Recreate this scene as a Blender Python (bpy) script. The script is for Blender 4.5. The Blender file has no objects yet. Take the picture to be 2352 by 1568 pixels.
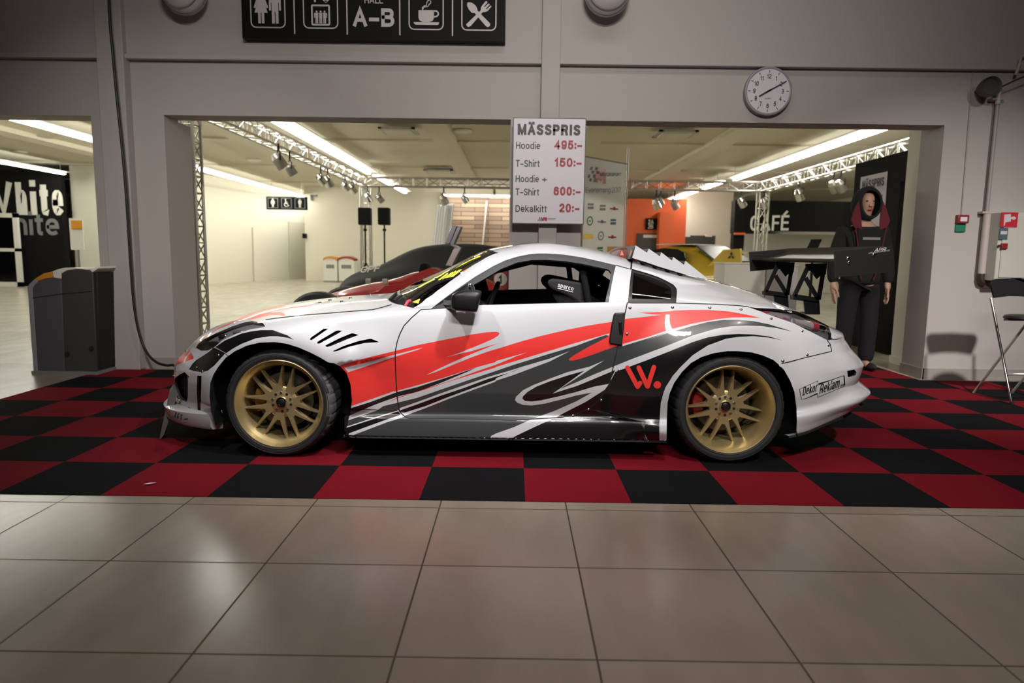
import bpy, math, random
import numpy as np
from mathutils import Vector, Matrix, geometry as mgeo
random.seed(7)
SC = bpy.context.scene
COL = SC.collection
PI = math.pi

# ------------------------------------------------------------------ camera
F_PX, CX, CY, CAM_H = 1568.0, 1176.0, 784.0, 1.19
def _axes():
    y = np.array([7/F_PX, 199/F_PX, -1.0]); y /= np.linalg.norm(y)
    z = -np.array([-170/F_PX, -12456/F_PX, -1.0]); z /= np.linalg.norm(z)
    z -= y*z.dot(y); z /= np.linalg.norm(z)
    return np.array([np.cross(y, z), y, z]).T          # camera = RC @ world
RC = _axes()
CAM0 = np.array([0, 0, CAM_H])
cam_data = bpy.data.cameras.new('camera'); cam = bpy.data.objects.new('camera', cam_data); COL.objects.link(cam)
cam_data.sensor_width = 36.0; cam_data.lens = 24.0; cam_data.clip_end = 200
mw = Matrix([[RC[0][i], RC[1][i], RC[2][i], 0] for i in range(3)] + [[0, 0, 0, 1]]); mw[2][3] = CAM_H
cam.matrix_world = mw
cam_data.dof.use_dof = True; cam_data.dof.focus_distance = 4.05; cam_data.dof.aperture_fstop = 2.2
SC.camera = cam

def ray(u, v): return RC.T @ np.array([(u-CX)/F_PX, -(v-CY)/F_PX, -1.0])
def at(u, v, Y):                                       # point of the place on the plane y = Y
    d = ray(u, v); return CAM0 + d*(Y/d[1])
def atz(u, v, Z=0.0): d = ray(u, v); return CAM0 + d*((Z-CAM_H)/d[2])
def atx(u, v, X): d = ray(u, v); return CAM0 + d*(X/d[0])
def project(P):                                        # (N,3) -> (N,2)
    c = (np.asarray(P, float)-CAM0) @ RC.T
    return np.stack([CX+F_PX*c[:, 0]/-c[:, 2], CY-F_PX*c[:, 1]/-c[:, 2]], 1)

# ------------------------------------------------------------------ world, lamps, exposure
SC.view_settings.view_transform = 'Standard'; SC.view_settings.look = 'None'
SC.view_settings.gamma = 1.0; SC.view_settings.use_curve_mapping = False
SC.view_settings.exposure = 0.0
W = bpy.data.worlds.new('world'); SC.world = W; W.use_nodes = True
W.node_tree.nodes['Background'].inputs[0].default_value = (0.9, 0.85, 0.8, 1)
W.node_tree.nodes['Background'].inputs[1].default_value = 0.015
def area(name, loc, target, energy, size, color, spread=180, shape='DISK', size_y=None):
    l = bpy.data.lights.new(name, 'AREA'); l.energy = energy; l.size = size; l.color = color; l.shape = shape
    if size_y: l.size_y = size_y
    l.spread = math.radians(spread)
    o = bpy.data.objects.new(name, l); COL.objects.link(o); o.location = loc
    o.rotation_euler = (Vector(target)-Vector(loc)).to_track_quat('-Z', 'Y').to_euler()
    return o
WARM = (1.0, 0.93, 0.87)
# ceiling spots of the foyer, in front of the car and out of frame, then added fill lamps
area('foyer_spot_centre', (0.7, 2.5, 3.75), (-0.7, 4.4, 0.5), 13, 0.20, (1.0, 0.97, 0.98), 66)
area('foyer_spot_right', (4.1, 1.9, 3.75), (4.3, 6.8, 0.2), 27, 0.22, WARM, 52)
area('foyer_spot_rear', (2.3, 0.9, 3.6), (1.9, 4.1, 0.5), 6, 0.18, WARM, 45)
area('foyer_spot_left', (-1.6, 2.3, 3.75), (-1.0, 4.4, 0.4), 8, 0.22, WARM, 60)
area('fill_pillar', (-2.2, 2.6, 3.9), (-3.6, 6.8, 1.0), 9, 0.22, WARM, 55)  # added fill to lift the left pillar
area('fill_wall', (0.9, 4.2, 4.9), (0.9, 5.3, 0), 22, 2.6, WARM, 130, 'RECTANGLE', 0.4)  # added fill, washes the wall from above
area('fill_front', (0.3, -1.0, 4.0), (0.3, 6.8, 2.4), 56, 1.2, WARM, 75, 'RECTANGLE', 0.3)  # added front fill for the car's side and wheels
area('fill_floor', (0.6, 2.0, 4.6), (0.6, 2.3, 0), 15, 0.8, WARM, 80)  # added fill to brighten the foreground floor
# ------------------------------------------------------------------ materials
def mat(name, col, rough=0.5, metal=0.0, spec=0.5, coat=0.0, emit=None, estr=0.0, bump=None, noise=None, alpha=None, trans=0.0, sheen=0.0):
    m = bpy.data.materials.new(name); m.use_nodes = True
    nt = m.node_tree; b = nt.nodes['Principled BSDF']
    b.inputs['Base Color'].default_value = (*col, 1); b.inputs['Roughness'].default_value = rough
    b.inputs['Metallic'].default_value = metal; b.inputs['Specular IOR Level'].default_value = spec
    b.inputs['Coat Weight'].default_value = coat; b.inputs['Coat Roughness'].default_value = 0.03
    b.inputs['Transmission Weight'].default_value = trans
    b.inputs['Sheen Weight'].default_value = sheen
    if emit: b.inputs['Emission Color'].default_value = (*emit, 1); b.inputs['Emission Strength'].default_value = estr
    if alpha is not None: b.inputs['Alpha'].default_value = alpha
    if noise or bump:
        tc = nt.nodes.new('ShaderNodeTexCoord'); n = nt.nodes.new('ShaderNodeTexNoise')
        sc, amt = noise or bump; n.inputs['Scale'].default_value = sc; n.inputs['Detail'].default_value = 4
        nt.links.new(tc.outputs['Object'], n.inputs['Vector'])
        if noise:
            r = nt.nodes.new('ShaderNodeMixRGB'); r.blend_type = 'MULTIPLY'; r.inputs[0].default_value = amt
            r.inputs[1].default_value = (*col, 1); nt.links.new(n.outputs['Fac'], r.inputs[2]); nt.links.new(r.outputs[0], b.inputs['Base Color'])
        if bump:
            n2 = n
            if noise:
                n2 = nt.nodes.new('ShaderNodeTexNoise'); n2.inputs['Scale'].default_value = bump[0]; nt.links.new(tc.outputs['Object'], n2.inputs['Vector'])
            bp = nt.nodes.new('ShaderNodeBump'); bp.inputs['Strength'].default_value = bump[1]; bp.inputs['Distance'].default_value = 0.01
            nt.links.new(n2.outputs['Fac'], bp.inputs['Height']); nt.links.new(bp.outputs[0], b.inputs['Normal'])
    return m
def glass(name, tint, refl=0.06, rough=0.0):           # thin pane: clear seen straight, mirror-like at a slant
    m = bpy.data.materials.new(name); m.use_nodes = True; nt = m.node_tree
    for n in list(nt.nodes): nt.nodes.remove(n)
    o = nt.nodes.new('ShaderNodeOutputMaterial'); t = nt.nodes.new('ShaderNodeBsdfTransparent'); g = nt.nodes.new('ShaderNodeBsdfGlossy')
    x = nt.nodes.new('ShaderNodeMixShader'); f = nt.nodes.new('ShaderNodeFresnel'); f.inputs[0].default_value = 1.5
    a = nt.nodes.new('ShaderNodeMath'); a.operation = 'ADD'; a.inputs[1].default_value = refl-0.04; a.use_clamp = True
    t.inputs[0].default_value = (*tint, 1); g.inputs['Roughness'].default_value = rough
    nt.links.new(f.outputs[0], a.inputs[0]); nt.links.new(a.outputs[0], x.inputs[0])
    nt.links.new(t.outputs[0], x.inputs[1]); nt.links.new(g.outputs[0], x.inputs[2]); nt.links.new(x.outputs[0], o.inputs[0])
    return m
M = {}
M['white_paint'] = mat('white_paint', (0.66, 0.68, 0.725), 0.32, coat=1.0)
M['red_paint'] = mat('red_paint', (0.90, 0.045, 0.04), 0.38, coat=0.6)
M['grey_paint'] = mat('grey_paint', (0.048, 0.054, 0.058), 0.32, coat=1.0)
M['black_paint'] = mat('black_paint', (0.006, 0.006, 0.007), 0.28, coat=1.0)
M['seam'] = mat('seam', (0.006, 0.007, 0.008), 0.7)
M['black_trim'] = mat('black_trim', (0.007, 0.007, 0.008), 0.42)
M['frame_trim'] = mat('frame_trim', (0.06, 0.06, 0.065), 0.45)
M['matt_black'] = mat('matt_black', (0.008, 0.008, 0.009), 0.75)
M['cabin'] = mat('cabin', (0.005, 0.005, 0.006), 0.8, spec=.2)
M['seat_cloth'] = mat('seat_cloth', (0.022, 0.021, 0.026), 0.85, sheen=0.3, bump=(400, 0.2))
M['tyre'] = mat('tyre', (0.022, 0.022, 0.024), 0.62, bump=(90, 0.1))
M['scuffed'] = mat('scuffed', (0.16, 0.16, 0.17), 0.7, noise=(60, 0.7))
M['gold'] = mat('gold', (0.60, 0.49, 0.25), 0.36, metal=0.75, coat=0.3)
M['caliper_gold'] = mat('caliper_gold', (0.50, 0.27, 0.07), 0.4, metal=0.4)
M['caliper_red'] = mat('caliper_red', (0.35, 0.02, 0.02), 0.4)
M['steel'] = mat('steel', (0.45, 0.45, 0.45), 0.3, metal=1)
M['disc'] = mat('disc', (0.22, 0.21, 0.2), 0.4, metal=1)
M['chrome'] = mat('chrome', (0.75, 0.75, 0.76), 0.08, metal=1)
M['brass'] = mat('brass', (0.8, 0.5, 0.15), 0.25, metal=1)
M['lamp_glass'] = glass('lamp_glass', (0.92, 0.93, 0.95), 0.10)
M['screen_glass'] = glass('screen_glass', (0.80, 0.83, 0.76), 0.16)
M['side_glass'] = glass('side_glass', (0.30, 0.32, 0.34), 0.10)
M['amber'] = mat('amber', (0.85, 0.22, 0.05), 0.3, coat=1)
M['lamp_silver'] = mat('lamp_silver', (0.50, 0.51, 0.54), 0.3, metal=0.25)
M['lamp_red'] = mat('lamp_red', (0.35, 0.03, 0.06), 0.2, coat=1)
M['lamp_clear'] = mat('lamp_clear', (0.55, 0.5, 0.52), 0.15, metal=0.6)
M['lamp_dark'] = mat('lamp_dark', (0.34, 0.34, 0.37), 0.28, metal=0.6)
M['decal_yellow'] = mat('decal_yellow', (0.75, 0.85, 0.08), 0.5)
M['yellow'] = mat('yellow', (0.85, 0.6, 0.08), 0.5)
M['green'] = mat('green', (0.1, 0.55, 0.1), 0.5)
M['pink_red'] = mat('pink_red', (0.8, 0.06, 0.1), 0.4)
M['white'] = mat('white', (0.8, 0.8, 0.8), 0.5)
M['carbon'] = mat('carbon', (0.012, 0.012, 0.013), 0.45)
M['carbon_gloss'] = mat('carbon_gloss', (0.010, 0.010, 0.011), 0.34, spec=.22)
M['scoop'] = mat('scoop', (0.16, 0.035, 0.03), 0.25, coat=0.8)
M['scoop_fin'] = mat('scoop_fin', (0.85, 0.22, 0.14), 0.35)
M['wall'] = mat('wall', (0.40, 0.375, 0.36), 0.8, noise=None, bump=(120, 0.05))
M['skirting'] = mat('skirting', (0.30, 0.275, 0.26), 0.5)
M['hall_wall'] = mat('hall_wall', (0.74, 0.71, 0.60), 0.75, bump=(80, 0.03))
M['hall_ceiling'] = mat('hall_ceiling', (0.62, 0.58, 0.46), 0.8)
M['sign_black'] = mat('sign_black', (0.004, 0.004, 0.004), 0.6, spec=.15)
M['sign_white'] = mat('sign_white', (0.50, 0.47, 0.47), 0.5)
M['board_white'] = mat('board_white', (0.60, 0.57, 0.63), 0.5)
M['board_edge'] = mat('board_edge', (0.03, 0.05, 0.05), 0.5)
M['text_black'] = mat('text_black', (0.004, 0.006, 0.007), 0.5)
M['text_dark'] = mat('text_dark', (0.02, 0.03, 0.035), 0.5)
M['text_red'] = mat('text_red', (0.30, 0.014, 0.022), 0.5)
M['alu'] = mat('alu', (0.62, 0.60, 0.55), 0.35, metal=0.9)
M['alu_dark'] = mat('alu_dark', (0.40, 0.37, 0.34), 0.4, metal=0.7)
M['tube'] = mat('tube', (1, 1, 1), 0.5, emit=(1.0, 1.0, 0.9), estr=40)
M['reflector'] = mat('reflector', (0.85, 0.80, 0.72), 0.4, emit=None)
M['orange'] = mat('orange', (0.70, 0.12, 0.03), 0.6)
M['dark_grey'] = mat('dark_grey', (0.05, 0.05, 0.047), 0.5)
M['mid_grey'] = mat('mid_grey', (0.2, 0.2, 0.2), 0.5)
M['hall_white'] = mat('hall_white', (0.74, 0.72, 0.65), 0.5)
M['hall_black'] = mat('hall_black', (0.006, 0.0055, 0.005), 0.7, spec=.15)
M['skin'] = mat('skin', (0.42, 0.24, 0.17), 0.55)
M['hood_black'] = mat('hood_black', (0.004, 0.004, 0.0045), 0.9)
M['hood_red'] = mat('hood_red', (0.09, 0.004, 0.01), 0.85)
M['jeans'] = mat('jeans', (0.003, 0.003, 0.006), 0.9)
M['cover'] = mat('cover', (0.014, 0.014, 0.012), 0.75)
M['car_yellow'] = mat('car_yellow', (0.62, 0.42, 0.02), 0.3, coat=1)
M['car_red'] = mat('car_red', (0.38, 0.018, 0.015), 0.35, coat=0.8)
M['bin_grey'] = mat('bin_grey', (0.075, 0.077, 0.09), 0.6)
M['bin_light'] = mat('bin_light', (0.28, 0.28, 0.29), 0.5)
M['bin_orange'] = mat('bin_orange', (0.62, 0.26, 0.02), 0.5)
M['cable'] = mat('cable', (0.008, 0.012, 0.011), 0.5)
M['alarm_red'] = mat('alarm_red', (0.22, 0.015, 0.02), 0.4)
M['sign_red'] = mat('sign_red', (0.42, 0.012, 0.03), 0.5)
M['sign_green'] = mat('sign_green', (0.01, 0.16, 0.09), 0.5)
M['sign_blue'] = mat('sign_blue', (0.06, 0.10, 0.13), 0.5)
M['pipe'] = mat('pipe', (0.42, 0.37, 0.34), 0.5)
M['valve'] = mat('valve', (0.05, 0.035, 0.025), 0.5, metal=0.4)
M['cabinet'] = mat('cabinet', (0.47, 0.46, 0.42), 0.5)

# ------------------------------------------------------------------ mesh helpers
def unit(v): v = np.asarray(v, float); return v/np.linalg.norm(v)
class MB:
    def __init__(s): s.v, s.f, s.m = [], [], []
    def add(s, vs, fs, mi=0):
        o = len(s.v); s.v += [tuple(map(float, p)) for p in vs]; s.f += [tuple(i+o for i in f) for f in fs]; s.m += [mi]*len(fs); return s
    def box(s, x0, x1, y0, y1, z0, z1, mi=0):
        return s.add([(x, y, z) for x in (x0, x1) for y in (y0, y1) for z in (z0, z1)],
                     [(0, 1, 3, 2), (4, 6, 7, 5), (0, 4, 5, 1), (2, 3, 7, 6), (0, 2, 6, 4), (1, 5, 7, 3)], mi)
    def obox(s, c, ax, ay, az, mi=0):                  # oriented box: half-axis vectors
        c, ax, ay, az = map(lambda q: np.asarray(q, float), (c, ax, ay, az))
        return s.add([c+i*ax+j*ay+k*az for i in (-1, 1) for j in (-1, 1) for k in (-1, 1)],
                     [(0, 1, 3, 2), (4, 6, 7, 5), (0, 4, 5, 1), (2, 3, 7, 6), (0, 2, 6, 4), (1, 5, 7, 3)], mi)
    def bar(s, p, q, w, h, up=(0, 0, 1), mi=0):
        p, q = np.asarray(p, float), np.asarray(q, float); d = unit(q-p); a = np.cross(d, up)
        if np.linalg.norm(a) < 1e-6: a = np.cross(d, (1, 0, 0))
        a = unit(a); b = np.cross(a, d); return s.obox((p+q)/2, (q-p)/2, a*w/2, b*h/2, mi)
    def ring(s, c, d, r, n):
        d = unit(d); a = np.cross(d, (0, 0, 1)); a = np.cross(d, (1, 0, 0)) if np.linalg.norm(a) < 1e-4 else a
        a = unit(a); b = np.cross(d, a); return [np.asarray(c)+r*(math.cos(t)*a+math.sin(t)*b) for t in np.arange(n)*2*PI/n]
    def cyl(s, p, q, r, r2=None, n=12, mi=0, caps=True):
        p, q = np.asarray(p, float), np.asarray(q, float); r2 = r if r2 is None else r2
        vs = s.ring(p, q-p, r, n)+s.ring(q, q-p, r2, n)
        fs = [(i, (i+1) % n, n+(i+1) % n, n+i) for i in range(n)]
        if caps: fs += [tuple(range(n))[::-1], tuple(range(n, 2*n))]
        return s.add(vs, fs, mi)
    def tube(s, pts, r, n=8, mi=0):
        pts = [np.asarray(p, float) for p in pts]; k = len(pts); rs = r if hasattr(r, '__len__') else [r]*k
        vs = []; ref = None
        for i, p in enumerate(pts):
            d = unit(pts[min(i+1, k-1)]-pts[max(i-1, 0)])
            if ref is None: ref = np.array((0, 0, 1.0)) if abs(d[2]) < .9 else np.array((1.0, 0, 0))
            a = unit(np.cross(d, ref)); b = np.cross(a, d); ref = b
            vs += [p+rs[i]*(math.cos(t)*a+math.sin(t)*b) for t in np.arange(n)*2*PI/n]
        fs = [(j*n+i, j*n+(i+1) % n, (j+1)*n+(i+1) % n, (j+1)*n+i) for j in range(k-1) for i in range(n)]
        return s.add(vs, fs+[tuple(range(n))[::-1], tuple(range((k-1)*n, k*n))], mi)
    def ball(s, c, r, n=12, m=8, mi=0, e=1.0):         # ellipsoid; e<1 squares it off
        rx, ry, rz = r if hasattr(r, '__len__') else (r, r, r)
        P = lambda q: math.copysign(abs(q)**e, q)
        vs = [(c[0]+rx*P(math.cos(a))*P(math.cos(b)), c[1]+ry*P(math.sin(a))*P(math.cos(b)), c[2]+rz*P(math.sin(b)))
              for b in (-PI/2+PI*j/m for j in range(1, m)) for a in (2*PI*i/n for i in range(n))]
        k = len(vs); vs += [(c[0], c[1], c[2]-rz), (c[0], c[1], c[2]+rz)]
        fs = [(j*n+i, j*n+(i+1) % n, (j+1)*n+(i+1) % n, (j+1)*n+i) for j in range(m-2) for i in range(n)]
        fs += [(k, (i+1) % n, i) for i in range(n)]+[(k+1, (m-2)*n+i, (m-2)*n+(i+1) % n) for i in range(n)]
        return s.add(vs, fs, mi)
    def prism(s, pts, d, mi=0, side=None):             # planar polygon pushed along vector d
        pts = [np.asarray(p, float) for p in pts]; n = len(pts); d = np.asarray(d, float)
        o = len(s.v); s.v += [tuple(p) for p in pts]+[tuple(p+d) for p in pts]
        s.f += [tuple(range(o, o+n)), tuple(range(o+2*n-1, o+n-1, -1))]; s.m += [mi, mi]
        for i in range(n): s.f.append((o+i, o+n+i, o+n+(i+1) % n, o+(i+1) % n)); s.m.append(mi if side is None else side)
        return s
    def lathe(s, prof, c, axis, n=32, mi=0, close=False):
        axis = unit(axis); rings = [s.ring(np.asarray(c)+axis*h, axis, max(r, 1e-5), n) for r, h in prof]
        return s.loft(rings, mi, True, close)
    def loft(s, rings, mi=0, cyclic=True, close=False, caps=False):
        n = len(rings[0]); k = len(rings); o = len(s.v); s.v += [tuple(map(float, p)) for r in rings for p in r]
        for j in range(k if close else k-1):
            for i in range(n if cyclic else n-1):
                a, b = o+j*n, o+((j+1) % k)*n; s.f.append((a+i, a+(i+1) % n, b+(i+1) % n, b+i)); s.m.append(mi)
        if caps: s.f += [tuple(range(o, o+n))[::-1], tuple(range(o+(k-1)*n, o+k*n))]; s.m += [mi, mi]
        return s
    def build(s, name, mats, parent=None, smooth=35, bevel=0, label=None):
        me = bpy.data.meshes.new(name); off = np.array(parent.location) if parent is not None else np.zeros(3)
        if parent is not None and parent.parent is not None: off = off+np.array(parent.parent.location)
        me.from_pydata([tuple(np.asarray(p)-off) for p in s.v], [], s.f)
        for m in (mats if isinstance(mats, (list, tuple)) else [mats]): me.materials.append(M[m] if isinstance(m, str) else m)
        me.polygons.foreach_set('material_index', s.m); me.validate(); me.update()
        bm_fix(me)
        if smooth: me.polygons.foreach_set('use_smooth', [True]*len(me.polygons)); me.set_sharp_from_angle(angle=math.radians(smooth))
        o = bpy.data.objects.new(name, me); COL.objects.link(o); o.parent = parent
        if bevel:
            b = o.modifiers.new('edge', 'BEVEL'); b.width = bevel; b.segments = 2; b.limit_method = 'ANGLE'; b.angle_limit = math.radians(40)
        if label: o['label'] = label
        return o
import bmesh
def bm_fix(me):
    bm = bmesh.new(); bm.from_mesh(me); bmesh.ops.recalc_face_normals(bm, faces=bm.faces); bm.to_mesh(me); bm.free()
def tag(o, label, cat, group=None, kind=None):
    if label: o['label'] = label
    if cat: o['category'] = cat
    if group: o['group'] = group
    if kind: o['kind'] = kind
    return o
def thing(name, loc, label, cat, group=None):
    o = bpy.data.objects.new(name, None); COL.objects.link(o); o.location = tuple(map(float, loc)); o.empty_display_size = 0.1
    return tag(o, label, cat, group)
def struct(o): o['kind'] = 'structure'; return o
def clone(o, dx=(0, 0, 0), label=None, rotz=None):
    r = o.copy(); COL.objects.link(r); r.location = Vector(o.location)+Vector(dx)
    if rotz is not None: r.rotation_euler = (0, 0, rotz)
    if label: r['label'] = label
    for ch in list(o.children):
        c = ch.copy(); COL.objects.link(c); c.parent = r
        for g in list(ch.children): d = g.copy(); COL.objects.link(d); d.parent = c
    return r
# grotesque lettering drawn with even strokes: name -> (width, polylines in the unit box of the stroke's centre line)
def _el(cx, cy, rx, ry, a0, a1, n=9): return [(cx+rx*math.copysign(abs(math.cos(t))**.85, math.cos(t)), cy+ry*math.copysign(abs(math.sin(t))**.85, math.sin(t))) for t in np.radians(np.linspace(a0, a1, n))]
_A = [[(0, 0), (.5, 1.02), (1, 0)], [(.19, .31), (.81, .31)]]
_O = [_el(.5, .5, .5, .5, 0, 360, 22)]
_o = [_el(.5, .35, .5, .35, 0, 360, 20)]
_dot = lambda x, y: [(x, y-.005), (x, y+.005)]
_D = lambda x0, y0, y1: [(x0, y0), (x0, y1)]
GL = {'A': (.64, _A), 'Ä': (.64, _A+[[(.16, 1.27), (.16, 1.275)], [(.84, 1.27), (.84, 1.275)]]), 'B': (.60, [[(0, 0), (0, 1), (.5, 1)]+_el(.55, .765, .38, .235, 90, -90)+[(.05, .53)], [(.5, .53)]+_el(.55, .265, .45, .265, 90, -90)+[(.05, 0)]]),
 'C': (.60, [_el(.5, .5, .5, .5, 42, 318, 16)]), 'D': (.62, [[(.35, 0), (0, 0), (0, 1), (.4, 1)]+_el(.45, .5, .55, .5, 90, -90, 12)+[(.3, 0)]]), 'E': (.52, [[(1, 0), (0, 0), (0, 1), (1, 1)], [(0, .52), (.92, .52)]]),
 'É': (.52, [[(1, 0), (0, 0), (0, 1), (1, 1)], [(0, .52), (.92, .52)], [(.35, 1.16), (.70, 1.34)]]), 'F': (.50, [[(0, 0), (0, 1), (1, 1)], [(0, .5), (.88, .5)]]), 'G': (.62, [_el(.5, .5, .5, .5, 42, 360, 16)+[(1, .48), (.55, .48)]]), 'H': (.60, [_D(0, 0, 1), _D(1, 0, 1), [(0, .52), (1, .52)]]),
 'I': (.16, [_D(.5, 0, 1)]), 'L': (.50, [[(0, 1), (0, 0), (1, 0)]]), 'M': (.74, [[(0, 0), (0, 1)], [(0.03, 1), (.5, 0.02), (.97, 1)], [(1, 1), (1, 0)]]), 'N': (.62, [_D(0, 0, 1), [(0, 1), (1, 0)], _D(1, 0, 1)]), 'O': (.64, _O), 'P': (.56, [[(0, 0), (0, 1), (.5, 1)]+_el(.55, .73, .45, .27, 90, -90)+[(0, .46)]]),
 'R': (.60, [[(0, 0), (0, 1), (.5, 1)]+_el(.55, .74, .43, .26, 90, -90)+[(0, .48)], [(.5, .48), (.8, .38), (.93, .0)]]), 'S': (.56, [_el(.5, .755, .47, .245, 28, 200, 10)+[(.2, .60), (.8, .44)]+_el(.5, .255, .5, .255, 20, -155, 10)]), 'T': (.56, [[(0, 1), (1, 1)], [(.5, 1), (.5, 0)]]), 'W': (.86, [[(0, 1), (.25, -.02), (.5, .95), (.75, -.02), (1, 1)]]), 'Q': (.64, _O+[[(.6, .25), (1, -.05)]]), 'U': (.6, [[(0, 1), (0, .35)]+_el(.5, .35, .5, .35, 180, 360)+[(1, 1)]]), 'Z': (.56, [[(0, 1), (1, 1), (0, 0), (1, 0)]]),
 'a': (.50, [_el(.45, .52, .45, .21, 160, 20, 8)+[(.92, .4), (.92, 0)], [(.92, .42), (.4, .40)]+_el(.38, .20, .38, .2, 90, 270)+[(.6, 0), (.92, .2)]]), 'd': (.52, _o+[_D(1, 0, 1)]), 'e': (.52, [[(.12, .36), (1, .36)]+_el(.5, .36, .5, .36, 0, 300, 16)]), 'g': (.52, _o+[[(1, .72), (1, -.1)]+_el(.5, -.1, .5, .2, 0, -150)]), 'h': (.50, [_D(0, 0, 1), [(0, .45)]+_el(.5, .42, .5, .3, 150, 0)+[(1, 0)]]), 'i': (.15, [_D(.5, 0, .66), _dot(.5, 1.08)]),
 'k': (.50, [_D(0, 0, 1), [(.92, .72), (0.05, .28)], [(.35, .44), (1, 0)]]), 'l': (.15, [_D(.5, 0, 1)]), 'm': (.78, [_D(0, 0, .72), [(0, .45)]+_el(.25, .45, .25, .27, 150, 0)+[(.5, 0)], [(.5, .45)]+_el(.75, .45, .25, .27, 150, 0)+[(1, 0)]]), 'n': (.50, [_D(0, 0, .72), [(0, .45)]+_el(.5, .42, .5, .3, 150, 0)+[(1, 0)]]), 'o': (.54, _o), 'r': (.34, [_D(0, 0, .72), [(0, .40)]+_el(1.0, .40, 1.0, .32, 165, 92)]), 's': (.46, [_el(.5, .54, .45, .18, 25, 200)+[(.8, .32)]+_el(.5, .18, .5, .18, 20, -155)]), 't': (.32, [[(.4, .92), (.4, .15)]+_el(.75, .15, .35, .15, 180, 275, 6), [(0, .72), (1, .72)]]), 'v': (.50, [[(0, .72), (.5, -.02), (1, .72)]]), 'c': (.50, [_el(.5, .36, .5, .36, 45, 315, 14)]), 'p': (.52, _o+[_D(0, -.3, .72)]),
 '0': (.54, _O), '1': (.34, [[(0, .74), (.75, .98), (.75, 0)]]), '2': (.54, [_el(.5, .72, .47, .28, 165, -25, 10)+[(0, .06), (0, 0), (1, 0)]]), '3': (.54, [_el(.48, .76, .44, .24, 150, -90), _el(.5, .26, .5, .26, 90, -155)]), '4': (.56, [[(.75, 0), (.75, 1), (0, .28), (1, .28)]]), '5': (.54, [[(.92, 1), (.15, 1), (.05, .5)]+_el(.5, .32, .5, .32, 130, -150, 11)]), '6': (.54, [_el(.5, .31, .5, .31, 0, 360, 16), [(0.0, .33), (.04, .62)]+_el(.5, .66, .46, .34, 165, 35, 8)]), '7': (.50, [[(0, 1), (1, 1), (.35, 0)]]), '8': (.54, [_el(.5, .76, .44, .24, 0, 360, 14), _el(.5, .26, .5, .26, 0, 360, 14)]), '9': (.54, [_el(.5, .69, .5, .31, 0, 360, 16), [(1, .67), (.96, .38)]+_el(.5, .34, .46, .34, -15, -145, 8)]),
 '-': (.46, [[(0, .36), (1, .36)]]), ':': (.15, [_dot(.5, .10), _dot(.5, .62)]), '+': (.70, [[(0, .36), (1, .36)], [(.5, .08), (.5, .64)]]), '.': (.15, [_dot(.5, .04)]), ' ': (.26, [])}
_tc, _ly = {}, {}
def glyphs(txt, bold=0.0, cond=1.0):                              # flat lettering, cap height 1, starting at x = 0; bold = stroke width
    k = (txt, bold, cond)
    if k in _tc: return _tc[k]
    t = bold or .12; V, Fc, x, LY_ = [], [], 0.0, []
    for ch in txt:
        wd, lines = GL[ch]; wd = (wd-.15)*cond+t
        for il, ln in enumerate(lines):
            P = [np.array((x+t/2+a*(wd-t), t/2+b*(1-t))) for a, b in ln]; cl = len(P) > 8 and np.hypot(*(P[0]-P[-1])) < 1e-3
            P = P[:-1] if cl else P; n = len(P); o = len(V); L, R_ = [], []
            if not cl: P[0] = P[0]+unit(P[0]-P[1])*t/2; P[-1] = P[-1]+unit(P[-1]-P[-2])*t/2      # square ends
            P = [p for i, p in enumerate(P) if i == 0 or np.hypot(*(p-P[i-1])) > 1e-5]; n = len(P)
            for i in range(n):
                e0 = P[i]-P[i-1] if (i or cl) else P[1]-P[0]; e1 = P[(i+1) % n]-P[i] if (i < n-1 or cl) else e0
                e0, e1 = unit(e0), unit(e1); n0, n1 = np.array((-e0[1], e0[0])), np.array((-e1[1], e1[0])); m = n0+n1
                m = n1 if np.hypot(*m) < .3 else unit(m); c = max(.45, m.dot(n1)); q = m*t/2/c
                L.append(P[i]+q); R_.append(P[i]-q)
            V += L+R_; LY_ += [il]*(2*n); Fc += [(o+i, o+(i+1) % n, o+n+(i+1) % n, o+n+i) for i in range(n if cl else n-1)]
        x += wd+t*.42+.03
    _tc[k] = (np.array(V), Fc); _ly[k] = np.array(LY_); return _tc[k]
def condense(txt, bold, ratio):                         # narrow or widen the letters, not their strokes
    t = bold or .12; n = len(txt); return round(min(1.8, max(.35, (ratio-n*t-(n-1)*(t*.42+.03))/sum(GL[c][0]-.15 for c in txt))), 3)
def lettering(mb, txt, o, ex, ey, h, w=None, bold=0.0, mi=0, slant=0.0, align='l'):
    cd = 1.0 if w is None else condense(txt, bold, w/h)
    v, f = glyphs(txt, bold, cd); wd = v[:, 0].max(); sx = h if w is None else w/wd
    x = (v[:, 0] if align == 'l' else v[:, 0]-wd/2)*sx; y = v[:, 1]*h; x = x+slant*y
    o, ex, ey = np.asarray(o, float), unit(ex), unit(ey)
    mb.add(o+x[:, None]*ex+y[:, None]*ey+_ly[(txt, bold, cd)][:, None]*.0004*np.cross(ex, ey), f, mi)      # crossing strokes a hair apart
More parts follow.
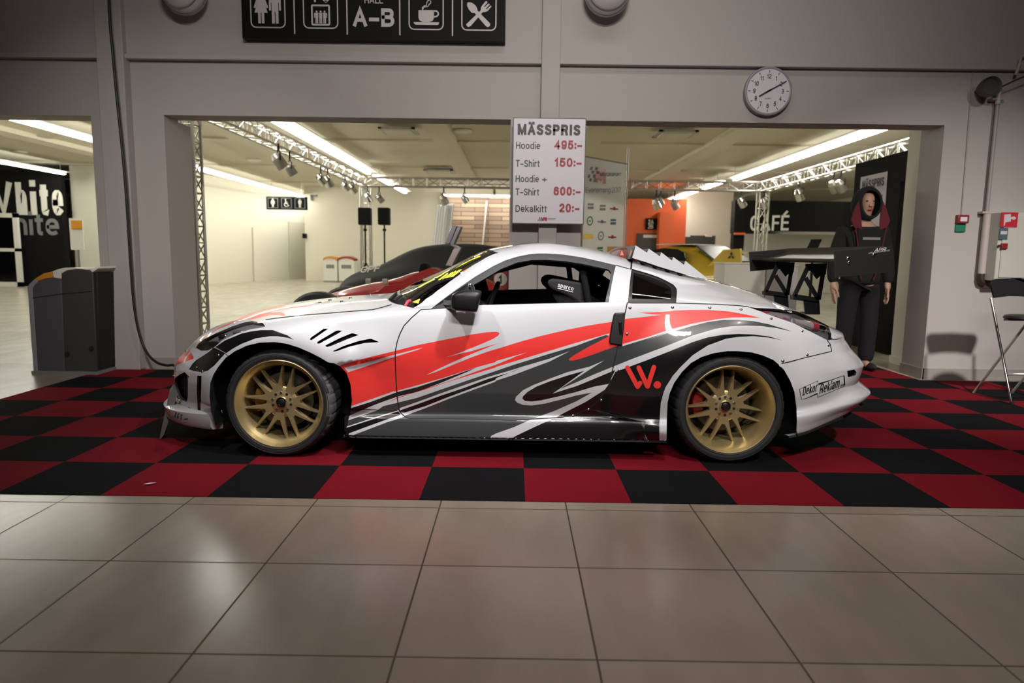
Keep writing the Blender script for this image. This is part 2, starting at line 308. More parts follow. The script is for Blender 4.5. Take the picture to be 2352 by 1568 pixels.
# ================================================================== setting
def nodes(m): return m.node_tree.nodes, m.node_tree.links, m.node_tree.nodes['Principled BSDF']
def mathn(nt, op, a, b=None):
    n = nt.nodes.new('ShaderNodeMath'); n.operation = op
    for i, q in enumerate((a, b)):
        if q is None: continue
        if isinstance(q, (int, float)): n.inputs[i].default_value = q
        else: nt.links.new(q, n.inputs[i])
    return n.outputs[0]
def tile_floor(name, tone):
    m = mat(name, (.3, .26, .22), 0.16, spec=0.45); nt = m.node_tree; b = nt.nodes['Principled BSDF']
    g = nt.nodes.new('ShaderNodeNewGeometry'); s = nt.nodes.new('ShaderNodeSeparateXYZ'); nt.links.new(g.outputs['Position'], s.inputs[0])
    ts = 0.602
    ux = mathn(nt, 'DIVIDE', mathn(nt, 'ADD', s.outputs[0], .341+60*ts), ts); uy = mathn(nt, 'DIVIDE', mathn(nt, 'ADD', s.outputs[1], -2.496+60*ts), ts)
    fx, fy = mathn(nt, 'FRACT', ux), mathn(nt, 'FRACT', uy)
    gw = .0035/ts
    ex = mathn(nt, 'MINIMUM', fx, mathn(nt, 'SUBTRACT', 1.0, fx)); ey = mathn(nt, 'MINIMUM', fy, mathn(nt, 'SUBTRACT', 1.0, fy))
    joint = mathn(nt, 'LESS_THAN', mathn(nt, 'MINIMUM', ex, ey), gw)
    cell = nt.nodes.new('ShaderNodeCombineXYZ'); nt.links.new(mathn(nt, 'FLOOR', ux), cell.inputs[0]); nt.links.new(mathn(nt, 'FLOOR', uy), cell.inputs[1])
    wn = nt.nodes.new('ShaderNodeTexWhiteNoise'); nt.links.new(cell.outputs[0], wn.inputs['Vector'])
    mp = nt.nodes.new('ShaderNodeMapping'); mp.inputs['Scale'].default_value = (2.5, .8, 1); mp.inputs['Rotation'].default_value = (0, 0, .5); nt.links.new(g.outputs['Position'], mp.inputs['Vector'])
    nz = nt.nodes.new('ShaderNodeTexNoise'); nz.inputs['Scale'].default_value = 2.2; nz.inputs['Detail'].default_value = 6; nt.links.new(mp.outputs[0], nz.inputs['Vector'])
    v = mathn(nt, 'ADD', mathn(nt, 'MULTIPLY', wn.outputs['Value'], .12), mathn(nt, 'ADD', mathn(nt, 'MULTIPLY', nz.outputs['Fac'], .45), .70))
    mx = nt.nodes.new('ShaderNodeMixRGB'); mx.blend_type = 'MULTIPLY'; mx.inputs[0].default_value = 1; mx.inputs[1].default_value = (*tone, 1); nt.links.new(v, mx.inputs[2])
    mj = nt.nodes.new('ShaderNodeMixRGB'); nt.links.new(joint, mj.inputs[0]); nt.links.new(mx.outputs[0], mj.inputs[1]); mj.inputs[2].default_value = (.055, .042, .033, 1)
    nt.links.new(mj.outputs[0], b.inputs['Base Color'])
    nt.links.new(mathn(nt, 'ADD', mathn(nt, 'MULTIPLY', joint, .5), mathn(nt, 'ADD', mathn(nt, 'MULTIPLY', nz.outputs['Fac'], .10), .19)), b.inputs['Roughness'])
    return m
def checker_carpet():
    m = mat('carpet_checks', (.1, .01, .01), 0.95, spec=0.08); nt = m.node_tree; b = nt.nodes['Principled BSDF']
    g = nt.nodes.new('ShaderNodeNewGeometry'); s = nt.nodes.new('ShaderNodeSeparateXYZ'); nt.links.new(g.outputs['Position'], s.inputs[0])
    ts = .5165
    cx = mathn(nt, 'FLOOR', mathn(nt, 'DIVIDE', mathn(nt, 'ADD', s.outputs[0], 40*ts-.066), ts)); cy = mathn(nt, 'FLOOR', mathn(nt, 'DIVIDE', mathn(nt, 'ADD', s.outputs[1], 40*ts-3.196), ts))
    par = mathn(nt, 'MODULO', mathn(nt, 'ADD', cx, cy), 2.0)
    nz = nt.nodes.new('ShaderNodeTexNoise'); nz.inputs['Scale'].default_value = 260; nz.inputs['Detail'].default_value = 3; nt.links.new(g.outputs['Position'], nz.inputs['Vector'])
    big = nt.nodes.new('ShaderNodeTexNoise'); big.inputs['Scale'].default_value = 3; nt.links.new(g.outputs['Position'], big.inputs['Vector'])
    mx = nt.nodes.new('ShaderNodeMixRGB'); nt.links.new(par, mx.inputs[0]); mx.inputs[1].default_value = (.17, .0065, .014, 1); mx.inputs[2].default_value = (.0075, .0075, .009, 1)
    ml = nt.nodes.new('ShaderNodeMixRGB'); ml.blend_type = 'MULTIPLY'; ml.inputs[0].default_value = 1; nt.links.new(mx.outputs[0], ml.inputs[1])
    nt.links.new(mathn(nt, 'ADD', mathn(nt, 'MULTIPLY', nz.outputs['Fac'], 1.1), mathn(nt, 'ADD', mathn(nt, 'MULTIPLY', big.outputs['Fac'], .3), .3)), ml.inputs[2])
    nt.links.new(ml.outputs[0], b.inputs['Base Color'])
    bp = nt.nodes.new('ShaderNodeBump'); bp.inputs['Strength'].default_value = .5; bp.inputs['Distance'].default_value = .004; nt.links.new(nz.outputs['Fac'], bp.inputs['Height']); nt.links.new(bp.outputs[0], b.inputs['Normal'])
    return m
def plank_mat():
    m = mat('plank_print', (.3, .2, .14), .7); nt = m.node_tree; b = nt.nodes['Principled BSDF']
    tc = nt.nodes.new('ShaderNodeTexCoord'); mp = nt.nodes.new('ShaderNodeMapping'); mp.inputs['Rotation'].default_value = (PI/2, 0, 0); nt.links.new(tc.outputs['Object'], mp.inputs['Vector'])
    br = nt.nodes.new('ShaderNodeTexBrick'); br.inputs['Color1'].default_value = (.50, .36, .25, 1); br.inputs['Color2'].default_value = (.26, .17, .13, 1); br.inputs['Mortar'].default_value = (.06, .04, .03, 1)
    br.inputs['Scale'].default_value = 1.0; br.inputs['Mortar Size'].default_value = .012; br.inputs['Brick Width'].default_value = 1.1; br.inputs['Row Height'].default_value = .17
    nt.links.new(mp.outputs[0], br.inputs['Vector']); nt.links.new(br.outputs['Color'], b.inputs['Base Color']); return m
M['tiles'] = tile_floor('floor_tiles', (.27, .222, .178)); M['lit_tiles'] = tile_floor('lit_tiles', (.40, .365, .29)); M['carpet'] = checker_carpet(); M['plank'] = plank_mat()  # hall copy: same tile, the hall's brighter light put into its tone
def sbox(name, m, *dims, bevel=0):
    return struct(MB().box(*dims).build(name, m, smooth=0, bevel=bevel))
sbox('floor', 'tiles', -28, 16, -6, 7.0, -.2, 0); sbox('floor_hall', 'lit_tiles', -28, 16, 7.0, 36, -.2, 0)
YW = 6.82
# foyer shell around and behind the camera
sbox('ceiling', 'wall', -10, 10, -6, 6.77, 5.2, 5.35)
sbox('wall_south', 'wall', -10, 10, -6.2, -6, 0, 5.2); sbox('wall_west', 'wall', -10.2, -10, -6, 6.8, 0, 5.2); sbox('wall_east', 'wall', 10, 10.2, -6, 6.8, 0, 5.2)
# the wall between foyer and hall: piers, lintels and the thicker band above
sbox('wall_north_pier', 'wall', -4.13, -3.42, YW, 7.36, 0, 2.47)
sbox('wall_north_lintel', 'wall', -3.42, 4.13, YW, 7.10, 2.487, 3.0)
sbox('wall_north_lintel_west', 'wall', -10, -3.42, YW, 7.10, 2.47, 3.0)
sbox('wall_north_right', 'wall', 4.13, 10, YW, 7.2, 0, 3.0)
sbox('wall_north_upper', 'wall', -10, 10, 6.77, 7.10, 3.0, 5.2)
sbox('wall_north_jamb', 'hall_wall', 4.40, 6.6, 7.2, 7.9, 0, 3.3)
sbox('wall_north_post', 'wall', -.06, .645, YW, 7.25, 0, 2.487)
sbox('trim_1', 'wall', -10, 10, 6.735, 6.80, 2.985, 3.03, bevel=.006)
sbox('pillar_west', 'wall', -3.975, -3.72, 6.70, 6.82, 0, 5.2, bevel=.01)
sbox('pillar_centre', 'wall', .225, .40, 6.70, 6.82, 0, 5.2, bevel=.008)
sbox('baseboard_right', 'skirting', 4.125, 10, YW-.012, YW+.02, 0, .11); sbox('baseboard_jamb', 'skirting', 4.118, 4.14, YW-.012, 7.2, 0, .11)
sbox('baseboard_left', 'skirting', -4.13, -3.40, YW-.012, 7.36, 0, .11)
sbox('baseboard_inner', 'hall_white', 4.388, 4.42, 7.2, 7.91, 0, .09)
# hall beyond
sbox('ceiling_hall', 'hall_ceiling', -28, 16, 7.1, 36, 3.85, 4.05)
for i, y in enumerate((11.5, 16.5, 21.5, 26.5)):
    sbox('trim_%d' % (i+2), 'hall_ceiling', -28, 16, y, y+.35, 3.80, 3.86)
for i, x in enumerate((-11.8, -6.6, -1.9, 1.4, 4.4, 9.6)):
    sbox('trim_%d' % (i+6), 'hall_ceiling', x, x+.5, 7.1, 36, 3.74, 3.86)
q0, q1 = np.array((-11.75, 20.6)), np.array((-9.55, 31.9))
d_ = (q1-q0)/np.linalg.norm(q1-q0); n_ = np.array((-d_[1], d_[0]))
struct(MB().prism([(*q0, 0), (*q1, 0), (*q1, 3.85), (*q0, 3.85)], (*(n_*.2), 0)).build('wall_hall_west', 'hall_wall', smooth=0))
sbox('wall_hall_north', 'hall_wall', -8.66, -2.6, 28.4, 28.7, 0, 3.85)
sbox('wall_hall_back', 'hall_wall', -28, 16, 34, 34.2, 0, 3.85)
sbox('wall_hall_east', 'hall_wall', 14.5, 14.7, 7.2, 34, 0, 3.85)
sbox('wall_hall_outer', 'hall_wall', -28.2, -28, 7.1, 34, 0, 3.85)
sbox('wall_hall_side', 'hall_wall', -14.3, -11.7, 22.3, 22.5, 0, 3.85)
sbox('wall_cafe', 'hall_wall', 6.2, 8.6, 27.5, 27.7, 0, 3.85); sbox('wall_orange', 'orange', 4.08, 6.15, 25, 27, 0, 3.25)
sbox('wall_orange_return', 'orange', 5.1, 5.6, 24.5, 25, 0, 2.75)
dj = lambda u, v, Y=25.0: at(u, v, Y)
def wdoor(n, pts, m, hm, hx):                           # a shut door leaf in a wall, with its handle
    p = [np.array(q) for q in pts]; b = MB().prism(p, (0.0, -.06, 0)).build('door_%d' % n, m, smooth=0); struct(b)
    c = (p[0]+p[2])/2+hx*(p[1]-p[0]); MB().cyl(c+(0, -.05, -.18), c+(0, -.05, .18), .03, n=8).build('handle', hm, b)
    return b
a0, a1 = at(1463, 536, 24.98), at(1524, 536, 24.98)
wdoor(1, [(a0[0], 24.98, 0), (a1[0], 24.98, 0), (a1[0], 24.98, a1[2]), (a0[0], 24.98, a0[2])], 'dark_grey', 'hall_white', .22)
def on_west(t, z): p = q0+d_*t; return np.array((p[0], p[1], z))
tl = lambda u: (lambda r: np.linalg.solve(np.array([[d_[0], -r[0]], [d_[1], -r[1]]]), -q0)[0])(ray(u, 600)[:2]/ray(u, 600)[1])
t0, t1 = tl(581), tl(596)
struct(MB().prism([on_west(t0, 0)-(*(n_*.02), 0), on_west(t1, 0)-(*(n_*.02), 0), on_west(t1, 2.12)-(*(n_*.02), 0), on_west(t0, 2.12)-(*(n_*.02), 0)], (*(-n_*.03), 0)).build('door_2', 'hall_wall', smooth=0))
t0, t1 = tl(664), tl(700)
b = struct(MB().prism([on_west(t0, 0)-(*(n_*.02), 0), on_west(t1, 0)-(*(n_*.02), 0), on_west(t1, 2.5)-(*(n_*.02), 0), on_west(t0, 2.5)-(*(n_*.02), 0)], (*(-n_*.03), 0)).build('door_3', M['hall_ceiling'], smooth=0))  # no door: the wall recess's shade put in as a darker slab
# black wall with the white word and its painted reflection on it, and the glazed door in front
bw = sbox('wall_black', 'hall_black', -22, -14.15, 21.6, 21.8, 0, 3.6)
mb = MB(); e0, e1 = at(-12, 482, 21.55), at(146, 498, 21.55)
zb_w = at(100, 494, 21.58)[2]
for tx, u0, u1 in (('W', -44, 33), ('hite', 39, 147)): lettering(mb, tx, (at(u0, 490, 21.58)[0], 21.58, zb_w), (1, 0, 0), (0, 0, 1), 1.0, w=at(u1, 490, 21.58)[0]-at(u0, 490, 21.58)[0], bold=.19)
mb.build('lettering', 'hall_white', bw, smooth=0)
mb = MB(); lettering(mb, 'hite', (at(30, 490, 21.58)[0], 21.58, at(100, 540, 21.58)[2]), (1, 0, 0), (0, 0, 1), .68, w=at(134, 490, 21.58)[0]-at(30, 490, 21.58)[0], bold=.17); mb.build('lettering', M['mid_grey'], bw, smooth=0)  # grey copy of the letters, painted in as their reflection
p0, p1 = at(-60, 655, 21.3), at(43, 490, 21.3)
b = MB()
for (xa, xb, za, zb) in ((p0[0], p1[0], p1[2]-.13, p1[2]), (p1[0]-.14, p1[0], 0, p1[2]), (p0[0], p1[0], 1.08, 1.18), (p0[0], p1[0], 0, .14)): b.box(xa, xb, 21.2, 21.3, za, zb)
dr = struct(b.build('door_4', 'hall_white', smooth=0)); MB().box(p0[0], p1[0]-.12, 21.24, 21.26, .1, p1[2]-.1).build('pane', 'side_glass', dr, smooth=0)

carpet = MB().box(-4.062, 8.0, 3.196, 6.735, 0, .003).box(1.6, 4.06, 6.735, 9.4, 0, .003).build('checkered_carpet', 'carpet', smooth=0)
tag(carpet, 'red and black checkered carpet squares laid on the tiled floor under the race coupe', 'carpet')
# ================================================================== the drift car
YC = 4.76                                               # centre plane of the car
HF, HR = (-1.352, 0.318), (1.252, 0.322)               # front and rear hub (x, z)
XKF, XF0, NF = -1.30, -2.16, 2.5
XKR, XR0, NR = 1.50, 2.28, 3.0
_LOW = [(.82, .115), (.89, .132), (.878, .195), (.868, .228), (.842, .262)]
STN = [
 (-2.16, [(.80, .13), (.84, .145), (.84, .19), (.84, .23), (.86, .27), (.88, .36), (.885, .46), (.875, .53), (.82, .553), (.70, .57), (.4, .588), (0, .595)]),
 (-1.95, [(.80, .13), (.84, .145), (.84, .19), (.84, .23), (.86, .28), (.89, .42), (.895, .55), (.875, .635), (.82, .672), (.70, .70), (.4, .722), (0, .732)]),
 (-1.65, [(.80, .13), (.85, .145), (.855, .19), (.855, .23), (.865, .28), (.89, .45), (.895, .62), (.87, .71), (.81, .75), (.70, .775), (.4, .808), (0, .822)]),
 (-1.35, [(.80, .13), (.85, .15), (.86, .19), (.86, .23), (.865, .28), (.885, .5), (.89, .68), (.865, .755), (.80, .79), (.70, .81), (.4, .85), (0, .865)]),
 (-1.0, [(.80, .115), (.875, .132), (.865, .195), (.855, .225), (.84, .26), (0.851, .44), (0.880, 0.615), (.855, .79), (.80, .828), (.70, .845), (.42, .882), (0, .897)]),
 (-.86, _LOW+[(0.857, .44), (0.882, 0.625), (.855, .81), (.80, .848), (.70, .864), (.44, .893), (0, .907)]),
 (-.72, _LOW+[(0.859, .44), (0.882, 0.625), (.853, .834), (.79, .864), (.70, .882), (.45, .925), (0, .975)]),
 (-.5, _LOW+[(0.866, .44), (0.882, 0.625), (.845, .868), (.765, .888), (.685, .925), (.42, 1.035), (0, 1.075)]),
 (-.15, _LOW+[(0.868, .44), (0.878, 0.625), (.84, .888), (.735, 1.01), (.59, 1.147), (.34, 1.212), (0, 1.232)]),
 (.2, _LOW+[(0.869, .44), (0.875, 0.625), (.838, .902), (.735, 1.035), (.565, 1.19), (.33, 1.258), (0, 1.277)]),
 (.45, _LOW+[(0.871, .44), (0.878, 0.625), (.838, .914), (.74, 1.03), (.557, 1.17), (.33, 1.232), (0, 1.25)]),
 (.7, _LOW+[(0.876, .44), (0.885, 0.625), (.84, .926), (.745, 1.02), (.55, 1.13), (.33, 1.178), (0, 1.194)]),
 (1.0, _LOW+[(0.886, .44), (0.900, 0.625), (.845, .927), (.735, .99), (.53, 1.065), (.33, 1.102), (0, 1.115)]),
 (1.3, [(.82, .13), (.88, .14), (.88, .2), (.88, .24), (.86, .28), (.90, .5), (.90, .79), (.85, .917), (.745, .953), (.56, 1.0), (.34, 1.036), (0, 1.047)]),
 (1.62, [(.82, .165), (.87, .172), (.885, .225), (.897, .285), (.872, .335), (.90, .48), (.89, .74), (.85, .872), (.765, .898), (.62, .925), (.38, .947), (0, .955)]),
 (1.95, [(.83, .225), (.86, .235), (.872, .28), (.892, .335), (.860, .395), (.88, .475), (.882, .60), (.855, .735), (.79, .79), (.66, .83), (.4, .85), (0, .856)]),
 (2.28, [(.83, .27), (.86, .283), (.878, .33), (.895, .372), (.864, .44), (.872, .49), (.885, .545), (.86, .625), (.80, .685), (.7, .715), (.4, .73), (0, .735)])]
NRAIL = 12
def pchip_tab(x, y, q):                                 # monotone cubic through (x, y), sampled at q
    x, y = np.asarray(x, float), np.asarray(y, float); h = np.diff(x); d = np.diff(y)/h
    m = np.zeros_like(y)
    w1, w2 = 2*h[1:]+h[:-1], h[1:]+2*h[:-1]
    ok = d[:-1]*d[1:] > 0
    with np.errstate(all='ignore'): m[1:-1] = np.where(ok, (w1+w2)/(w1/d[:-1]+w2/d[1:]), 0)
    m[0], m[-1] = d[0], d[-1]
    i = np.clip(np.searchsorted(x, q)-1, 0, len(h)-1); t = (q-x[i])/h[i]
    return (2*t**3-3*t**2+1)*y[i]+(t**3-2*t**2+t)*h[i]*m[i]+(-2*t**3+3*t**2)*y[i+1]+(t**3-t**2)*h[i]*m[i+1]
_XG = np.linspace(-2.3, 2.42, 1889)
_ker = np.exp(-.5*(np.arange(-40, 41)*.0025/.028)**2); _ker /= _ker.sum()
def _tab(r, k):
    y = pchip_tab([s for s, _ in STN], [p[r][k] for _, p in STN], np.clip(_XG, -2.16, 2.28))
    return np.convolve(np.pad(y, 40, 'edge'), _ker, 'valid')
RW = [_tab(r, 0) for r in range(NRAIL)]; RZ = [_tab(r, 1) for r in range(NRAIL)]
_zf = ([.10, .16, .25, .40, .46, .50, .54, .57, .60, .66, .75, .9], [-2.17, -2.225, -2.25, -2.255, -2.245, -2.215, -2.17, -2.145, -2.125, -2.10, -2.08, -2.06])
_zr = ([.15, .21, .27, .30, .34, .372, .41, .44, .49, .546, .58, .645, .70, .733, .78, .85, .95], [2.08, 2.12, 2.20, 2.235, 2.28, 2.305, 2.255, 2.22, 2.235, 2.245, 2.215, 2.15, 2.118, 2.125, 2.07, 2.03, 1.97])
def sstep(x): x = np.clip(x, 0, 1); return x*x*(3-2*x)
def car(S, T, flare=True):                              # body surface: (s, t) -> (x, half width, z)
    S, T = np.atleast_1d(np.asarray(S, float)), np.atleast_1d(np.asarray(T, float))
    tf = np.clip((XKF-S)/(XKF-XF0), 0, 1)*PI/2; tr = np.clip((S-XKR)/(XR0-XKR), 0, 1)*PI/2
    sf, sr = np.sin(tf)**(2/NF), np.sin(tr)**(2/NR)
    g = np.maximum(np.cos(tf), 0)**(2/NF)*np.maximum(np.cos(tr), 0)**(2/NR)
    xn = np.where(tf > 0, XKF-(XKF-XF0)*sf, np.where(tr > 0, XKR+(XR0-XKR)*sr, S))
    w = np.stack([np.interp(xn, _XG, q) for q in RW]); z = np.stack([np.interp(xn, _XG, q) for q in RZ])
    i = np.clip(np.floor(T).astype(int), 0, NRAIL-2); f = T-i; n = np.arange(len(S))
    def ev(y):
        d = np.diff(y, axis=0); m = np.zeros_like(y)
        ok = d[:-1]*d[1:] > 0
        with np.errstate(all='ignore'): m[1:-1] = np.where(ok, 2*d[:-1]*d[1:]/(d[:-1]+d[1:]), 0)
        m[0] = d[0]; m[-1] = d[-1]*.3
        a, b, ma, mb = y[i, n], y[i+1, n], m[i, n], m[i+1, n]
        return (2*f**3-3*f**2+1)*a+(f**3-2*f**2+f)*ma+(-2*f**3+3*f**2)*b+(f**3-f**2)*mb
    ww, zz = ev(w), ev(z)
    x = np.where(tf > 0, XKF-(XKF-np.interp(zz, *_zf))*sf, np.where(tr > 0, XKR+(np.interp(zz, *_zr)-XKR)*sr, S))
    if flare:
        k = sstep((ww-.55)/.25)
        rf = np.hypot(x-HF[0], (zz-HF[1])*1.02); ww = ww+k*.052*sstep((.60-rf)/.22)*sstep((zz-.22)/.08)
        rr = np.hypot(x-HR[0], zz-HR[1]); ww = ww+k*.055*sstep((.70-rr)/.30)*sstep((zz-.10)/.1)
        # exit scoop of the front wing: swells out over the black vents and ends in an undercut edge
        ww = ww+k*.030*sstep((x+1.05)/.12)*sstep((-.62-x)/.28)*sstep((zz-.545-.12*(x+.95))/.03)*sstep((.80-zz)/.2)
    return np.stack([x, ww*g, zz], 1)
def car_xyz(S, T, side=1, off=0.0):
    p = car(S, T)
    if np.any(off): p = p+car_n(S, T)*np.asarray(off).reshape(-1, 1)
    return np.stack([p[:, 0], YC-side*p[:, 1], p[:, 2]], 1)
def car_n(S, T):                                        # outward normal in (x, half width, z)
    S, T = np.atleast_1d(np.asarray(S, float)), np.atleast_1d(np.asarray(T, float)); e, h = .004, .03
    Sa, Sb = np.clip(S-e, XF0+.002, XR0-.002), np.clip(S+e, XF0+.002, XR0-.002)
    same = Sb-Sa < 1e-5; Sa = np.where(same, Sa-e, Sa); Sb = np.where(same, Sb+e, Sb)
    Sa, Sb = np.clip(Sa, XF0+.001, XR0), np.clip(Sb, XF0, XR0-.001)
    a = car(Sb, T)-car(Sa, T); b = car(S, np.clip(T+h, 0, 11))-car(S, np.clip(T-h, 0, 11))
    n = np.cross(a, b); l = np.linalg.norm(n, axis=1, keepdims=True)
    n = n/np.maximum(l, 1e-12)
    flip = (n[:, 1]*.6+n[:, 2]*.4+np.sign(S)*n[:, 0]*(np.abs(S) > 1.9)*.8) < 0
    n[flip] *= -1; top = np.asarray(T) > 10.98
    n[top, 1] = 0; n /= np.maximum(np.linalg.norm(n, axis=1, keepdims=True), 1e-9)
    return n
# inverse: where a line of sight through (u, v) meets the near side of the body
_gs, _gt = np.meshgrid(np.linspace(XF0+.004, XR0-.004, 560), np.linspace(0, 10.9, 330), indexing='ij')
_gs, _gt = _gs.ravel(), _gt.ravel()
_gp = car_xyz(_gs, _gt); _gn = car_n(_gs, _gt); _gn3 = np.stack([_gn[:, 0], -_gn[:, 1], _gn[:, 2]], 1)
_vis = ((CAM0-_gp)*_gn3).sum(1) > 0.0
_gs, _gt, _gp = _gs[_vis], _gt[_vis], _gp[_vis]; _guv = project(_gp)
def inv(uv):
    uv = np.asarray(uv, float).reshape(-1, 2); S, T = np.zeros(len(uv)), np.zeros(len(uv))
    for k, q in enumerate(uv):
        d = ((_guv-q)**2).sum(1); c = np.argsort(d)[:6]
        c = c[np.argmin(d[c]+_gp[c, 1]*.3)]; S[k], T[k] = _gs[c], _gt[c]
    S0, T0 = S.copy(), T.copy()
    for _ in range(6):
        f0 = project(car_xyz(S, T)); e, h = 1e-3, 5e-3
        a = (project(car_xyz(np.clip(S+e, XF0, XR0), T))-f0)/e; b = (project(car_xyz(S, np.clip(T+h, 0, 11)))-f0)/h
        det = a[:, 0]*b[:, 1]-a[:, 1]*b[:, 0]; r = uv-f0; det = np.where(np.abs(det) < 1e-3, 1e9, det)
        ds = (r[:, 0]*b[:, 1]-r[:, 1]*b[:, 0])/det; dt = (a[:, 0]*r[:, 1]-a[:, 1]*r[:, 0])/det
        S = np.clip(S+np.clip(ds, -.02, .02), XF0+.002, XR0-.002); T = np.clip(T+np.clip(dt, -.1, .1), 0, 11)
    bad = (np.hypot(*(project(car_xyz(S, T))-uv).T) > np.hypot(*(project(car_xyz(S0, T0))-uv).T))
    S[bad], T[bad] = S0[bad], T0[bad]
    return np.stack([S, T], 1)
def Z(ox, oy, k, pts): return [(ox+x/k, oy+y/k) for x, y in pts]
def smooth_poly(pts, step=7.0, closed=True):            # straight subdivision of a traced outline
    out = []; n = len(pts)
    for i in range(n if closed else n-1):
        a, b = np.asarray(pts[i], float), np.asarray(pts[(i+1) % n], float); m = max(1, int(np.hypot(*(b-a))/step))
        out += [tuple(a+(b-a)*j/m) for j in range(m)]
    return out if closed else out+[tuple(pts[-1])]
def spl(pts, n=4, closed=False):                        # Catmull-Rom through the points
    P = [np.asarray(p, float) for p in pts]; k = len(P); out = []
    for i in range(k if closed else k-1):
        g = (lambda j: P[j % k]) if closed else (lambda j: P[min(max(j, 0), k-1)])
        a, b, c, d = g(i-1), g(i), g(i+1), g(i+2)
        for j in range(n):
            t = j/n; out.append(tuple(.5*(2*b+(c-a)*t+(2*a-5*b+4*c-d)*t*t+(3*b-a-3*c+d)*t**3)))
    return out if closed else out+[tuple(P[-1])]

# ---- outlines traced on the near side (pixels of the photograph -> body coordinates)
ARCH_F = Z(350, 540, 2.852, [(330, 1600), (387, 1240), (387, 1180), (375, 1060), (380, 970), (400, 915), (432, 865), (480, 806), (540, 763), (620, 726), (700, 707), (800, 703), (880, 714), (960, 739), (1040, 774), (1100, 805), (1150, 835), (1190, 842), (1230, 862), (1272, 905), (1298, 980), (1308, 1080), (1300, 1150), (1280, 1230), (1262, 1310), (1240, 1600)])
ARCH_R = Z(1380, 540, 2.851, [(428, 1600), (430, 1355), (432, 1200), (437, 1100), (450, 1040), (480, 970), (530, 900), (590, 840), (660, 800), (740, 775), (830, 762), (900, 762), (990, 771), (1060, 790), (1130, 820), (1165, 850), (1200, 885), (1240, 955), (1268, 1030), (1281, 1130), (1284, 1220), (1280, 1300), (1270, 1600)])
DOOR = [(967, 712), (945, 731), (928, 749), (918, 769), (912, 787), (908.6, 804), (907.7, 820), (908.5, 850), (910, 883), (913, 918.6), (917.5, 945), (922, 951), (932, 959), (941, 962), (1030, 962.3), (1180, 966), (1225, 963), (1280, 960), (1315.5, 955), (1352, 940), (1370, 924), (1381, 911), (1391, 897), (1400, 881.6), (1414.5, 847), (1425.7, 802), (1436, 741), (1441, 696), (1391, 696), (1250, 699), (1160, 701), (1100, 702.5), (1010, 711)]
WFRAME = [(989, 710.5), (1018, 688), (1048, 666), (1090, 637), (1132.5, 612), (1160, 599), (1187, 590.5), (1214, 585), (1235, 583), (1255, 583), (1296, 585.6), (1337, 592), (1377.7, 601), (1415, 610), (1411, 624), (1404, 660), (1398, 695), (1391, 695.5), (1250, 698.5), (1160, 700.5), (1100, 702), (1010, 710.5)]
WOPEN = [(1097, 701.5), (1092, 668), (1088, 655), (1115, 640), (1150, 619), (1187, 604), (1221, 598), (1255, 597.5), (1296, 600.5), (1337, 606.7), (1377.7, 615.5), (1398, 620), (1403.5, 627), (1401, 648), (1394, 676), (1390, 694.5), (1250, 697.5), (1160, 699.5)]
BPILLAR = [(1415, 610), (1432, 614.5), (1449, 619), (1446, 645), (1440, 695), (1398, 695), (1404, 660), (1411, 624)]
QGLASS = [(1450.5, 618), (1484, 627.5), (1512, 637), (1533, 647), (1547, 655), (1553.6, 663), (1555, 671), (1554, 683), (1553, 696), (1500, 696.5), (1442, 696.6), (1446, 655)]
QPANE = [(1456, 626), (1484, 633), (1511, 642), (1530, 652), (1541, 661), (1543, 672), (1541, 686), (1500, 687), (1452, 686), (1453, 655)]
TAIL = [(1717, 705.4), (1735, 708), (1776.5, 710), (1822.5, 714.6), (1853, 721), (1868, 726), (1891, 736), (1902, 750), (1909, 767), (1909, 780), (1899, 781), (1884, 773), (1853, 756), (1822.5, 742), (1792, 730), (1761, 721), (1735, 712)]
HEAD = Z(360, 680, 4.613, [(415, 550), (440, 510), (500, 460), (620, 400), (800, 325), (920, 285), (1010, 268), (1080, 280), (1115, 278), (1150, 325), (1100, 340), (1000, 355), (850, 400), (700, 470), (610, 545), (540, 580), (470, 580)])
AMBER = Z(360, 680, 4.613, [(1125, 330), (1000, 349), (850, 392), (700, 462), (600, 540), (610, 552), (700, 478), (850, 410), (1000, 362), (1100, 345)])
INTAKE = Z(360, 680, 4.613, [(295, 810), (325, 840), (330, 900), (330, 1060), (320, 1125), (260, 1100), (230, 1050), (200, 960), (190, 900), (200, 865), (250, 830)])
SLOT = Z(360, 680, 4.613, [(430, 845), (475, 850), (472, 1000), (465, 1215), (435, 1210), (424, 1000)])
REAR_SLOT = Z(1750, 760, 6.273, [(1228, 582), (1330, 560), (1362, 600), (1350, 642), (1250, 674), (1236, 660)])
VENTS = [Z(640, 640, 7.128, p) for p in (
    [(515, 990), (530, 970), (740, 825), (815, 825), (760, 862), (560, 1000), (540, 1012), (515, 1005)],
    [(630, 1050), (650, 1030), (940, 860), (975, 853), (1040, 860), (960, 912), (680, 1065), (640, 1072)],
    [(760, 1105), (800, 1080), (1000, 980), (1190, 902), (1215, 900), (1310, 928), (1150, 987), (850, 1112), (790, 1125)],
    [(890, 1190), (1060, 1110), (1300, 1030), (1490, 990), (1520, 992), (1650, 1045), (1400, 1062), (1150, 1122), (960, 1190), (905, 1200)])]
HANDLE = Z(1140, 700, 4.9, [(1320, 100), (1340, 88), (1450, 85), (1432, 280), (1410, 455), (1280, 435), (1265, 415), (1298, 200)])
BUMPER_PANEL = Z(360, 680, 4.613, [(600, 550), (725, 612), (690, 650), (610, 740), (540, 795), (480, 810), (400, 800), (340, 780), (380, 720), (420, 680), (500, 630), (560, 590)])
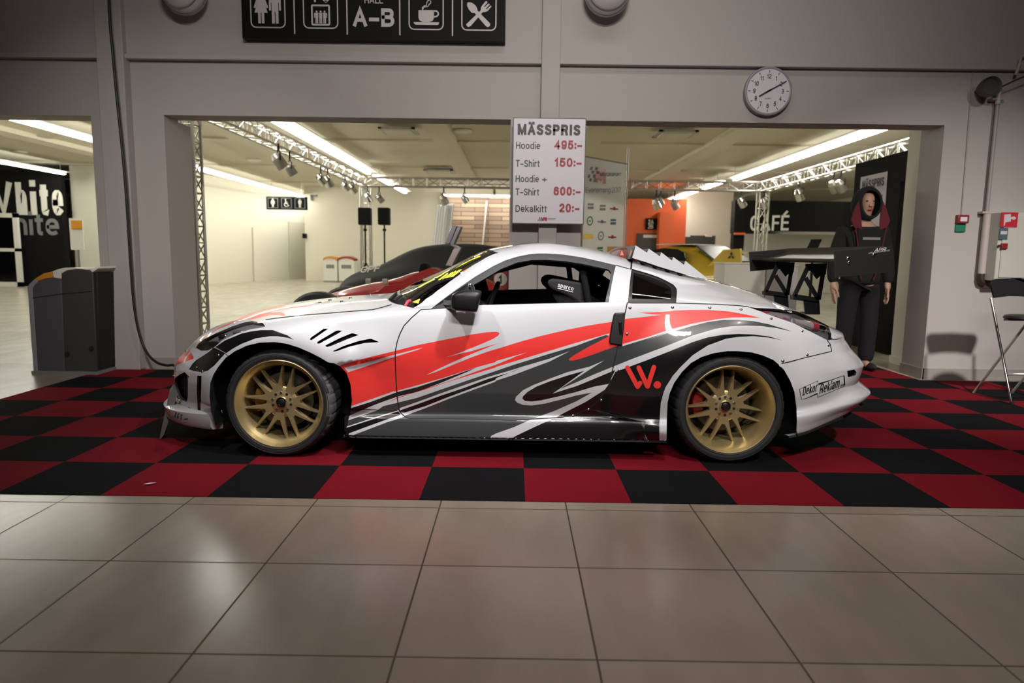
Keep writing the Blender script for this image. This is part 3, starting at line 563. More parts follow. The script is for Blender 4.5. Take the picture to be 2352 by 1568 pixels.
SEAMS = [  # dark shut lines: (points, width in px)
    (DOOR[:24]+[(1441, 696)], 2.6), ([(1441, 696), (1452, 697), (1553, 697), (1600, 698.5), (1640, 699.5), (1700, 703), (1720, 706)], 2.2),
    (Z(640, 640, 7.128, [(1850, 430), (1700, 475), (1550, 512), (1200, 540), (700, 580), (400, 605), (150, 632), (-60, 655), (-215, 680)]), 2.4),
    ([(1450, 588), (1450.5, 605), (1449.5, 619)], 4), ([(1415, 610), (1432, 614.8), (1449, 619.5)], 2.0),
    (Z(1750, 760, 6.273, [(940, 140), (985, 200), (1005, 300), (650, 385), (400, 450), (280, 478)]), 2.2),
    ([(967, 712), (989, 711), (1098, 702)], 2.0), (Z(780, 740, 5.6, [(150, 1122), (400, 1130), (740, 1142)]), 1.6),
    (Z(360, 680, 4.613, [(610, 552), (725, 612)]), 1.6), ([(517, 813), (524, 819)], 1.6)]
A_, B_, C_, D_, E_ = (780, 740, 5.6), (1140, 700, 4.9), (1380, 540, 2.851), (640, 640, 7.128), (360, 680, 4.613)
LIVERY = [  # painted on in this order
 ('grey_paint', Z(*A_, [(480, 1132), (740, 1040), (1000, 977), (1300, 872), (1700, 735), (2000, 635), (2240, 553)])+Z(*B_, [(300, 648), (600, 555), (900, 465), (1170, 365), (1235, 345), (1420, 400), (1420, 470), (1700, 385), (1960, 305)])+Z(*C_, [(300, 690), (450, 640), (600, 597), (700, 572), (800, 558), (900, 557), (1000, 566), (1100, 586), (1200, 616), (1255, 635), (1150, 611), (1050, 598), (950, 595), (850, 600), (750, 616), (600, 660), (400, 740), (200, 815), (60, 872)])+Z(*B_, [(1270, 890), (1000, 1100), (650, 1280), (280, 1450), (120, 1540)])+Z(*A_, [(1700, 1560), (400, 1530), (180, 1455), (600, 1295), (830, 1222), (850, 1195), (790, 1170), (760, 1135)])),
 ('black_paint', Z(*C_, [(1192, 692), (1100, 666), (1000, 653), (900, 650), (800, 655), (700, 672), (600, 703), (450, 763), (300, 822), (95, 898)])+Z(*B_, [(1270, 890), (1220, 960), (1000, 1100), (850, 1175), (650, 1280), (450, 1370), (280, 1450), (140, 1515), (0, 1640), (1835, 1640), (1835, 1350), (1850, 1110), (1880, 1000), (1905, 930), (1960, 845)])+Z(*C_, [(470, 925), (520, 868), (600, 790), (700, 725), (820, 681), (900, 669), (1000, 664), (1100, 674)])),
 ('white_paint', Z(*B_, [(1215, 630), (1050, 700), (800, 762), (600, 836), (420, 905), (300, 965), (220, 1040), (210, 1075), (235, 1105), (300, 1130), (400, 1137), (550, 1115), (750, 1065), (900, 1025), (1075, 992), (900, 1090), (650, 1200), (400, 1290), (200, 1380), (0, 1450), (-140, 1520), (120, 1530), (280, 1450), (450, 1370), (650, 1280), (850, 1175), (1000, 1100), (1220, 960), (1265, 895), (1330, 760), (1352, 690), (1340, 690), (1100, 787), (900, 877), (705, 957), (880, 845), (1040, 740)])),
 ('black_paint', Z(*B_, [(990, 747), (800, 800), (600, 866), (450, 925), (350, 985), (300, 1035), (293, 1060), (320, 1085), (400, 1092), (500, 1080), (700, 1035), (900, 985), (1100, 925), (1262, 895), (1340, 737), (1100, 838), (900, 920), (635, 1002), (750, 922), (860, 842)])),
 ('white_paint', Z(*A_, [(765, 1112), (1000, 1030), (1300, 920), (1600, 815), (1900, 712), (2240, 612)])+Z(*B_, [(300, 698), (600, 610), (825, 526), (600, 642), (400, 717), (200, 792), (0, 857)])+Z(*A_, [(2000, 772), (1700, 882), (1400, 992), (1100, 1112), (850, 1202), (785, 1165)])),
 ('black_paint', Z(*A_, [(768, 1142), (1000, 1060), (1300, 950), (1600, 850), (1900, 737), (2240, 637)])+Z(*B_, [(300, 706), (0, 829)])+Z(*A_, [(2000, 748), (1700, 856), (1400, 966), (1100, 1085), (900, 1147), (835, 1168), (790, 1165)])),
 ('red_paint', Z(*A_, [(5, 560), (300, 475), (710, 375), (1000, 300), (1350, 230), (1700, 162), (1900, 133), (2010, 128), (2045, 135), (2057, 150), (2040, 178), (1970, 222), (1870, 266), (1700, 336), (1500, 415), (1365, 457), (1500, 422), (1700, 376), (1900, 316), (2065, 272), (1950, 312), (1800, 372), (1600, 455), (1400, 545), (1250, 615), (1110, 687), (1250, 640), (1450, 556), (1700, 455), (1900, 385), (2100, 325)])+Z(*B_, [(0, 503), (250, 425), (500, 355), (800, 285), (1050, 235), (1290, 198), (1465, 162), (1700, 137), (1855, 117), (1740, 110), (1595, 92), (1750, 90), (1960, 76)])+Z(*C_, [(480, 496), (600, 492), (700, 492), (830, 501), (950, 522), (1050, 546), (950, 541), (850, 543), (750, 555), (600, 582), (450, 622), (300, 671), (150, 714)])+Z(*B_, [(1250, 505), (1100, 560), (950, 610), (870, 630), (828, 632), (815, 622), (830, 602), (900, 556), (1050, 470), (1150, 420), (1262, 360), (1275, 325), (1100, 375), (900, 432), (600, 522), (300, 612), (0, 703)])+Z(*A_, [(2000, 590), (1700, 681), (1400, 771), (1100, 871), (900, 931), (740, 986), (600, 1042), (740, 973), (700, 892), (300, 1032), (100, 1100), (30, 1000), (0, 700)])),
 ('white_paint', Z(*B_, [(345, 540), (200, 580), (0, 636)])+Z(*A_, [(2000, 520), (1750, 588), (1500, 668), (1300, 730), (1000, 815), (740, 888), (560, 950), (560, 1060), (740, 976), (900, 925), (1100, 858), (1300, 797), (1500, 732), (1750, 640), (2000, 555), (2240, 458)])+Z(*B_, [(200, 592)])),
 ('white_paint', Z(*A_, [(60, 590), (300, 535), (700, 425), (1000, 348), (1070, 332), (1000, 362), (720, 448), (400, 552), (110, 648)])),
 ('black_paint', Z(*A_, [(130, 1115), (400, 1030), (740, 903), (1000, 840), (1300, 742), (1500, 677), (1755, 588), (1650, 640), (1500, 702), (1300, 786), (1000, 898), (740, 963), (600, 1012), (450, 1068), (320, 1122), (150, 1195), (90, 1230)])),
 ('grey_paint', Z(*A_, [(105, 1268), (480, 1140), (560, 1085), (700, 1050), (745, 1140), (430, 1235), (70, 1352)])),
 ('black_paint', Z(*A_, [(65, 1370), (400, 1262), (755, 1150), (790, 1192), (450, 1312), (90, 1445)])),
 ('red_paint', Z(*E_, [(170, 770), (175, 735), (190, 700), (250, 640), (345, 573), (392, 650), (387, 670), (290, 703), (215, 730), (178, 765)])),
 ('white_paint', Z(*E_, [(280, 705), (300, 650), (345, 600), (356, 590), (360, 600), (318, 655), (296, 703)])),
 ('red_paint', Z(*E_, [(390, 545), (470, 475), (520, 425), (640, 350), (720, 312), (830, 262), (900, 225), (1000, 185), (1060, 150), (1130, 118), (1260, 95), (1384, 92)])+Z(*D_, [(100, 468), (250, 455), (450, 450), (560, 448), (400, 470), (150, 490), (0, 512)])+Z(*E_, [(1280, 135), (1150, 160), (1040, 200), (960, 245), (860, 262), (740, 318), (640, 360), (520, 440)])),
 ('red_paint', Z(*E_, [(950, 262), (1080, 195), (1200, 175), (1320, 175), (1360, 192), (1362, 208), (1340, 218), (1300, 205), (1200, 205), (1080, 235)])),
 ('black_paint', Z(*E_, [(620, 545), (720, 475), (900, 400), (1000, 378), (1100, 365), (1230, 364), (1384, 420)])+Z(*D_, [(100, 905), (250, 1008), (150, 975), (0, 952)])+Z(*E_, [(1290, 430), (1200, 430), (1050, 452), (900, 510), (800, 565), (735, 610)])),
 ('black_paint', BUMPER_PANEL),
]
for a, b in (((1475, 712), (1590, 925)), ((1603, 712), (1700, 922)), ((1773, 706), (1703, 922)), ((1590, 925), (1618, 885))):   # the W. mark behind the door
    d = np.subtract(b, a); n_ = np.array((-d[1], d[0]))/np.hypot(*d)*26; t_ = math.atan2(n_[1], n_[0])
    LIVERY.append(('red_paint', Z(*B_, [tuple(np.asarray(c)+26*np.array((math.cos(q), math.sin(q)))) for c, q0 in ((a, t_), (b, t_+PI)) for q in np.linspace(q0, q0+PI, 7)])))
LIVERY.append(('red_paint', Z(*B_, [(1812+43*math.cos(q), 905+42*math.sin(q)) for q in np.linspace(0, 2*PI, 16, endpoint=False)])))

def tr(poly, step=7.0, closed=True): return inv(smooth_poly(poly, step, closed))
P_ = {k: tr(v, 7, not k.startswith('arch')) for k, v in dict(arch_f=ARCH_F, arch_r=ARCH_R, door=DOOR, wframe=WFRAME, wopen=WOPEN, bpillar=BPILLAR, qglass=QGLASS, qpane=QPANE, tail=TAIL, head=HEAD, amber=AMBER, intake=INTAKE, slot=SLOT, rear_slot=REAR_SLOT).items()}
for k in ('arch_f', 'arch_r'):                          # run the wheel openings out through the lower edge
    q = P_[k]; P_[k] = np.concatenate([q, [[q[-1, 0], -.3], [q[0, 0], -.3]]])
VENT_ST = [tr(v, 5) for v in VENTS]
# windscreen and cowl: near edge traced, closed along the centre line
_ap = inv([(949, 708), (978, 687.5), (1005, 668), (1034, 647), (1060, 628.5), (1083, 612.5), (1104.5, 600), (1138, 583)])
_cw = inv([(887, 686), (893, 691), (899.5, 695), (920.6, 701), (941.6, 707)])
SCREEN = np.concatenate([_ap, [[-.15, 9.75], [-.19, 10.4], [-.205, 11]], [[-.80, 11], [-.765, 10.5], [-.715, 9.95]], [[-.66, 9.55]]])
COWL = np.concatenate([[[-.80, 11], [-.765, 10.5], [-.715, 9.95], [-.66, 9.55]], _ap[:1], _cw[::-1], [[-.86, 10.1], [-.90, 10.5], [-.91, 11]]])
HEADER = np.concatenate([_ap[-1:], [[-.15, 9.75], [-.19, 10.4], [-.205, 11], [-.185, 11], [-.17, 10.4], [-.128, 9.72]], [_ap[-1]+np.array([.02, -.02])]])
BACKGLASS = np.array([(.78, 11), (.78, 10.2), (.80, 9.75), (1.1, 9.6), (1.45, 9.62), (1.52, 10.2), (1.53, 11)])
def dens(p, ds=.03):
    out = []
    for i in range(len(p)):
        a, b = p[i], p[(i+1) % len(p)]; m = max(1, int(math.hypot(b[0]-a[0], (b[1]-a[1])*.13)/ds)); out += [a+(b-a)*j/m for j in range(m)]
    return np.array(out)
SCREEN, COWL, BACKGLASS, HEADER = dens(SCREEN), dens(COWL), dens(BACKGLASS), dens(HEADER)
def ribbon(pts, w):
    p = smooth_poly(pts, 6, False); l, r = [], []
    for i in range(len(p)):
        d = np.subtract(p[min(i+1, len(p)-1)], p[max(i-1, 0)]); n = np.array((-d[1], d[0]))/max(np.hypot(*d), 1e-6)*w/2
        l.append(tuple(np.add(p[i], n))); r.append(tuple(np.subtract(p[i], n)))
    return inv(l+r[::-1])
SEAM_ST = [ribbon(p, w) for p, w in SEAMS]
LIV_ST = [(m, tr(p, 6)) for m, p in LIVERY]
_hl = inv(Z(640, 640, 7.128, [(1850, 430), (1700, 475), (1550, 512), (1200, 540), (700, 580), (400, 605), (150, 632), (-60, 655), (-215, 680)]))
HOODP = np.concatenate([_hl, [[_hl[-1, 0]-.12, _hl[-1, 1]+.25], [-1.93, 9.3], [-1.97, 10.2], [-1.98, 11], [-.91, 11], [-.90, 10.5], [-.86, 10.1]], _cw[:1]])
HOODP = dens(HOODP, .05)
REARB = np.concatenate([inv(Z(1750, 760, 6.273, [(280, 478), (400, 450), (650, 385), (1005, 300), (985, 200), (940, 140)])), [[2.02, 8.2], [2.05, 9], [2.06, 11], [2.28, 11], [2.28, -.2], [1.3, -.2]]])
FRONTB = np.concatenate([inv(Z(360, 680, 4.613, [(735, 640), (725, 612), (610, 552), (540, 583), (470, 585), (415, 555)])), [[-1.93, 9.3], [-1.97, 10.2], [-1.98, 11], [-2.16, 11], [-2.16, -.2], [-1.3, -.2], [-1.3, 3]]])
QUARTER = np.concatenate([inv([(1414.5, 847), (1425.7, 802), (1436, 741), (1441, 697), (1553, 697), (1600, 698.5), (1640, 699.5), (1700, 703), (1717, 706), (1761, 722), (1822, 743), (1884, 774), (1900, 782), (1907, 792), (1910, 808), (1853, 820.6), (1794.6, 836)]), [[1.3, 3], [.85, -.2], [.78, -.2], [.75, 3.4]], inv([(1352, 940), (1381, 911), (1400, 881.6)])])

TS = .13
def inside(poly, x, y):
    c = np.zeros(len(x), bool); n = len(poly); j = n-1
    for i in range(n):
        xi, yi, xj, yj = poly[i][0], poly[i][1], poly[j][0], poly[j][1]
        if yi != yj:
            k = ((yi > y) != (yj > y)); c ^= k & (x < (xj-xi)*(y-yi)/(yj-yi)+xi)
        j = i
    return c
_cons = [P_[k] for k in ('arch_f', 'arch_r', 'door', 'wframe', 'wopen', 'bpillar', 'qglass', 'qpane', 'tail', 'head', 'amber', 'intake', 'slot', 'rear_slot')]+VENT_ST+SEAM_ST+[p for _, p in LIV_ST]+[SCREEN, COWL, HEADER, BACKGLASS, HOODP, REARB, FRONTB, QUARTER]
pts, edges = [], []
for p in _cons:
    p = np.stack([np.clip(p[:, 0], XF0, XR0), np.clip(p[:, 1], -.3, 11)], 1); k = len(pts); pts += [tuple(q) for q in p]; edges += [(k+i, k+(i+1) % len(p)) for i in range(len(p))]
k = len(pts)                                            # outer border of the half body
bs = np.linspace(XF0, XR0, 240); bt = np.linspace(0, 11, 120)
border = [(s, 0) for s in bs[:-1]]+[(XR0, t) for t in bt[:-1]]+[(s, 11) for s in bs[::-1][:-1]]+[(XF0, t) for t in bt[::-1][:-1]]
pts += border; edges += [(k+i, k+(i+1) % len(border)) for i in range(len(border))]
cp = np.array(pts)*(1, TS)
gs = np.concatenate([np.linspace(XF0+.004, -1.5, 60), np.arange(-1.48, 1.7, .022), np.linspace(1.71, XR0-.004, 50)])
grid = np.array([(s, t) for i, s in enumerate(gs) for t in np.arange(.06+(i % 2)*.05, 10.97, .11)])
keep = np.ones(len(grid), bool)
for i in range(0, len(grid), 2000):
    d = ((grid[i:i+2000, None, :]*(1, TS)-cp[None])**2).sum(2).min(1); keep[i:i+2000] = d > .0055**2
pts += [tuple(q) for q in grid[keep]]
_r = mgeo.delaunay_2d_cdt([Vector((s, t*TS)) for s, t in pts], edges, [], 0, 1e-5, False)
V2 = np.array([(v.x, v.y/TS) for v in _r[0]]); F2 = np.array([tuple(f) for f in _r[2]])
cen = V2[F2].mean(1); cs, ct = cen[:, 0], cen[:, 1]
hole = (ct < 0) | inside(P_['arch_f'], cs, ct) | inside(P_['arch_r'], cs, ct) | inside(P_['wopen'], cs, ct)
V2[:, 0] = np.clip(V2[:, 0], XF0, XR0); V2[:, 1] = np.clip(V2[:, 1], 0, 11)
colr = np.full(len(cs), 'white_paint', dtype=object)
for m, p in LIV_ST: colr[inside(p, cs, ct)] = m
panel = np.full(len(cs), 'fender', dtype=object)
def put(name, poly, cond=True): panel[inside(poly, cs, ct) & cond] = name
panel[(cs > -.6) & (ct > 7.0)] = 'roof'; panel[(cs > -.86) & (ct > 8.6)] = 'roof'
_gap = float(inv([(1450, 605)])[0, 0]); panel[(cs > _gap) & (ct > 6.9)] = 'tailgate'
put('front_bumper', FRONTB); put('hood', HOODP); put('rear_quarter_panel', QUARTER); put('rear_bumper', REARB)
panel[(ct < 3.75) & (cs > -1.0) & (cs < .9) & (panel != 'rear_bumper')] = 'side_skirt'
put('door', P_['door']); panel[(panel == 'door') & (ct < 3.6)] = 'side_skirt'
put('window_frame', P_['wframe']); put('pillar_cover', P_['bpillar'])
put('quarter_window', P_['qglass']); put('quarter_pane', P_['qpane']); put('windscreen', SCREEN); put('cowl', COWL); put('header', HEADER)
put('rear_window', BACKGLASS); put('tail_lamp', P_['tail']); put('headlamp', P_['head'])
colr[panel == 'window_frame'] = 'frame_trim'; colr[panel == 'quarter_window'] = 'black_trim'; colr[panel == 'cowl'] = 'black_trim'; colr[panel == 'header'] = 'black_trim'
for p in SEAM_ST: colr[inside(p, cs, ct) & ~np.isin(panel, ['windscreen', 'quarter_pane', 'cowl'])] = 'seam'
for q in VENT_ST+[P_['intake'], P_['slot'], P_['rear_slot']]: hole |= inside(q, cs, ct)

# stray slivers join the panel they touch most
_ed = {}
for i_, t_ in enumerate(F2):
    for a_, b_ in ((t_[0], t_[1]), (t_[1], t_[2]), (t_[2], t_[0])): _ed.setdefault((min(a_, b_), max(a_, b_)), []).append(i_)
_nb = [[] for _ in F2]
for l_ in _ed.values():
    if len(l_) == 2: _nb[l_[0]].append(l_[1]); _nb[l_[1]].append(l_[0])
_area = np.abs(np.cross(V2[F2[:, 1]]-V2[F2[:, 0]], V2[F2[:, 2]]-V2[F2[:, 0]]))
for _pass in range(2):
    _seen = np.zeros(len(F2), bool); _comp = {}
    for i_ in np.where(~hole)[0]:
        if _seen[i_]: continue
        st_, cm = [i_], []; _seen[i_] = True
        while st_:
            k_ = st_.pop(); cm.append(k_)
            for j_ in _nb[k_]:
                if not _seen[j_] and not hole[j_] and panel[j_] == panel[i_]: _seen[j_] = True; st_.append(j_)
        _comp.setdefault(panel[i_], []).append(cm)
    for nm_, cs_l in _comp.items():
        cs_l.sort(key=lambda c: -_area[c].sum())
        for cm in cs_l[1:]:
            if nm_ in ('headlamp', 'tail_lamp', 'windscreen'): pass
            vote = {}
            for k_ in cm:
                for j_ in _nb[k_]:
                    if not hole[j_] and panel[j_] != nm_: vote[panel[j_]] = vote.get(panel[j_], 0)+1
            if vote: panel[cm] = max(vote, key=vote.get)
            else: hole[cm] = True

racer = thing('drift_car', (0, YC, .003), 'low white race coupe with red and black swooshes, gold wheels and rear wing', 'car')
def shell(name, sel, sides, fixed=None, thick=.012, off=0.0, inner='matt_black', label=None, parent=None):
    """one panel as a real sheet: outer skin, inner skin and the rim between them"""
    fi = F2[sel]
    if not len(fi): return None
    mats = sorted(set(colr[sel])) if fixed is None else [fixed]; mi = [mats.index(c) for c in colr[sel]] if fixed is None else [0]*len(fi)
    used, invx = np.unique(fi, return_inverse=True); fi = invx.reshape(fi.shape); st = V2[used]
    p0 = car(st[:, 0], st[:, 1]); n = car_n(st[:, 0], st[:, 1]); po = p0+n*off; pi = p0+n*(off-thick)
    ec = {}
    for t in fi:
        for a, b in ((t[0], t[1]), (t[1], t[2]), (t[2], t[0])): ec[(a, b)] = ec.get((a, b), 0)+1
    rim = [(a, b) for (a, b) in ec if (b, a) not in ec and not (st[a, 1] > 10.995 and st[b, 1] > 10.995)]
    nv = len(used); out = None
    for grp in ((sides,) if len(sides) == 2 and fixed != 'split' and name in MERGED else [(s,) for s in sides]):
        V, Fc, Mi, Nn = [], [], [], []
        for sd in grp:
            o = len(V)
            def w3(p): return np.stack([p[:, 0], -sd*p[:, 1], p[:, 2]], 1)
            n3 = w3(n)
            V += list(w3(po)); Nn += list(n3)
            ff = fi if sd > 0 else fi[:, ::-1]
            tri = po[ff[0]] if False else None
            Fc += [tuple(int(q)+o for q in t) for t in ff]; Mi += mi
            if thick:
                V += list(w3(pi)); Nn += list(-n3); Fc += [tuple(int(q)+o+nv for q in t[::-1]) for t in ff]; Mi += [len(mats)]*len(ff)
                for a, b in rim:
                    k = len(V); q = [w3(po[[a]])[0], w3(po[[b]])[0], w3(pi[[b]])[0], w3(pi[[a]])[0]]
                    V += q; fn = np.cross(q[1]-q[0], q[2]-q[0]); fn = fn/max(np.linalg.norm(fn), 1e-9); Nn += [fn]*4
                    Fc.append((k, k+1, k+2, k+3)); Mi.append(len(mats))
        me = bpy.data.meshes.new(name); me.from_pydata([tuple(map(float, q)) for q in V], [], Fc)
        for m in mats+([inner] if thick else []): me.materials.append(M[m])
        me.polygons.foreach_set('material_index', Mi)
        # wind the faces the way their normals look
        bmx = bmesh.new(); bmx.from_mesh(me); bmx.faces.ensure_lookup_table()
        for f in bmx.faces:
            if f.normal.dot(Vector(sum((Nn[v.index] for v in f.verts), np.zeros(3)))) < 0: f.normal_flip()
        bmx.to_mesh(me); bmx.free()
        me.polygons.foreach_set('use_smooth', [True]*len(me.polygons))
        me.normals_split_custom_set_from_vertices([tuple(q) for q in Nn])
        ob = bpy.data.objects.new(name, me); COL.objects.link(ob); ob.parent = parent or racer
        if label: ob['label'] = label
        out = out or ob
    return out
MERGED = {'front_bumper', 'hood', 'roof', 'tailgate', 'rear_bumper', 'windscreen', 'cowl', 'rear_window', 'windscreen_seal'}
BOTH = (1, -1)
parts = {}
for nm in ('front_bumper', 'hood', 'fender', 'door', 'side_skirt', 'rear_quarter_panel', 'rear_bumper', 'roof', 'tailgate', 'window_frame', 'pillar_cover', 'cowl'):
    parts[nm] = shell(nm, (panel == nm) & ~hole, BOTH)
parts['seal'] = shell('windscreen_seal', (panel == 'header'), BOTH, 'black_trim')
parts['qframe'] = shell('quarter_window', (panel == 'quarter_window') & ~hole, BOTH, off=-.004, label='black framed rear side window')
shell('pane', panel == 'quarter_pane', (1,), 'side_glass', thick=0, off=-.006, parent=parts['qframe'])
parts['windscreen'] = shell('windscreen', panel == 'windscreen', BOTH, 'screen_glass', thick=0, off=-.003)
shell('rear_window', panel == 'rear_window', BOTH, 'side_glass', thick=0, off=-.003)
# ---- lamps
def skin(name, poly_sel, m, off, parent=None, thick=0): return shell(name, poly_sel, BOTH, m, thick=thick, off=off, parent=parent)
selh = panel == 'headlamp'; colr[selh] = 'lamp_silver'; colr[selh & inside(P_['amber'], cs, ct)] = 'amber'
hl = shell('headlamp', selh, BOTH, off=-.022, thick=.004, label='swept headlamp with an amber strip along its lower edge')
shell('lens', selh, (1,), 'lamp_glass', thick=0, off=.001, parent=hl)
def surf(u, v, off=0.0):
    st = inv([(u, v)]); return car_xyz(st[:, 0], st[:, 1], 1, off)[0]
p = surf(508, 768, -.02); MB().ball(p, (.035, .015, .018), 12, 8).build('reflector', 'chrome', hl)
p = surf(545, 757, -.02); MB().ball(p, (.04, .012, .013), 12, 8).build('reflector', 'lamp_clear', hl)
selt = panel == 'tail_lamp'; colr[selt] = 'lamp_dark'
T7 = (1700, 560, 6.533)
for m, q in (('lamp_red', [(200, 955), (455, 985), (430, 1055), (330, 1025)]), ('lamp_clear', [(455, 985), (800, 1010), (770, 1100), (430, 1055)]), ('lamp_red', [(510, 1065), (745, 1098), (720, 1155), (600, 1125)])):
    colr[selt & inside(tr(Z(*T7, q), 4), cs, ct)] = m
tl_ = shell('tail_lamp', selt, BOTH, off=-.02, thick=.004, label='pointed tail lamp with red and clear segments')
shell('lens', selt, (1,), 'lamp_glass', thick=0, off=.001, parent=tl_)
pa, pb, pc, pd = surf(1826, 737, -.02), surf(1864, 746, -.014), surf(1874, 748, -.013), surf(1889, 752, -.013)
MB().cyl(pa, pb, .026, .03, 20).build('bulb_holder', 'lamp_clear', tl_); MB().cyl(pb, pc, .032, n=20).build('ring', 'lamp_red', tl_); MB().cyl(pc, pd, .03, n=20).build('bulb', 'chrome', tl_)

# ---- wheels
def wheel(hub, face, width, dish, cal, cal_ang, scuff=False, far=False, parent=racer):
    sg = -1 if not far else 1
    hx, hz = hub; c = np.array((hx, face, hz)); ax = np.array((0, sg, 0.0))
    P = lambda r, a, h: c+np.array((r*math.cos(a), sg*h, r*math.sin(a)))
    R = hz-.003
    mb = MB()
    N = 96
    mb.lathe([(.247, -.012), (.252, -.004), (.257, 0), (.2585, .004), (.255, .0065), (.251, .005), (.247, -.003), (.242, -.014), (.238, -.022), (.226, -dish*.8), (.220, -dish-.004), (.2165, -dish-.016), (.212, -dish-.05), (.206, -dish-.075), (.205, -width+.02), (.236, -width)], c, ax, N)
    hd = -dish-.008                                      # hub face depth
    mb.lathe([(.001, hd), (.084, hd), (.092, hd-.006), (.092, hd-.045), (.001, hd-.045)], c, ax, 56)
    for k in range(7):
        a0 = PI/2+k*2*PI/7-(0.04 if not scuff else .20)
        for s in (-1, 1):
            rings = []
            for r, off, w, h, th in ((.070, .022, .036, hd-.001, .04), (.098, .0265, .031, hd+.002, .038), (.125, .0285, .0235, hd+.005, .036), (.16, .030, .018, hd+.007, .032), (.195, .0315, .014, hd+.006, .03), (.219, .0325, .0105, hd+.002, .028)):
                ca, sa = math.cos(a0), math.sin(a0)
                def L(b, hh): return c+np.array((r*ca-(s*off+b)*sa, sg*hh, r*sa+(s*off+b)*ca))
                rings.append([L(-w/2, h-th), L(-w/2, h-.006), L(-w/2+.003, h), L(w/2-.003, h), L(w/2, h-.006), L(w/2, h-th)])
            mb.loft(rings, caps=True)
        av = a0+PI/7                                    # web where two spokes of neighbouring pairs meet
        q = [P(.070, av-.40, hd), P(.104, av-.13, hd+.002), P(.112, av, hd), P(.104, av+.13, hd+.002), P(.070, av+.40, hd)]
        mb.prism(q, (0, -sg*.034, 0))
    wl = mb.build('wheel', 'gold', parent, smooth=40, label='gold multi spoke wheel')
    tb = MB(); prof = [(.246, -.01), (.256, .002), (.268, .010), (.284, .013), (R-.022, .009), (R-.012, .001), (R-.005, -.012), (R-.001, -.03), (R, -.06), (R, -width+.07), (R-.001, -width+.03), (R-.006, -width+.012), (R-.02, -width-.002), (.27, -width-.004), (.247, -width+.006)]
    n = 192; rings = []
    for r, h in prof:
        rings.append([P(r-(.0045 if (i % 6 == 0 and r > R-.013) else 0), 2*PI*i/n, h) for i in range(n)])
    tb.loft(rings); tb.m = list(tb.m)
    if scuff:
        for j in range(3, 9):
            for i in range(n):
                a = math.degrees(2*PI*(i+.5)/n); a = a-360 if a > 180 else a
                if -32+4*math.sin(i*.9)-2*(j-5) < a < 30+5*math.sin(i*1.7) and (j > 4 or abs(a) < 14): tb.m[j*n+i] = 1
    for rr in (.262, R-.026): tb.lathe([(rr, .0115), (rr+.0015, .0135), (rr+.003, .0125)], c, ax, 96)
    tb.build('tyre', ['tyre', 'scuffed'], wl, smooth=40)
    cb = MB(); cb.lathe([(.001, hd+.014), (.018, hd+.013), (.022, hd+.010), (.024, hd)], c, ax, 28); cb.build('centre_cap', 'black_trim', wl)
    rb = MB(); rb.lathe([(.024, hd+.006), (.027, hd+.014), (.031, hd+.013), (.033, hd)], c, ax, 28)
    for k in range(20): rb.ball(P(.0285, k*PI/10, hd+.014), .0022, 6, 4)
    rb.build('cap_ring', 'chrome', wl)
    for k in range(5):
        a = .35+k*2*PI/5; MB().cyl(P(.055, a, hd-.02), P(.055, a, hd+.004), .0095, .0075, 12).build('lug_nut', 'steel', wl)
        a += PI/5; MB().cyl(P(.055, a, hd-.02), P(.055, a, hd+.0006), .0085, n=14).build('bolt_hole', 'matt_black', wl)
    MB().lathe([(.05, hd-.075), (.165, hd-.075), (.165, hd-.10), (.05, hd-.10)], c, ax, 48, close=True).build('brake_disc', 'disc', wl)
    kb = MB(); rr = []
    for a in np.linspace(cal_ang-.42, cal_ang+.42, 9): rr.append([P(.115, a, hd-.05), P(.178, a, hd-.05), P(.178, a, hd-.12), P(.115, a, hd-.12)])
    kb.loft(rr, caps=True); kb.build('brake_caliper', cal, wl, bevel=.006)
    MB().lathe([(.203, hd-.13), (.001, hd-.13)], c, ax, 40).build('hub_backing', 'matt_black', wl)
    return wl
wheel(HF, 3.857, .245, .045, 'caliper_gold', PI, scuff=True); wheel(HR, 3.855, .285, .092, 'caliper_red', PI)
wheel(HF, 2*YC-3.857, .245, .045, 'caliper_gold', PI, far=True); wheel(HR, 2*YC-3.855, .285, .092, 'caliper_red', PI, far=True)
# ---- under the skin
b = MB()
for (x0, x1, w, z0, z1) in ((-1.98, -.9, .46, .16, .62), (-1.0, .9, .80, .135, .22), (.8, 1.95, .50, .16, .62), (-.95, .85, .14, .2, .42)): b.box(x0, x1, YC-w, YC+w, z0, z1)
b.box(-.93, -.86, YC-.82, YC+.82, .14, .70); b.box(.80, .86, YC-.84, YC+.84, .14, .62); b.box(1.72, 1.80, YC-.80, YC+.80, .2, .60); b.box(-1.86, -1.80, YC-.74, YC+.74, .2, .5)
b.build('underbody', 'matt_black', racer, smooth=0)
for hub in (HF, HR):
    for sd in (1, -1):
        rings = [[(hub[0]+.415*math.cos(a), YC-sd*w, hub[1]+.415*math.sin(a)) for a in np.linspace(-.35, PI+.35, 28)] for w in (.86, .80, .46)]
        MB().loft(rings, cyclic=False).build('wheel_arch_liner', 'matt_black', racer)
for x in (-1.352, 1.252): MB().cyl((x, YC-.66, .31), (x, YC+.66, .31), .035).build('axle', 'matt_black', racer)
b = MB().tube([surf(480, 868, -.1)+(0.05, .1, 0), surf(500, 900)+(.16, .15, 0)], .02)
# ---- dark inserts behind the openings cut in the skin
for nm, poly in [('side_intake', P_['intake']), ('bumper_slot', P_['slot']), ('rear_bumper_slot', P_['rear_slot'])]+[('fender_vent', v) for v in VENT_ST]:
    shell(nm, inside(poly, cs, ct), (1,), 'matt_black', thick=.003, off=-.03)
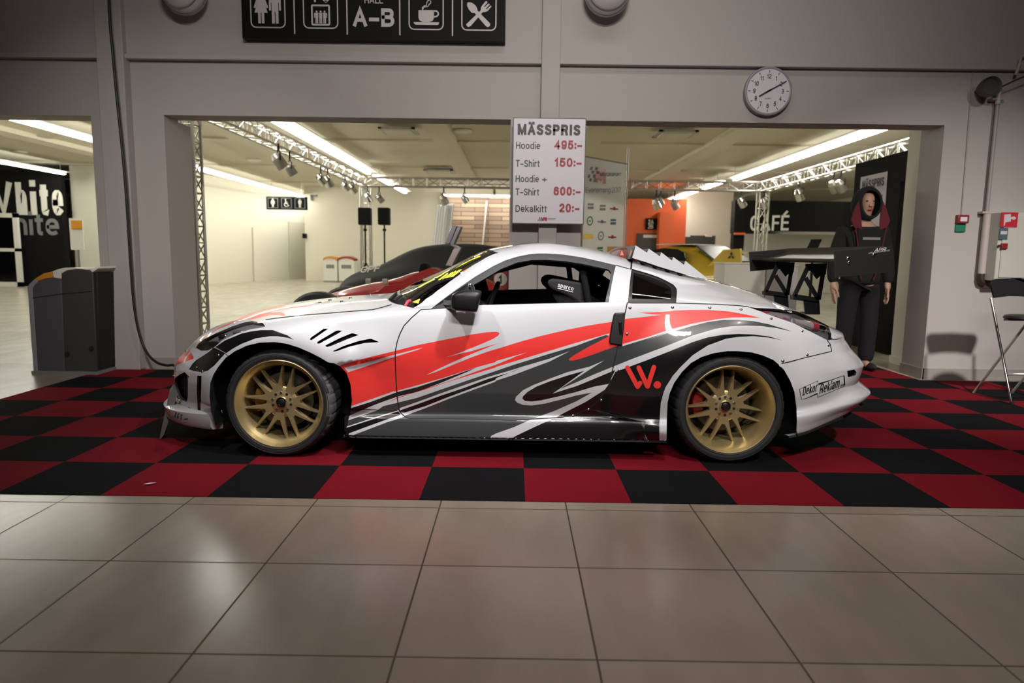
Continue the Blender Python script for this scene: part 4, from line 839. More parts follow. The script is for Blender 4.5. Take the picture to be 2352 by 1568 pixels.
# ---- front lip, air dam and fin
ss = np.concatenate([np.linspace(float(inv([(480, 940)])[0, 0]), -2.0, 20), np.linspace(-2.01, XF0+.001, 22)])
ci = car(ss, np.full(len(ss), 2.9)); nn = car_n(ss, np.full(len(ss), 2.9)); nn[:, 2] = 0; nn /= np.maximum(np.linalg.norm(nn, axis=1, keepdims=True), 1e-6); nn[-1] = (-1, 0, 0)
q = np.linspace(0, 1, len(ss)); dd = .012+.075*np.sin(np.clip(q*1.25, 0, 1)*PI)**.8
rings = []
half = []
for i in range(len(ss)):
    a = ci[i]; o = a+nn[i]*dd[i]; zt = .232-.012*math.sin(q[i]*PI); zb = .125+.035*q[i]
    half.append([(a[0]+.05, a[1]-.04, zt+.005), (o[0]-nn[i][0]*.012, o[1]-nn[i][1]*.012, zt), (o[0], o[1], zt-.010), (o[0]-nn[i][0]*.004, o[1]-nn[i][1]*.004, zb+.02), (o[0]-nn[i][0]*.02, o[1]-nn[i][1]*.02, zb), (a[0]+.05, a[1]-.04, zb)])
rings = [[(p[0], YC-p[1], p[2]) for p in r] for r in half]+[[(p[0], YC+p[1], p[2]) for p in r] for r in half[::-1]]
MB().loft(rings, caps=True).build('front_lip', 'white_paint', racer, smooth=50)
pt, pb_ = at(397, 893, 4.20), at(366, 1009, 4.20); pm = at(388, 906, 4.20)
b = MB().prism([pm, pt, pt+(.03, 0, -.03), pb_+(.03, 0, .03), pb_+(.006, 0, 0), pb_], (-.075, .16, 0)); b.build('splitter_fin', 'mid_grey', racer, smooth=0, label='thin grey fin in front of the front bumper')
# ---- small hardware
for u, v in ((1447, 707), (1545, 706), (1630.5, 707), (1702, 711.5), (1771, 732), (1842, 760), (1902, 793), (1853.5, 815), (1798, 828.5), (1440, 767), (1422, 850), (1381, 919), (1352, 940.5), (1316, 955)):
    p = surf(u, v); MB().ball(p, (.0095, .006, .0095), 12, 8).build('rivet', 'steel', racer)
for u, v in ((427.5, 806.5), (400.5, 863), (433.5, 862), (411, 919), (436, 935.5)):
    MB().ball(surf(u, v), (.0075, .0075, .0075), 10, 6).build('bolt', 'brass', racer)
for u, v in ((452, 844), (502, 816), (465, 853)): MB().ball(surf(u, v), (.008, .006, .008), 10, 6).build('bolt', 'steel', racer)
for u, v in ((776, 683.5), (758, 691), (735, 697), (805, 686), (851, 679), (785, 694)):
    p = surf(u, v); MB().cyl(p-(0, 0, .01), p+(0, 0, .012), .012, .009, 10).build('hood_pin', 'steel', racer)
def pxpoly(name, m, pts, off=.0016, parent=racer, step=6):
    st = tr(pts, step); p = car_xyz(st[:, 0], st[:, 1], 1, off); b = MB(); b.add(p, [tuple(range(len(p)))]); return b.build(name, m, parent, smooth=0)
def pxtext(name, m, txt, o, ex, ey, bold=.0, slant=0.0, w=None, parent=racer, off=.0018):
    cd = condense(txt, bold, np.hypot(*ex)/np.hypot(*ey)); v, f = glyphs(txt, bold, cd); sx = 1.0/v[:, 0].max(); x, y = v[:, 0]*sx+slant*v[:, 1], v[:, 1]
    uv = np.array(o)+x[:, None]*np.array(ex)+y[:, None]*np.array(ey); st = inv(uv); b = MB(); b.add(car_xyz(st[:, 0], st[:, 1], 1, off+.0003*_ly[(txt, bold, cd)]), f); return b.build(name, m, parent, smooth=0)
pxpoly('hood_vent', 'seam', Z(640, 640, 7.128, [(1000, 378), (1215, 360), (1208, 374), (1045, 388)]), step=3)
pxpoly('hood_vent', 'seam', Z(640, 640, 7.128, [(640, 408), (690, 396), (700, 410), (660, 418)]), step=3)
b = MB().prism([surf(*q)+(0, .012, 0) for q in smooth_poly(HANDLE, 9)], (0, -.026, 0)); b.build('door_handle', 'black_trim', racer, bevel=.006)
p = surf(1423, 756); MB().obox(p+(.004, -.013, -.01), (.009, 0, .001), (0, .005, 0), (-.004, 0, .055)).build('handle_grip', 'carbon_gloss', racer, bevel=.004)
# ---- door mirror
c = at(1070, 690, 3.80); mm = MB(); rings = []
prof = [(-.078, .62, -.006), (-.074, .80, -.003), (-.05, .95, 0), (.0, 1.0, .0), (.05, 1.02, -.002), (.070, .98, -.004), (.076, .9, -.005)]
for dx, k, dz in prof:
    r = []
    for a in np.linspace(0, 2*PI, 28, endpoint=False):
        ca, sa = math.cos(a), math.sin(a); P = lambda q: math.copysign(abs(q)**.55, q)
        r.append((c[0]+dx+.012*P(sa)*(dx > 0), c[1]+.062*k*P(ca), c[2]+dz+.060*k*P(sa)*(1 if sa < 0 else 1-.25*max(0, -dx)/.08)))
    rings.append(r)
mir = mm.loft(rings, caps=True).build('door_mirror', 'black_trim', racer, smooth=50)
MB().bar(c+(-.04, .03, -.035), surf(1015, 703)+(0.02, .03, 0), .05, .03).build('mirror_arm', 'black_trim', mir, bevel=.008)
a = at(1080, 655, 3.86); MB().tube([a+(0, 0, .0), a+(-.004, 0, -.018), a+(.004, 0, -.045)], .006, 8).ball(a, .012).ball(a+(.004, 0, -.045), .014).build('mirror_bracket', 'chrome', mir)
sp = [surf(u, v, .002) for u, v in ((990, 709.5), (1018, 689), (1048, 668), (1076, 650), (1087, 656), (1091, 668), (1096, 701), (1040, 708))]
MB().add([p for p in sp], [tuple(range(len(sp)))]).build('mirror_sail', 'black_trim', racer, smooth=0)
# ---- writing on the body
T8 = (1750, 760, 6.273); zz = lambda q: Z(*T8, [q])[0]; dv = lambda a, b: tuple(np.subtract(zz(b), zz(a)))
pxtext('lettering', 'text_black', 'Dekor', zz((585, 925)), dv((585, 925), (790, 862)), dv((585, 925), (575, 810)), .10, .12)
pxtext('lettering', 'text_black', 'Reklam', zz((825, 905)), dv((825, 905), (1105, 805)), dv((825, 905), (815, 780)), .10, .12)
pxtext('lettering', 'text_black', '.se', zz((1125, 800)), dv((1125, 800), (1185, 780)), dv((1125, 800), (1122, 765)), .12)
for q in ([(540, 832), (805, 713), (806, 718), (541, 837)], [(538, 832), (544, 830), (574, 985), (568, 987)], [(568, 983), (640, 962), (800, 888), (800, 905), (640, 970)], [(812, 752), (985, 703), (1175, 637), (1176, 643), (985, 712), (812, 778)], [(1172, 637), (1188, 642), (1198, 770), (1185, 790)], [(800, 950), (1190, 788), (1190, 793), (800, 956)], [(798, 712), (803, 712), (808, 770), (803, 770)], [(800, 905), (806, 905), (808, 955), (801, 955)]):
    pxpoly('decal_line', 'text_black', Z(*T8, q), step=4)
zp = lambda u, v: atz(u, v, .231)
o, e1, e2 = zp(398.5, 957.5), zp(417, 965)-zp(398.5, 957.5), zp(402, 945)-zp(398.5, 957.5)
b = MB(); lettering(b, 'AGS', o, e1, e2, np.linalg.norm(e2), w=np.linalg.norm(e1), bold=.15); b.build('lettering', 'text_black', racer, smooth=0)
b = MB(); o = zp(392, 956); lettering(b, 'RACING', o, e1, e2, np.linalg.norm(e2)*.35, w=np.linalg.norm(e1)*.9, bold=.12); b.build('lettering', 'text_dark', racer, smooth=0)
MB().cyl(zp(427, 963), zp(427, 963)+(0, 0, .004), .011, n=12).build('bolt', 'text_black', racer)
ws = parts['windscreen']; Z4 = (880, 550, 7.128)
for i, q in enumerate(([(895, 665), (1050, 548), (1070, 552), (1045, 585), (925, 668)], [(965, 650), (1140, 525), (1150, 535), (1015, 630), (980, 650)], [(1015, 635), (1190, 508), (1205, 515), (1080, 620)], [(1085, 622), (1240, 495), (1290, 488), (1280, 505), (1150, 610), (1125, 615)], [(550, 795), (640, 738), (830, 640), (850, 655), (690, 735), (600, 788)], [(1180, 478), (1300, 398), (1560, 268), (1598, 262), (1590, 282), (1400, 368), (1250, 440)], [(860, 620), (950, 572), (1040, 512), (1050, 525), (960, 590), (880, 632)])):
    pxpoly('yellow_lettering', 'decal_yellow', Z(*Z4, q), off=.001, parent=ws, step=3)
for m, q in (('green', [(1440, 437), (1550, 378), (1592, 380), (1475, 455)]), ('amber', [(1300, 520), (1430, 448), (1452, 476), (1330, 545)]), ('white', [(1255, 548), (1300, 522), (1330, 545), (1285, 566)]), ('white', [(1598, 350), (1680, 306), (1712, 318), (1625, 366)]), ('yellow', [(475, 1025), (600, 968), (607, 975), (578, 1050)])):
    pxpoly('sticker', m, Z(*Z4, q), off=.001, parent=ws, step=3)
p0_, p1_ = surf(931, 703, .0), surf(944, 697, .02)
MB().tube([p0_, (p0_+p1_)/2+(0, 0, .012), p1_], .009, 8).build('tow_strap', 'pink_red', racer)
# wipers and cowl clutter
for (u0, v0, u1, v1) in ((896, 691, 912, 676), (905, 694, 925, 682)): MB().tube([surf(u0, v0, .01), surf(u1, v1, .012)], .008, 6).build('wiper', 'matt_black', racer)
# ---- roof scoop, louvre over the rear window
yn = YC-.50
sil = Z(1400, 550, 7.128, [(372, 300), (430, 95), (615, 215), (645, 150), (825, 275), (850, 210), (1025, 345), (1045, 285), (1220, 415), (1245, 350), (1605, 640), (1605, 658), (1200, 560), (800, 440), (600, 370)])
pp = [at(u, v, yn) for u, v in sil]
lv = MB().prism(pp, (0, .012, 0)).build('window_louvre', 'white_paint', racer, smooth=0, label='white saw-toothed louvre side plates')
MB().prism([q+np.array((0, 2*(YC-yn)-.012, 0)) for q in pp], (0, .012, 0)).build('side_plate', 'white_paint', lv, smooth=0)
for k in (1, 3, 5, 7, 9):
    a = pp[k]; c2 = pp[k]+np.array((.03, 0, -.02)); d2 = pp[k]+np.array((-.035, 0, -.085))
    MB().prism([a+(0, .012, 0), c2+(0, .012, 0), d2+(.04, .012, 0), d2+(0, .012, 0)], (0, 2*(YC-yn)-.024, 0)).build('slat', 'carbon', lv, smooth=0)
sc = MB(); a0_, a1_ = at(1407, 577, YC-.28), at(1459, 566, YC-.28); rings = []
for k, x in enumerate(np.linspace(0, 1, 9)):
    xx = a0_[0]+(a1_[0]-a0_[0])*x+.0; hgt = .02+.075*math.sin(min(x*1.5, 1)*PI/2); zb = 1.165-.01*x
    rings.append([(xx, YC+y, zb+hgt*(1-abs(y/.40)**3.2)) for y in np.linspace(-.40, .40, 15)])
sc.loft(rings, cyclic=False).build('roof_scoop', 'scoop', racer)
for (u, v0, v1) in ((1428.5, 574, 586), (1450, 573, 588)):
    t, bq = at(u, v0, YC-.46), at(u, v1, YC-.46); MB().prism([t, bq+(.012, 0, 0), bq-(.010, 0, 0)], (0, .01, 0)).build('scoop_fin', 'scoop_fin', racer, smooth=0)
# ---- rear wing
yn_, yf_ = 4.03, 5.49
ep = [at(u, v, yn_) for u, v in Z(1700, 560, 6.533, [(1410, 108), (2278, 32), (2286, 210), (2200, 430), (1432, 502)])]
wg = MB().prism(ep, (0, .008, 0)).build('rear_wing', 'carbon', racer, smooth=0, label='black rear wing on two braced uprights')
MB().prism([q+np.array((0, yf_-yn_, 0)) for q in ep], (0, .008, 0)).build('end_plate', 'carbon', wg, smooth=0)
cx0, cz0 = ep[0][0], 0
zt = at(1812, 568, 5.0)[2]
air = [(1.885, 1.176), (1.90, 1.190), (1.95, 1.196), (2.02, 1.206), (2.08, 1.222), (2.13, 1.243), (2.168, 1.270), (2.172, 1.263), (2.12, 1.228), (2.04, 1.192), (1.96, 1.172), (1.905, 1.166)]
mbw = MB(); rings = [[(x, yy, z) for x, z in air] for yy in (yn_+.008, 4.4, 5.1, yf_)]; mbw.loft(rings, caps=True).build('main_plane', 'carbon_gloss', wg, smooth=60)
mbw = MB(); rings = [[(x, yy, z) for x, z in ((2.10, 1.262), (2.19, 1.285), (2.192, 1.279), (2.11, 1.254))] for yy in (yn_+.008, yf_)]
for u, v in Z(1700, 560, 6.533, [(1620, 217), (1637, 275), (2005, 165)]): p = at(u, v, yn_-.004); MB().ball(p, (.011, .006, .011), 10, 6).build('bolt', 'chrome', wg)
b = MB(); o = at(1700+2010/6.533, 560+120/6.533, yn_-.002); lettering(b, 'APR', o, at(2032, 577, yn_)-at(2007, 579, yn_), (0, 0, 1), .021, w=.065, bold=.18, slant=.35); b.build('lettering', 'board_white', wg, smooth=0)
b = MB(); o = at(1700+1920/6.533, 560+152/6.533, yn_-.002); lettering(b, 'APR PERFORMANCE', o, at(2044, 577, yn_)-at(1996, 584, yn_), (0, 0, 1), .008, w=.125, slant=.3); b.build('lettering', 'board_white', wg, smooth=0)
for yy, sh in ((4.50, 0), (5.02, 0)):
    k = lambda u, v: at(u, v, 4.50)+np.array((0, yy-4.50, 0))
    # near upright traced; the far one is the same piece further across
    A1, A2, B1, B2 = k(1824, 680), k(1880, 688), k(1856, 612), k(1893, 610)
    ml = k(1850, 640)
    b = MB()
    for (p, q_) in ((A1, B1), (A2, B2), (k(1850, 638), A2), (B1, B2), (A1, A2)): b.bar(p, q_, .028, .008, up=(0, 1, 0))
    b.prism([k(1850, 606), k(1900, 604), k(1897, 630), k(1890, 628), k(1876, 641), k(1862, 622), k(1852, 622)], (0, .006, 0))
    b.build('wing_upright', 'black_trim', wg, smooth=0)
    MB().prism([k(1846, 688), k(1882, 690), k(1884, 722), k(1850, 722)], (0, .012, 0)).build('upright_foot', 'black_trim', wg, smooth=0)
    MB().prism([k(1822, 678), k(1882, 687), k(1882, 696), k(1822, 688)], (0, .05, 0)).build('mount', 'carbon', wg, smooth=0)
# ---- cabin
st_ = Z(1160, 540, 7.35, [(722, 800), (745, 760), (810, 735), (1000, 758), (1250, 800), (1405, 830), (1430, 860), (1400, 1000), (1370, 1300), (1330, 1500), (1180, 1500), (1260, 1180), (1240, 1140), (1130, 1060), (1000, 995), (830, 930), (760, 880)])
sy = 4.20
k = [at(u, v, sy) for u, v in st_]
seat = MB().prism(k, (0, .055, 0)).build('racing_seat', 'seat_cloth', racer, bevel=.018, label='black bucket seat with white lettering on its wing')
fw = [at(u, v, 4.56) for u, v in Z(1160, 540, 7.35, [(605, 770), (620, 715), (670, 675), (740, 664), (860, 682), (1010, 715), (1300, 780), (1330, 900), (1280, 1300), (1000, 1300), (800, 1010), (690, 890), (630, 830)])]
MB().prism(fw, (0, .05, 0)).build('side_bolster', 'seat_cloth', seat, bevel=.015)
bk = [at(u, v, sy) for u, v in Z(1160, 540, 7.35, [(1290, 800), (1425, 845), (1370, 1500), (1240, 1500)])]
MB().prism([q+np.array((0, .05, 0)) for q in bk], (0, .34, 0)).build('backrest', 'seat_cloth', seat, bevel=.015)
MB().box(-.12, .5, 4.22, 4.58, .24, .46).build('seat_base', 'seat_cloth', seat, bevel=.03)
o = at(1160+888/7.35, 540+872/7.35, sy-.003); e1 = at(1160+1150/7.35, 540+938/7.35, sy-.003)-o; e2 = at(1160+900/7.35, 540+815/7.35, sy-.003)-o
b = MB(); lettering(b, 'sparco', o, e1, e2, np.linalg.norm(e2)*1.25, w=np.linalg.norm(e1), bold=.18)
b.bar(o+(0, -.000, -.008), o+e1+(0, 0, -.008), .002, .005); b.build('lettering', 'white', seat, smooth=0)
swc = np.array((-.16, 4.40, .85)); b = MB(); ax_ = unit((-.93, 0, .32)); rg = b.ring(swc, ax_, .165, 36); b.tube(rg+[rg[0]], .016, 8)
for a in (3, 15, 27): b.tube([swc+ax_*.03, rg[a]], .010, 6)
b.cyl(swc, swc+ax_*.35, .03); b.build('steering_wheel', 'black_trim', racer)
MB().box(-.80, -.34, YC-.74, YC+.74, .60, .86).build('dashboard', 'cabin', racer, bevel=.04)
hp = [(.50, YC-.66, .25), (.47, YC-.66, .80), (.42, YC-.56, 1.08), (.40, YC-.46, 1.155), (.40, YC+.46, 1.155), (.42, YC+.56, 1.08), (.47, YC+.66, .80), (.50, YC+.66, .25)]
b = MB().tube(hp, .021, 10).tube([(.42, YC-.5, 1.1), (.5, YC+.6, .45)], .02, 8)
for sd in (-1, 1): b.tube([(.41, YC+sd*.5, 1.13), (.1, YC+sd*.52, 1.15), (-.2, YC+sd*.555, 1.07), (-.62, YC+sd*.68, .80), (-.70, YC+sd*.70, .3)], .019, 8).tube([(.41, YC+sd*.42, 1.14), (1.1, YC+sd*.45, .70)], .019, 8)
b.build('roll_cage', 'cabin', racer)
MB().box(.55, .60, YC-.74, YC+.74, .22, .88).build('bulkhead', 'cabin', racer)
MB().ball((-.27, YC, 1.115), (.02, .10, .028), 12, 8, e=.6).build('rear_view_mirror', 'cabin', racer)
# ================================================================== the hall: lights, trusses, exhibits
def light_row(x, y0, y1, label, side=1, along='y', z=3.45, w=.11):
    t = thing('fluorescent_light', (x, y0, z), label, 'ceiling light', 'fluorescent light rows of the hall')
    if along == 'y':
        MB().box(x-w/2, x+w/2, y0, y1, z, z+.05).build('tube', 'tube', t, smooth=0)
        MB().box(min(x-side*.07, x+side*.27), max(x-side*.07, x+side*.27), y0, y1, z+.056, z+.075).build('reflector', 'reflector', t, smooth=0)
        for yy in (y0+.3, y1-.3): MB().cyl((x+side*.1, yy, z+.04), (x+side*.1, yy, 3.852), .01, n=6).build('hanger', 'alu', t)
    else:
        MB().box(x, y1, y0-w/2, y0+w/2, z, z+.05).build('tube', 'tube', t, smooth=0); MB().box(x, y1, y0-.05, y0+.05, z+.05, z+.40).build('reflector', 'reflector', t, smooth=0)
    return t
light_row(-4.27, 8.2, 20.2, 'long white fluorescent row above the left truss, nearest length'); light_row(-4.22, 20.8, 23.7, 'short fluorescent length beyond the left truss corner'); light_row(-4.2, 24.4, 26.4, 'farthest short fluorescent length of the left row')
light_row(6.45, 8.2, 20.6, 'long white fluorescent row above the right truss', -1); light_row(6.3, 21.2, 23.4, 'fluorescent length past the right truss corner', -1); light_row(6.3, 24.0, 28.5, 'farthest fluorescent length of the right row', -1)
light_row(-9.0, 9.5, 31.5, 'fluorescent row running to the toilet sign'); light_row(-13.9, 12, 21.4, 'fluorescent row in front of the black White wall')
light_row(-2.85, 27.4, -.9, 'crosswise fluorescent tube above the planked wall', 1, 'x'); light_row(-.8, 27.4, 1.6, 'crosswise fluorescent tube just left of the price board', 1, 'x')
light_row(11.0, 21.0, 22.2, 'short fluorescent light left of the black display panel', -1, z=3.35)

def truss(p, q, w, label, m='alu', d=None, r=.022):
    p, q = np.asarray(p, float), np.asarray(q, float); ax = unit(q-p); L = np.linalg.norm(q-p); d = d or w
    a = unit(np.cross(ax, (0, 0, 1))) if abs(ax[2]) < .9 else np.array((1.0, 0, 0)); b = np.cross(a, ax)
    t = thing('lighting_truss', p, label, 'truss', 'aluminium lighting trusses')
    cs_ = [a*i*w/2+b*j*d/2 for i, j in ((-1, -1), (1, -1), (1, 1), (-1, 1))]
    for c in cs_: MB().cyl(p+c, q+c, r, n=8).build('chord', m, t)
    lc = MB(); n = max(2, int(round(L/(w*1.6))))
    for f in range(4):
        c0, c1 = cs_[f], cs_[(f+1) % 4]
        for k in range(n):
            lc.cyl(p+ax*L*k/n+(c0 if k % 2 else c1), p+ax*L*(k+1)/n+(c1 if k % 2 else c0), r*.45, n=6, caps=False)
            lc.cyl(p+ax*L*k/n+c0, p+ax*L*k/n+c1, r*.45, n=6, caps=False)
    lc.build('lacing', m, t); return t
truss((-4.24, 9.15, 0), (-4.24, 9.15, 3.23), .135, 'truss tower in painted shade, standing just inside the left jamb', 'alu_dark', .22)  # its shadow side is put into the darker metal
truss((-4.24, 9.3, 3.11), (-4.15, 18.86, 3.11), .23, 'truss running back under the left fluorescent row')
truss((-4.28, 19, 3.11), (6.90, 19, 3.11), .23, 'truss crossing the back of the exhibition area', 'alu_dark')
truss((6.75, 18.86, 3.11), (6.75, 8.2, 3.11), .23, 'bright truss on the right leading to the black panel')
truss((-4.13, 19.1, 0), (-4.13, 19.1, 2.97), .25, 'truss tower behind the black loudspeakers')
truss((6.78, 19.1, 0), (6.78, 19.1, 2.97), .25, 'truss tower in front of the café sign')

def par(c, size, aim, m, label):
    c = np.asarray(c, float); t = thing('stage_light', c, label, 'stage light', 'stage lights clamped to the trusses'); a = unit(aim)
    MB().cyl(c-a*size*.55, c-a*size*.2, size*.22, size*.40, 16).cyl(c-a*size*.2, c+a*size*.6, size*.40, size*.43, 16, caps=False).build('can', m, t)
    MB().cyl(c+a*size*.52, c+a*size*.54, size*.40, n=16).build('lens', 'lamp_dark', t)
    s = unit(np.cross(a, (0, 0, 1))); u = np.array((0, 0, size*.85))
    MB().tube([c+s*size*.47, c+s*size*.5+u*.6, c+u, c-s*size*.5+u*.6, c-s*size*.47], size*.05, 6).build('yoke', 'matt_black', t)
    MB().cyl(c+u, (c[0], c[1], max(c[2]+u[2]+size*.35, 2.985)), size*.08, n=8).build('clamp', 'matt_black', t)
    return t
for (u, v, Y, s, m, lb) in ((640, 369, 11.8, .24, 'alu_dark', 'dark stage light hanging nearest on the left truss'), (666, 388, 12.6, .20, 'alu_dark', 'smaller dark stage light right behind the nearest one'),
    (737, 412, 14.0, .20, 'chrome', 'chrome stage light in the middle of the left truss, first of its pair'), (753, 417, 14.5, .22, 'chrome', 'chrome stage light in the middle of the left truss, second of its pair'),
    (793, 428, 16.0, .2, 'chrome', 'chrome stage light three quarters along the left truss, first of its pair'), (809, 433, 16.5, .22, 'chrome', 'chrome stage light three quarters along the left truss, second of its pair'),
    (845, 453, 18.7, .22, 'chrome', 'chrome stage light over the left loudspeaker'), (871, 455, 18.9, .22, 'chrome', 'chrome stage light over the right loudspeaker'),
    (1019, 458, 19.0, .24, 'alu_dark', 'stage light at the left end of the crosswise tube'), (1067, 456, 19.0, .2, 'chrome', 'stage light in front of the crosswise tube'),
    (1507, 468, 19.0, .24, 'chrome', 'chrome stage light over the orange wall, left one'), (1517, 461, 19.2, .2, 'alu_dark', 'dark stage light over the orange wall, middle one'), (1549, 468, 19.0, .24, 'alu_dark', 'dark stage light over the orange wall, right one'),
    (1703, 464, 19.0, .24, 'chrome', 'stage light just left of the café truss tower'), (1755, 466, 18.8, .24, 'chrome', 'stage light just right of the café truss tower'),
    (1835, 446, 16.0, .24, 'chrome', 'stage light hanging above the café sign'), (1914, 428, 13.6, .22, 'alu_dark', 'dark stage light beside the black display panel, left of two'), (1930, 426, 13.4, .22, 'alu_dark', 'dark stage light beside the black display panel, right of two')):
    k = random.uniform(-.5, .5); r_ = ray(u, v)
    xc = -4.085 if u < 830 else 6.635 if u > 1800 else None          # hung from the nearest bottom chord
    Y = (19.115 if u == 1517 else 18.885) if xc is None else xc/(r_[0]/r_[1]); Y += {809: .3, 753: .25, 666: .35, 1917: .2}.get(u, 0)*0
    par(at(u, v, Y), s, (.55+k*.3, .3, -.8), m, lb)

# loudspeakers on stands
def loudspeaker(u0, u1, v0, v1, Y, lb):
    a, b_ = at(u0, v0, Y), at(u1, v1, Y); t = thing('loudspeaker', (a[0], Y, b_[2]), lb, 'loudspeaker')
    MB().box(a[0], b_[0], Y, Y+.3, b_[2], a[2]).build('cabinet', 'hall_black', t, bevel=.02); MB().box(a[0]+.02, b_[0]-.02, Y-.012, Y, b_[2]+.02, a[2]-.02).build('grille', 'hall_black', t)
    xm = (a[0]+b_[0])/2; s = thing('speaker_stand', (xm, Y+.15, 0), 'thin black stand under the '+lb.split(' ', 1)[1], 'stand')
    MB().cyl((xm, Y+.15, .5), (xm, Y+.15, b_[2]-.003), .022, n=8).build('pole', 'hall_black', s); MB().cyl((xm, Y+.15, b_[2]-.16), (xm, Y+.15, b_[2]-.10), .05, n=8).build('collar', 'hall_black', s)
    for k in range(3):
        an = k*2.09+.4; MB().cyl((xm, Y+.15, .95), (xm+.5*math.cos(an), Y+.15+.5*math.sin(an), .012), .014, n=6).build('leg', 'hall_black', s)
loudspeaker(821.5, 849.5, 476, 516, 18.3, 'black loudspeaker in front of the truss tower'); loudspeaker(867, 893, 476, 516, 18.2, 'black loudspeaker right of the truss tower')

# toilet sign
def pict(mb, o, s, kind):
    o = np.asarray(o, float); X, Zv = np.array((s, 0, 0)), np.array((0, 0, s))
    P = lambda pts: mb.add([o+X*x+Zv*z for x, z in pts], [tuple(range(len(pts)))])
    circ = lambda cx, cz, r: P([(cx+r*math.cos(t), cz+r*math.sin(t)) for t in np.linspace(0, 2*PI, 14, endpoint=False)])
    if kind == 'woman':
        circ(0, .83, .11); P([(-.14, .70), (.14, .70), (.20, .66), (.33, .30), (.25, .27), (.16, .50), (.30, .08), (.14, .08), (.14, -.38), (.02, -.38), (.02, .08), (-.02, .08), (-.02, -.38), (-.14, -.38), (-.14, .08), (-.30, .08), (-.16, .50), (-.25, .27), (-.33, .30), (-.20, .66)])
    elif kind == 'man':
        circ(0, .83, .11); P([(-.20, .70), (.20, .70), (.27, .62), (.27, .18), (.18, .18), (.18, .52), (.15, .52), (.15, -.38), (.02, -.38), (.02, .12), (-.02, .12), (-.02, -.38), (-.15, -.38), (-.15, .52), (-.18, .52), (-.18, .18), (-.27, .18), (-.27, .62)])
    elif kind == 'wheelchair':
        circ(-.12, .80, .10)
        R = lambda r0, r1, a0, a1: P([(.0+r1*math.cos(t), .05+r1*math.sin(t)) for t in np.linspace(a0, a1, 14)]+[(.0+r0*math.cos(t), .05+r0*math.sin(t)) for t in np.linspace(a1, a0, 14)])
        R(.26, .36, PI*.72, PI*1.95); P([(-.18, .66), (-.06, .66), (-.04, .46), (.16, .46), (.16, .38), (-.03, .38), (-.02, .26), (.20, .26), (.34, -.14), (.44, -.10), (.46, -.18), (.30, -.24), (.13, .14), (-.15, .14)])
ts = thing('toilet_sign', at(658, 482, 26.0), 'black hanging sign with three white toilet pictograms', 'sign')
a, b_ = at(611, 451, 26), at(705, 482, 26); MB().box(a[0], b_[0], 26, 26.1, b_[2], a[2]).build('panel', 'sign_black', ts, smooth=0)
w3 = (b_[0]-a[0])/3
for i, k in enumerate(('woman', 'wheelchair', 'man')):
    x0 = a[0]+w3*i; fr = MB(); z0, z1 = b_[2]+.05, a[2]-.05
    for q in ((x0+.06, x0+w3-.06, z0, z0+.02), (x0+.06, x0+w3-.06, z1-.02, z1), (x0+.06, x0+.08, z0, z1), (x0+w3-.08, x0+w3-.06, z0, z1)): fr.box(q[0], q[1], 25.985, 25.995, q[2], q[3])
    fr.build('frame', 'mid_grey', ts, smooth=0); pm_ = MB(); pict(pm_, (x0+w3/2, 25.98, z0+.13), .24, k); pm_.build('pictogram', 'hall_white', ts, smooth=0)
MB().cyl((a[0]+.2, 26.05, a[2]), (a[0]+.2, 26.05, 3.85), .012, n=6).cyl((b_[0]-.2, 26.05, a[2]), (b_[0]-.2, 26.05, 3.85), .012, n=6).build('hanger', 'alu', ts)
# two recycling bins against the far wall
for u0, u1, lid, lb in ((742, 775, 'bin_orange', 'pale recycling bin with a yellow lid edge against the far wall'), (777, 814, 'caliper_red', 'pale recycling bin with a dark red lid edge against the far wall')):
    a, b_ = at(u0, 589, 27.6), at(u1, 637, 27.6); t = thing('recycling_bin', (a[0], 27.6, 0), lb, 'recycling bin')
    n = 10; top = [(a[0]+(b_[0]-a[0])*k/n, a[2]-.10+.10*math.sin(PI*k/n)**.6) for k in range(n+1)]
    MB().prism([(x, 27.6, z) for x, z in [(a[0], 0)]+top+[(b_[0], 0)]], (0, .6, 0)).build('body', 'hall_white', t, smooth=0)
    MB().loft([[(x, 27.56, z+.012), (x, 28.2, z+.012), (x, 28.2, z-.06), (x, 27.56, z-.06)] for x, z in top], caps=True).build('lid', lid, t)
    MB().box(a[0]+.12, b_[0]-.12, 27.585, 27.6, .55, .70).build('label_panel', 'mid_grey', t, smooth=0); MB().box(a[0], b_[0], 27.57, 27.62, 0, .05).build('plinth', 'mid_grey', t, smooth=0)
tag(MB().box(*at(695, 547, 28.3)[[0]], at(703, 536, 28.3)[0], 28.25, 28.4, at(695, 547, 28.3)[2], at(703, 536, 28.3)[2]).build('card_reader', 'hall_black', bevel=.01), 'small black box on the wall corner left of the recycling bins', 'card reader')
a, b_ = at(713, 460, 28.3), at(727, 447, 28.3)
tag(MB().box(a[0], b_[0], 28.3, 28.4, b_[2]-.06, b_[2]).box(a[0], a[0]+.06, 28.3, 28.4, a[2], b_[2]).build('wall_bracket', 'mid_grey', smooth=0), 'small dark angle bracket high on the wall right of the toilet sign', 'bracket')
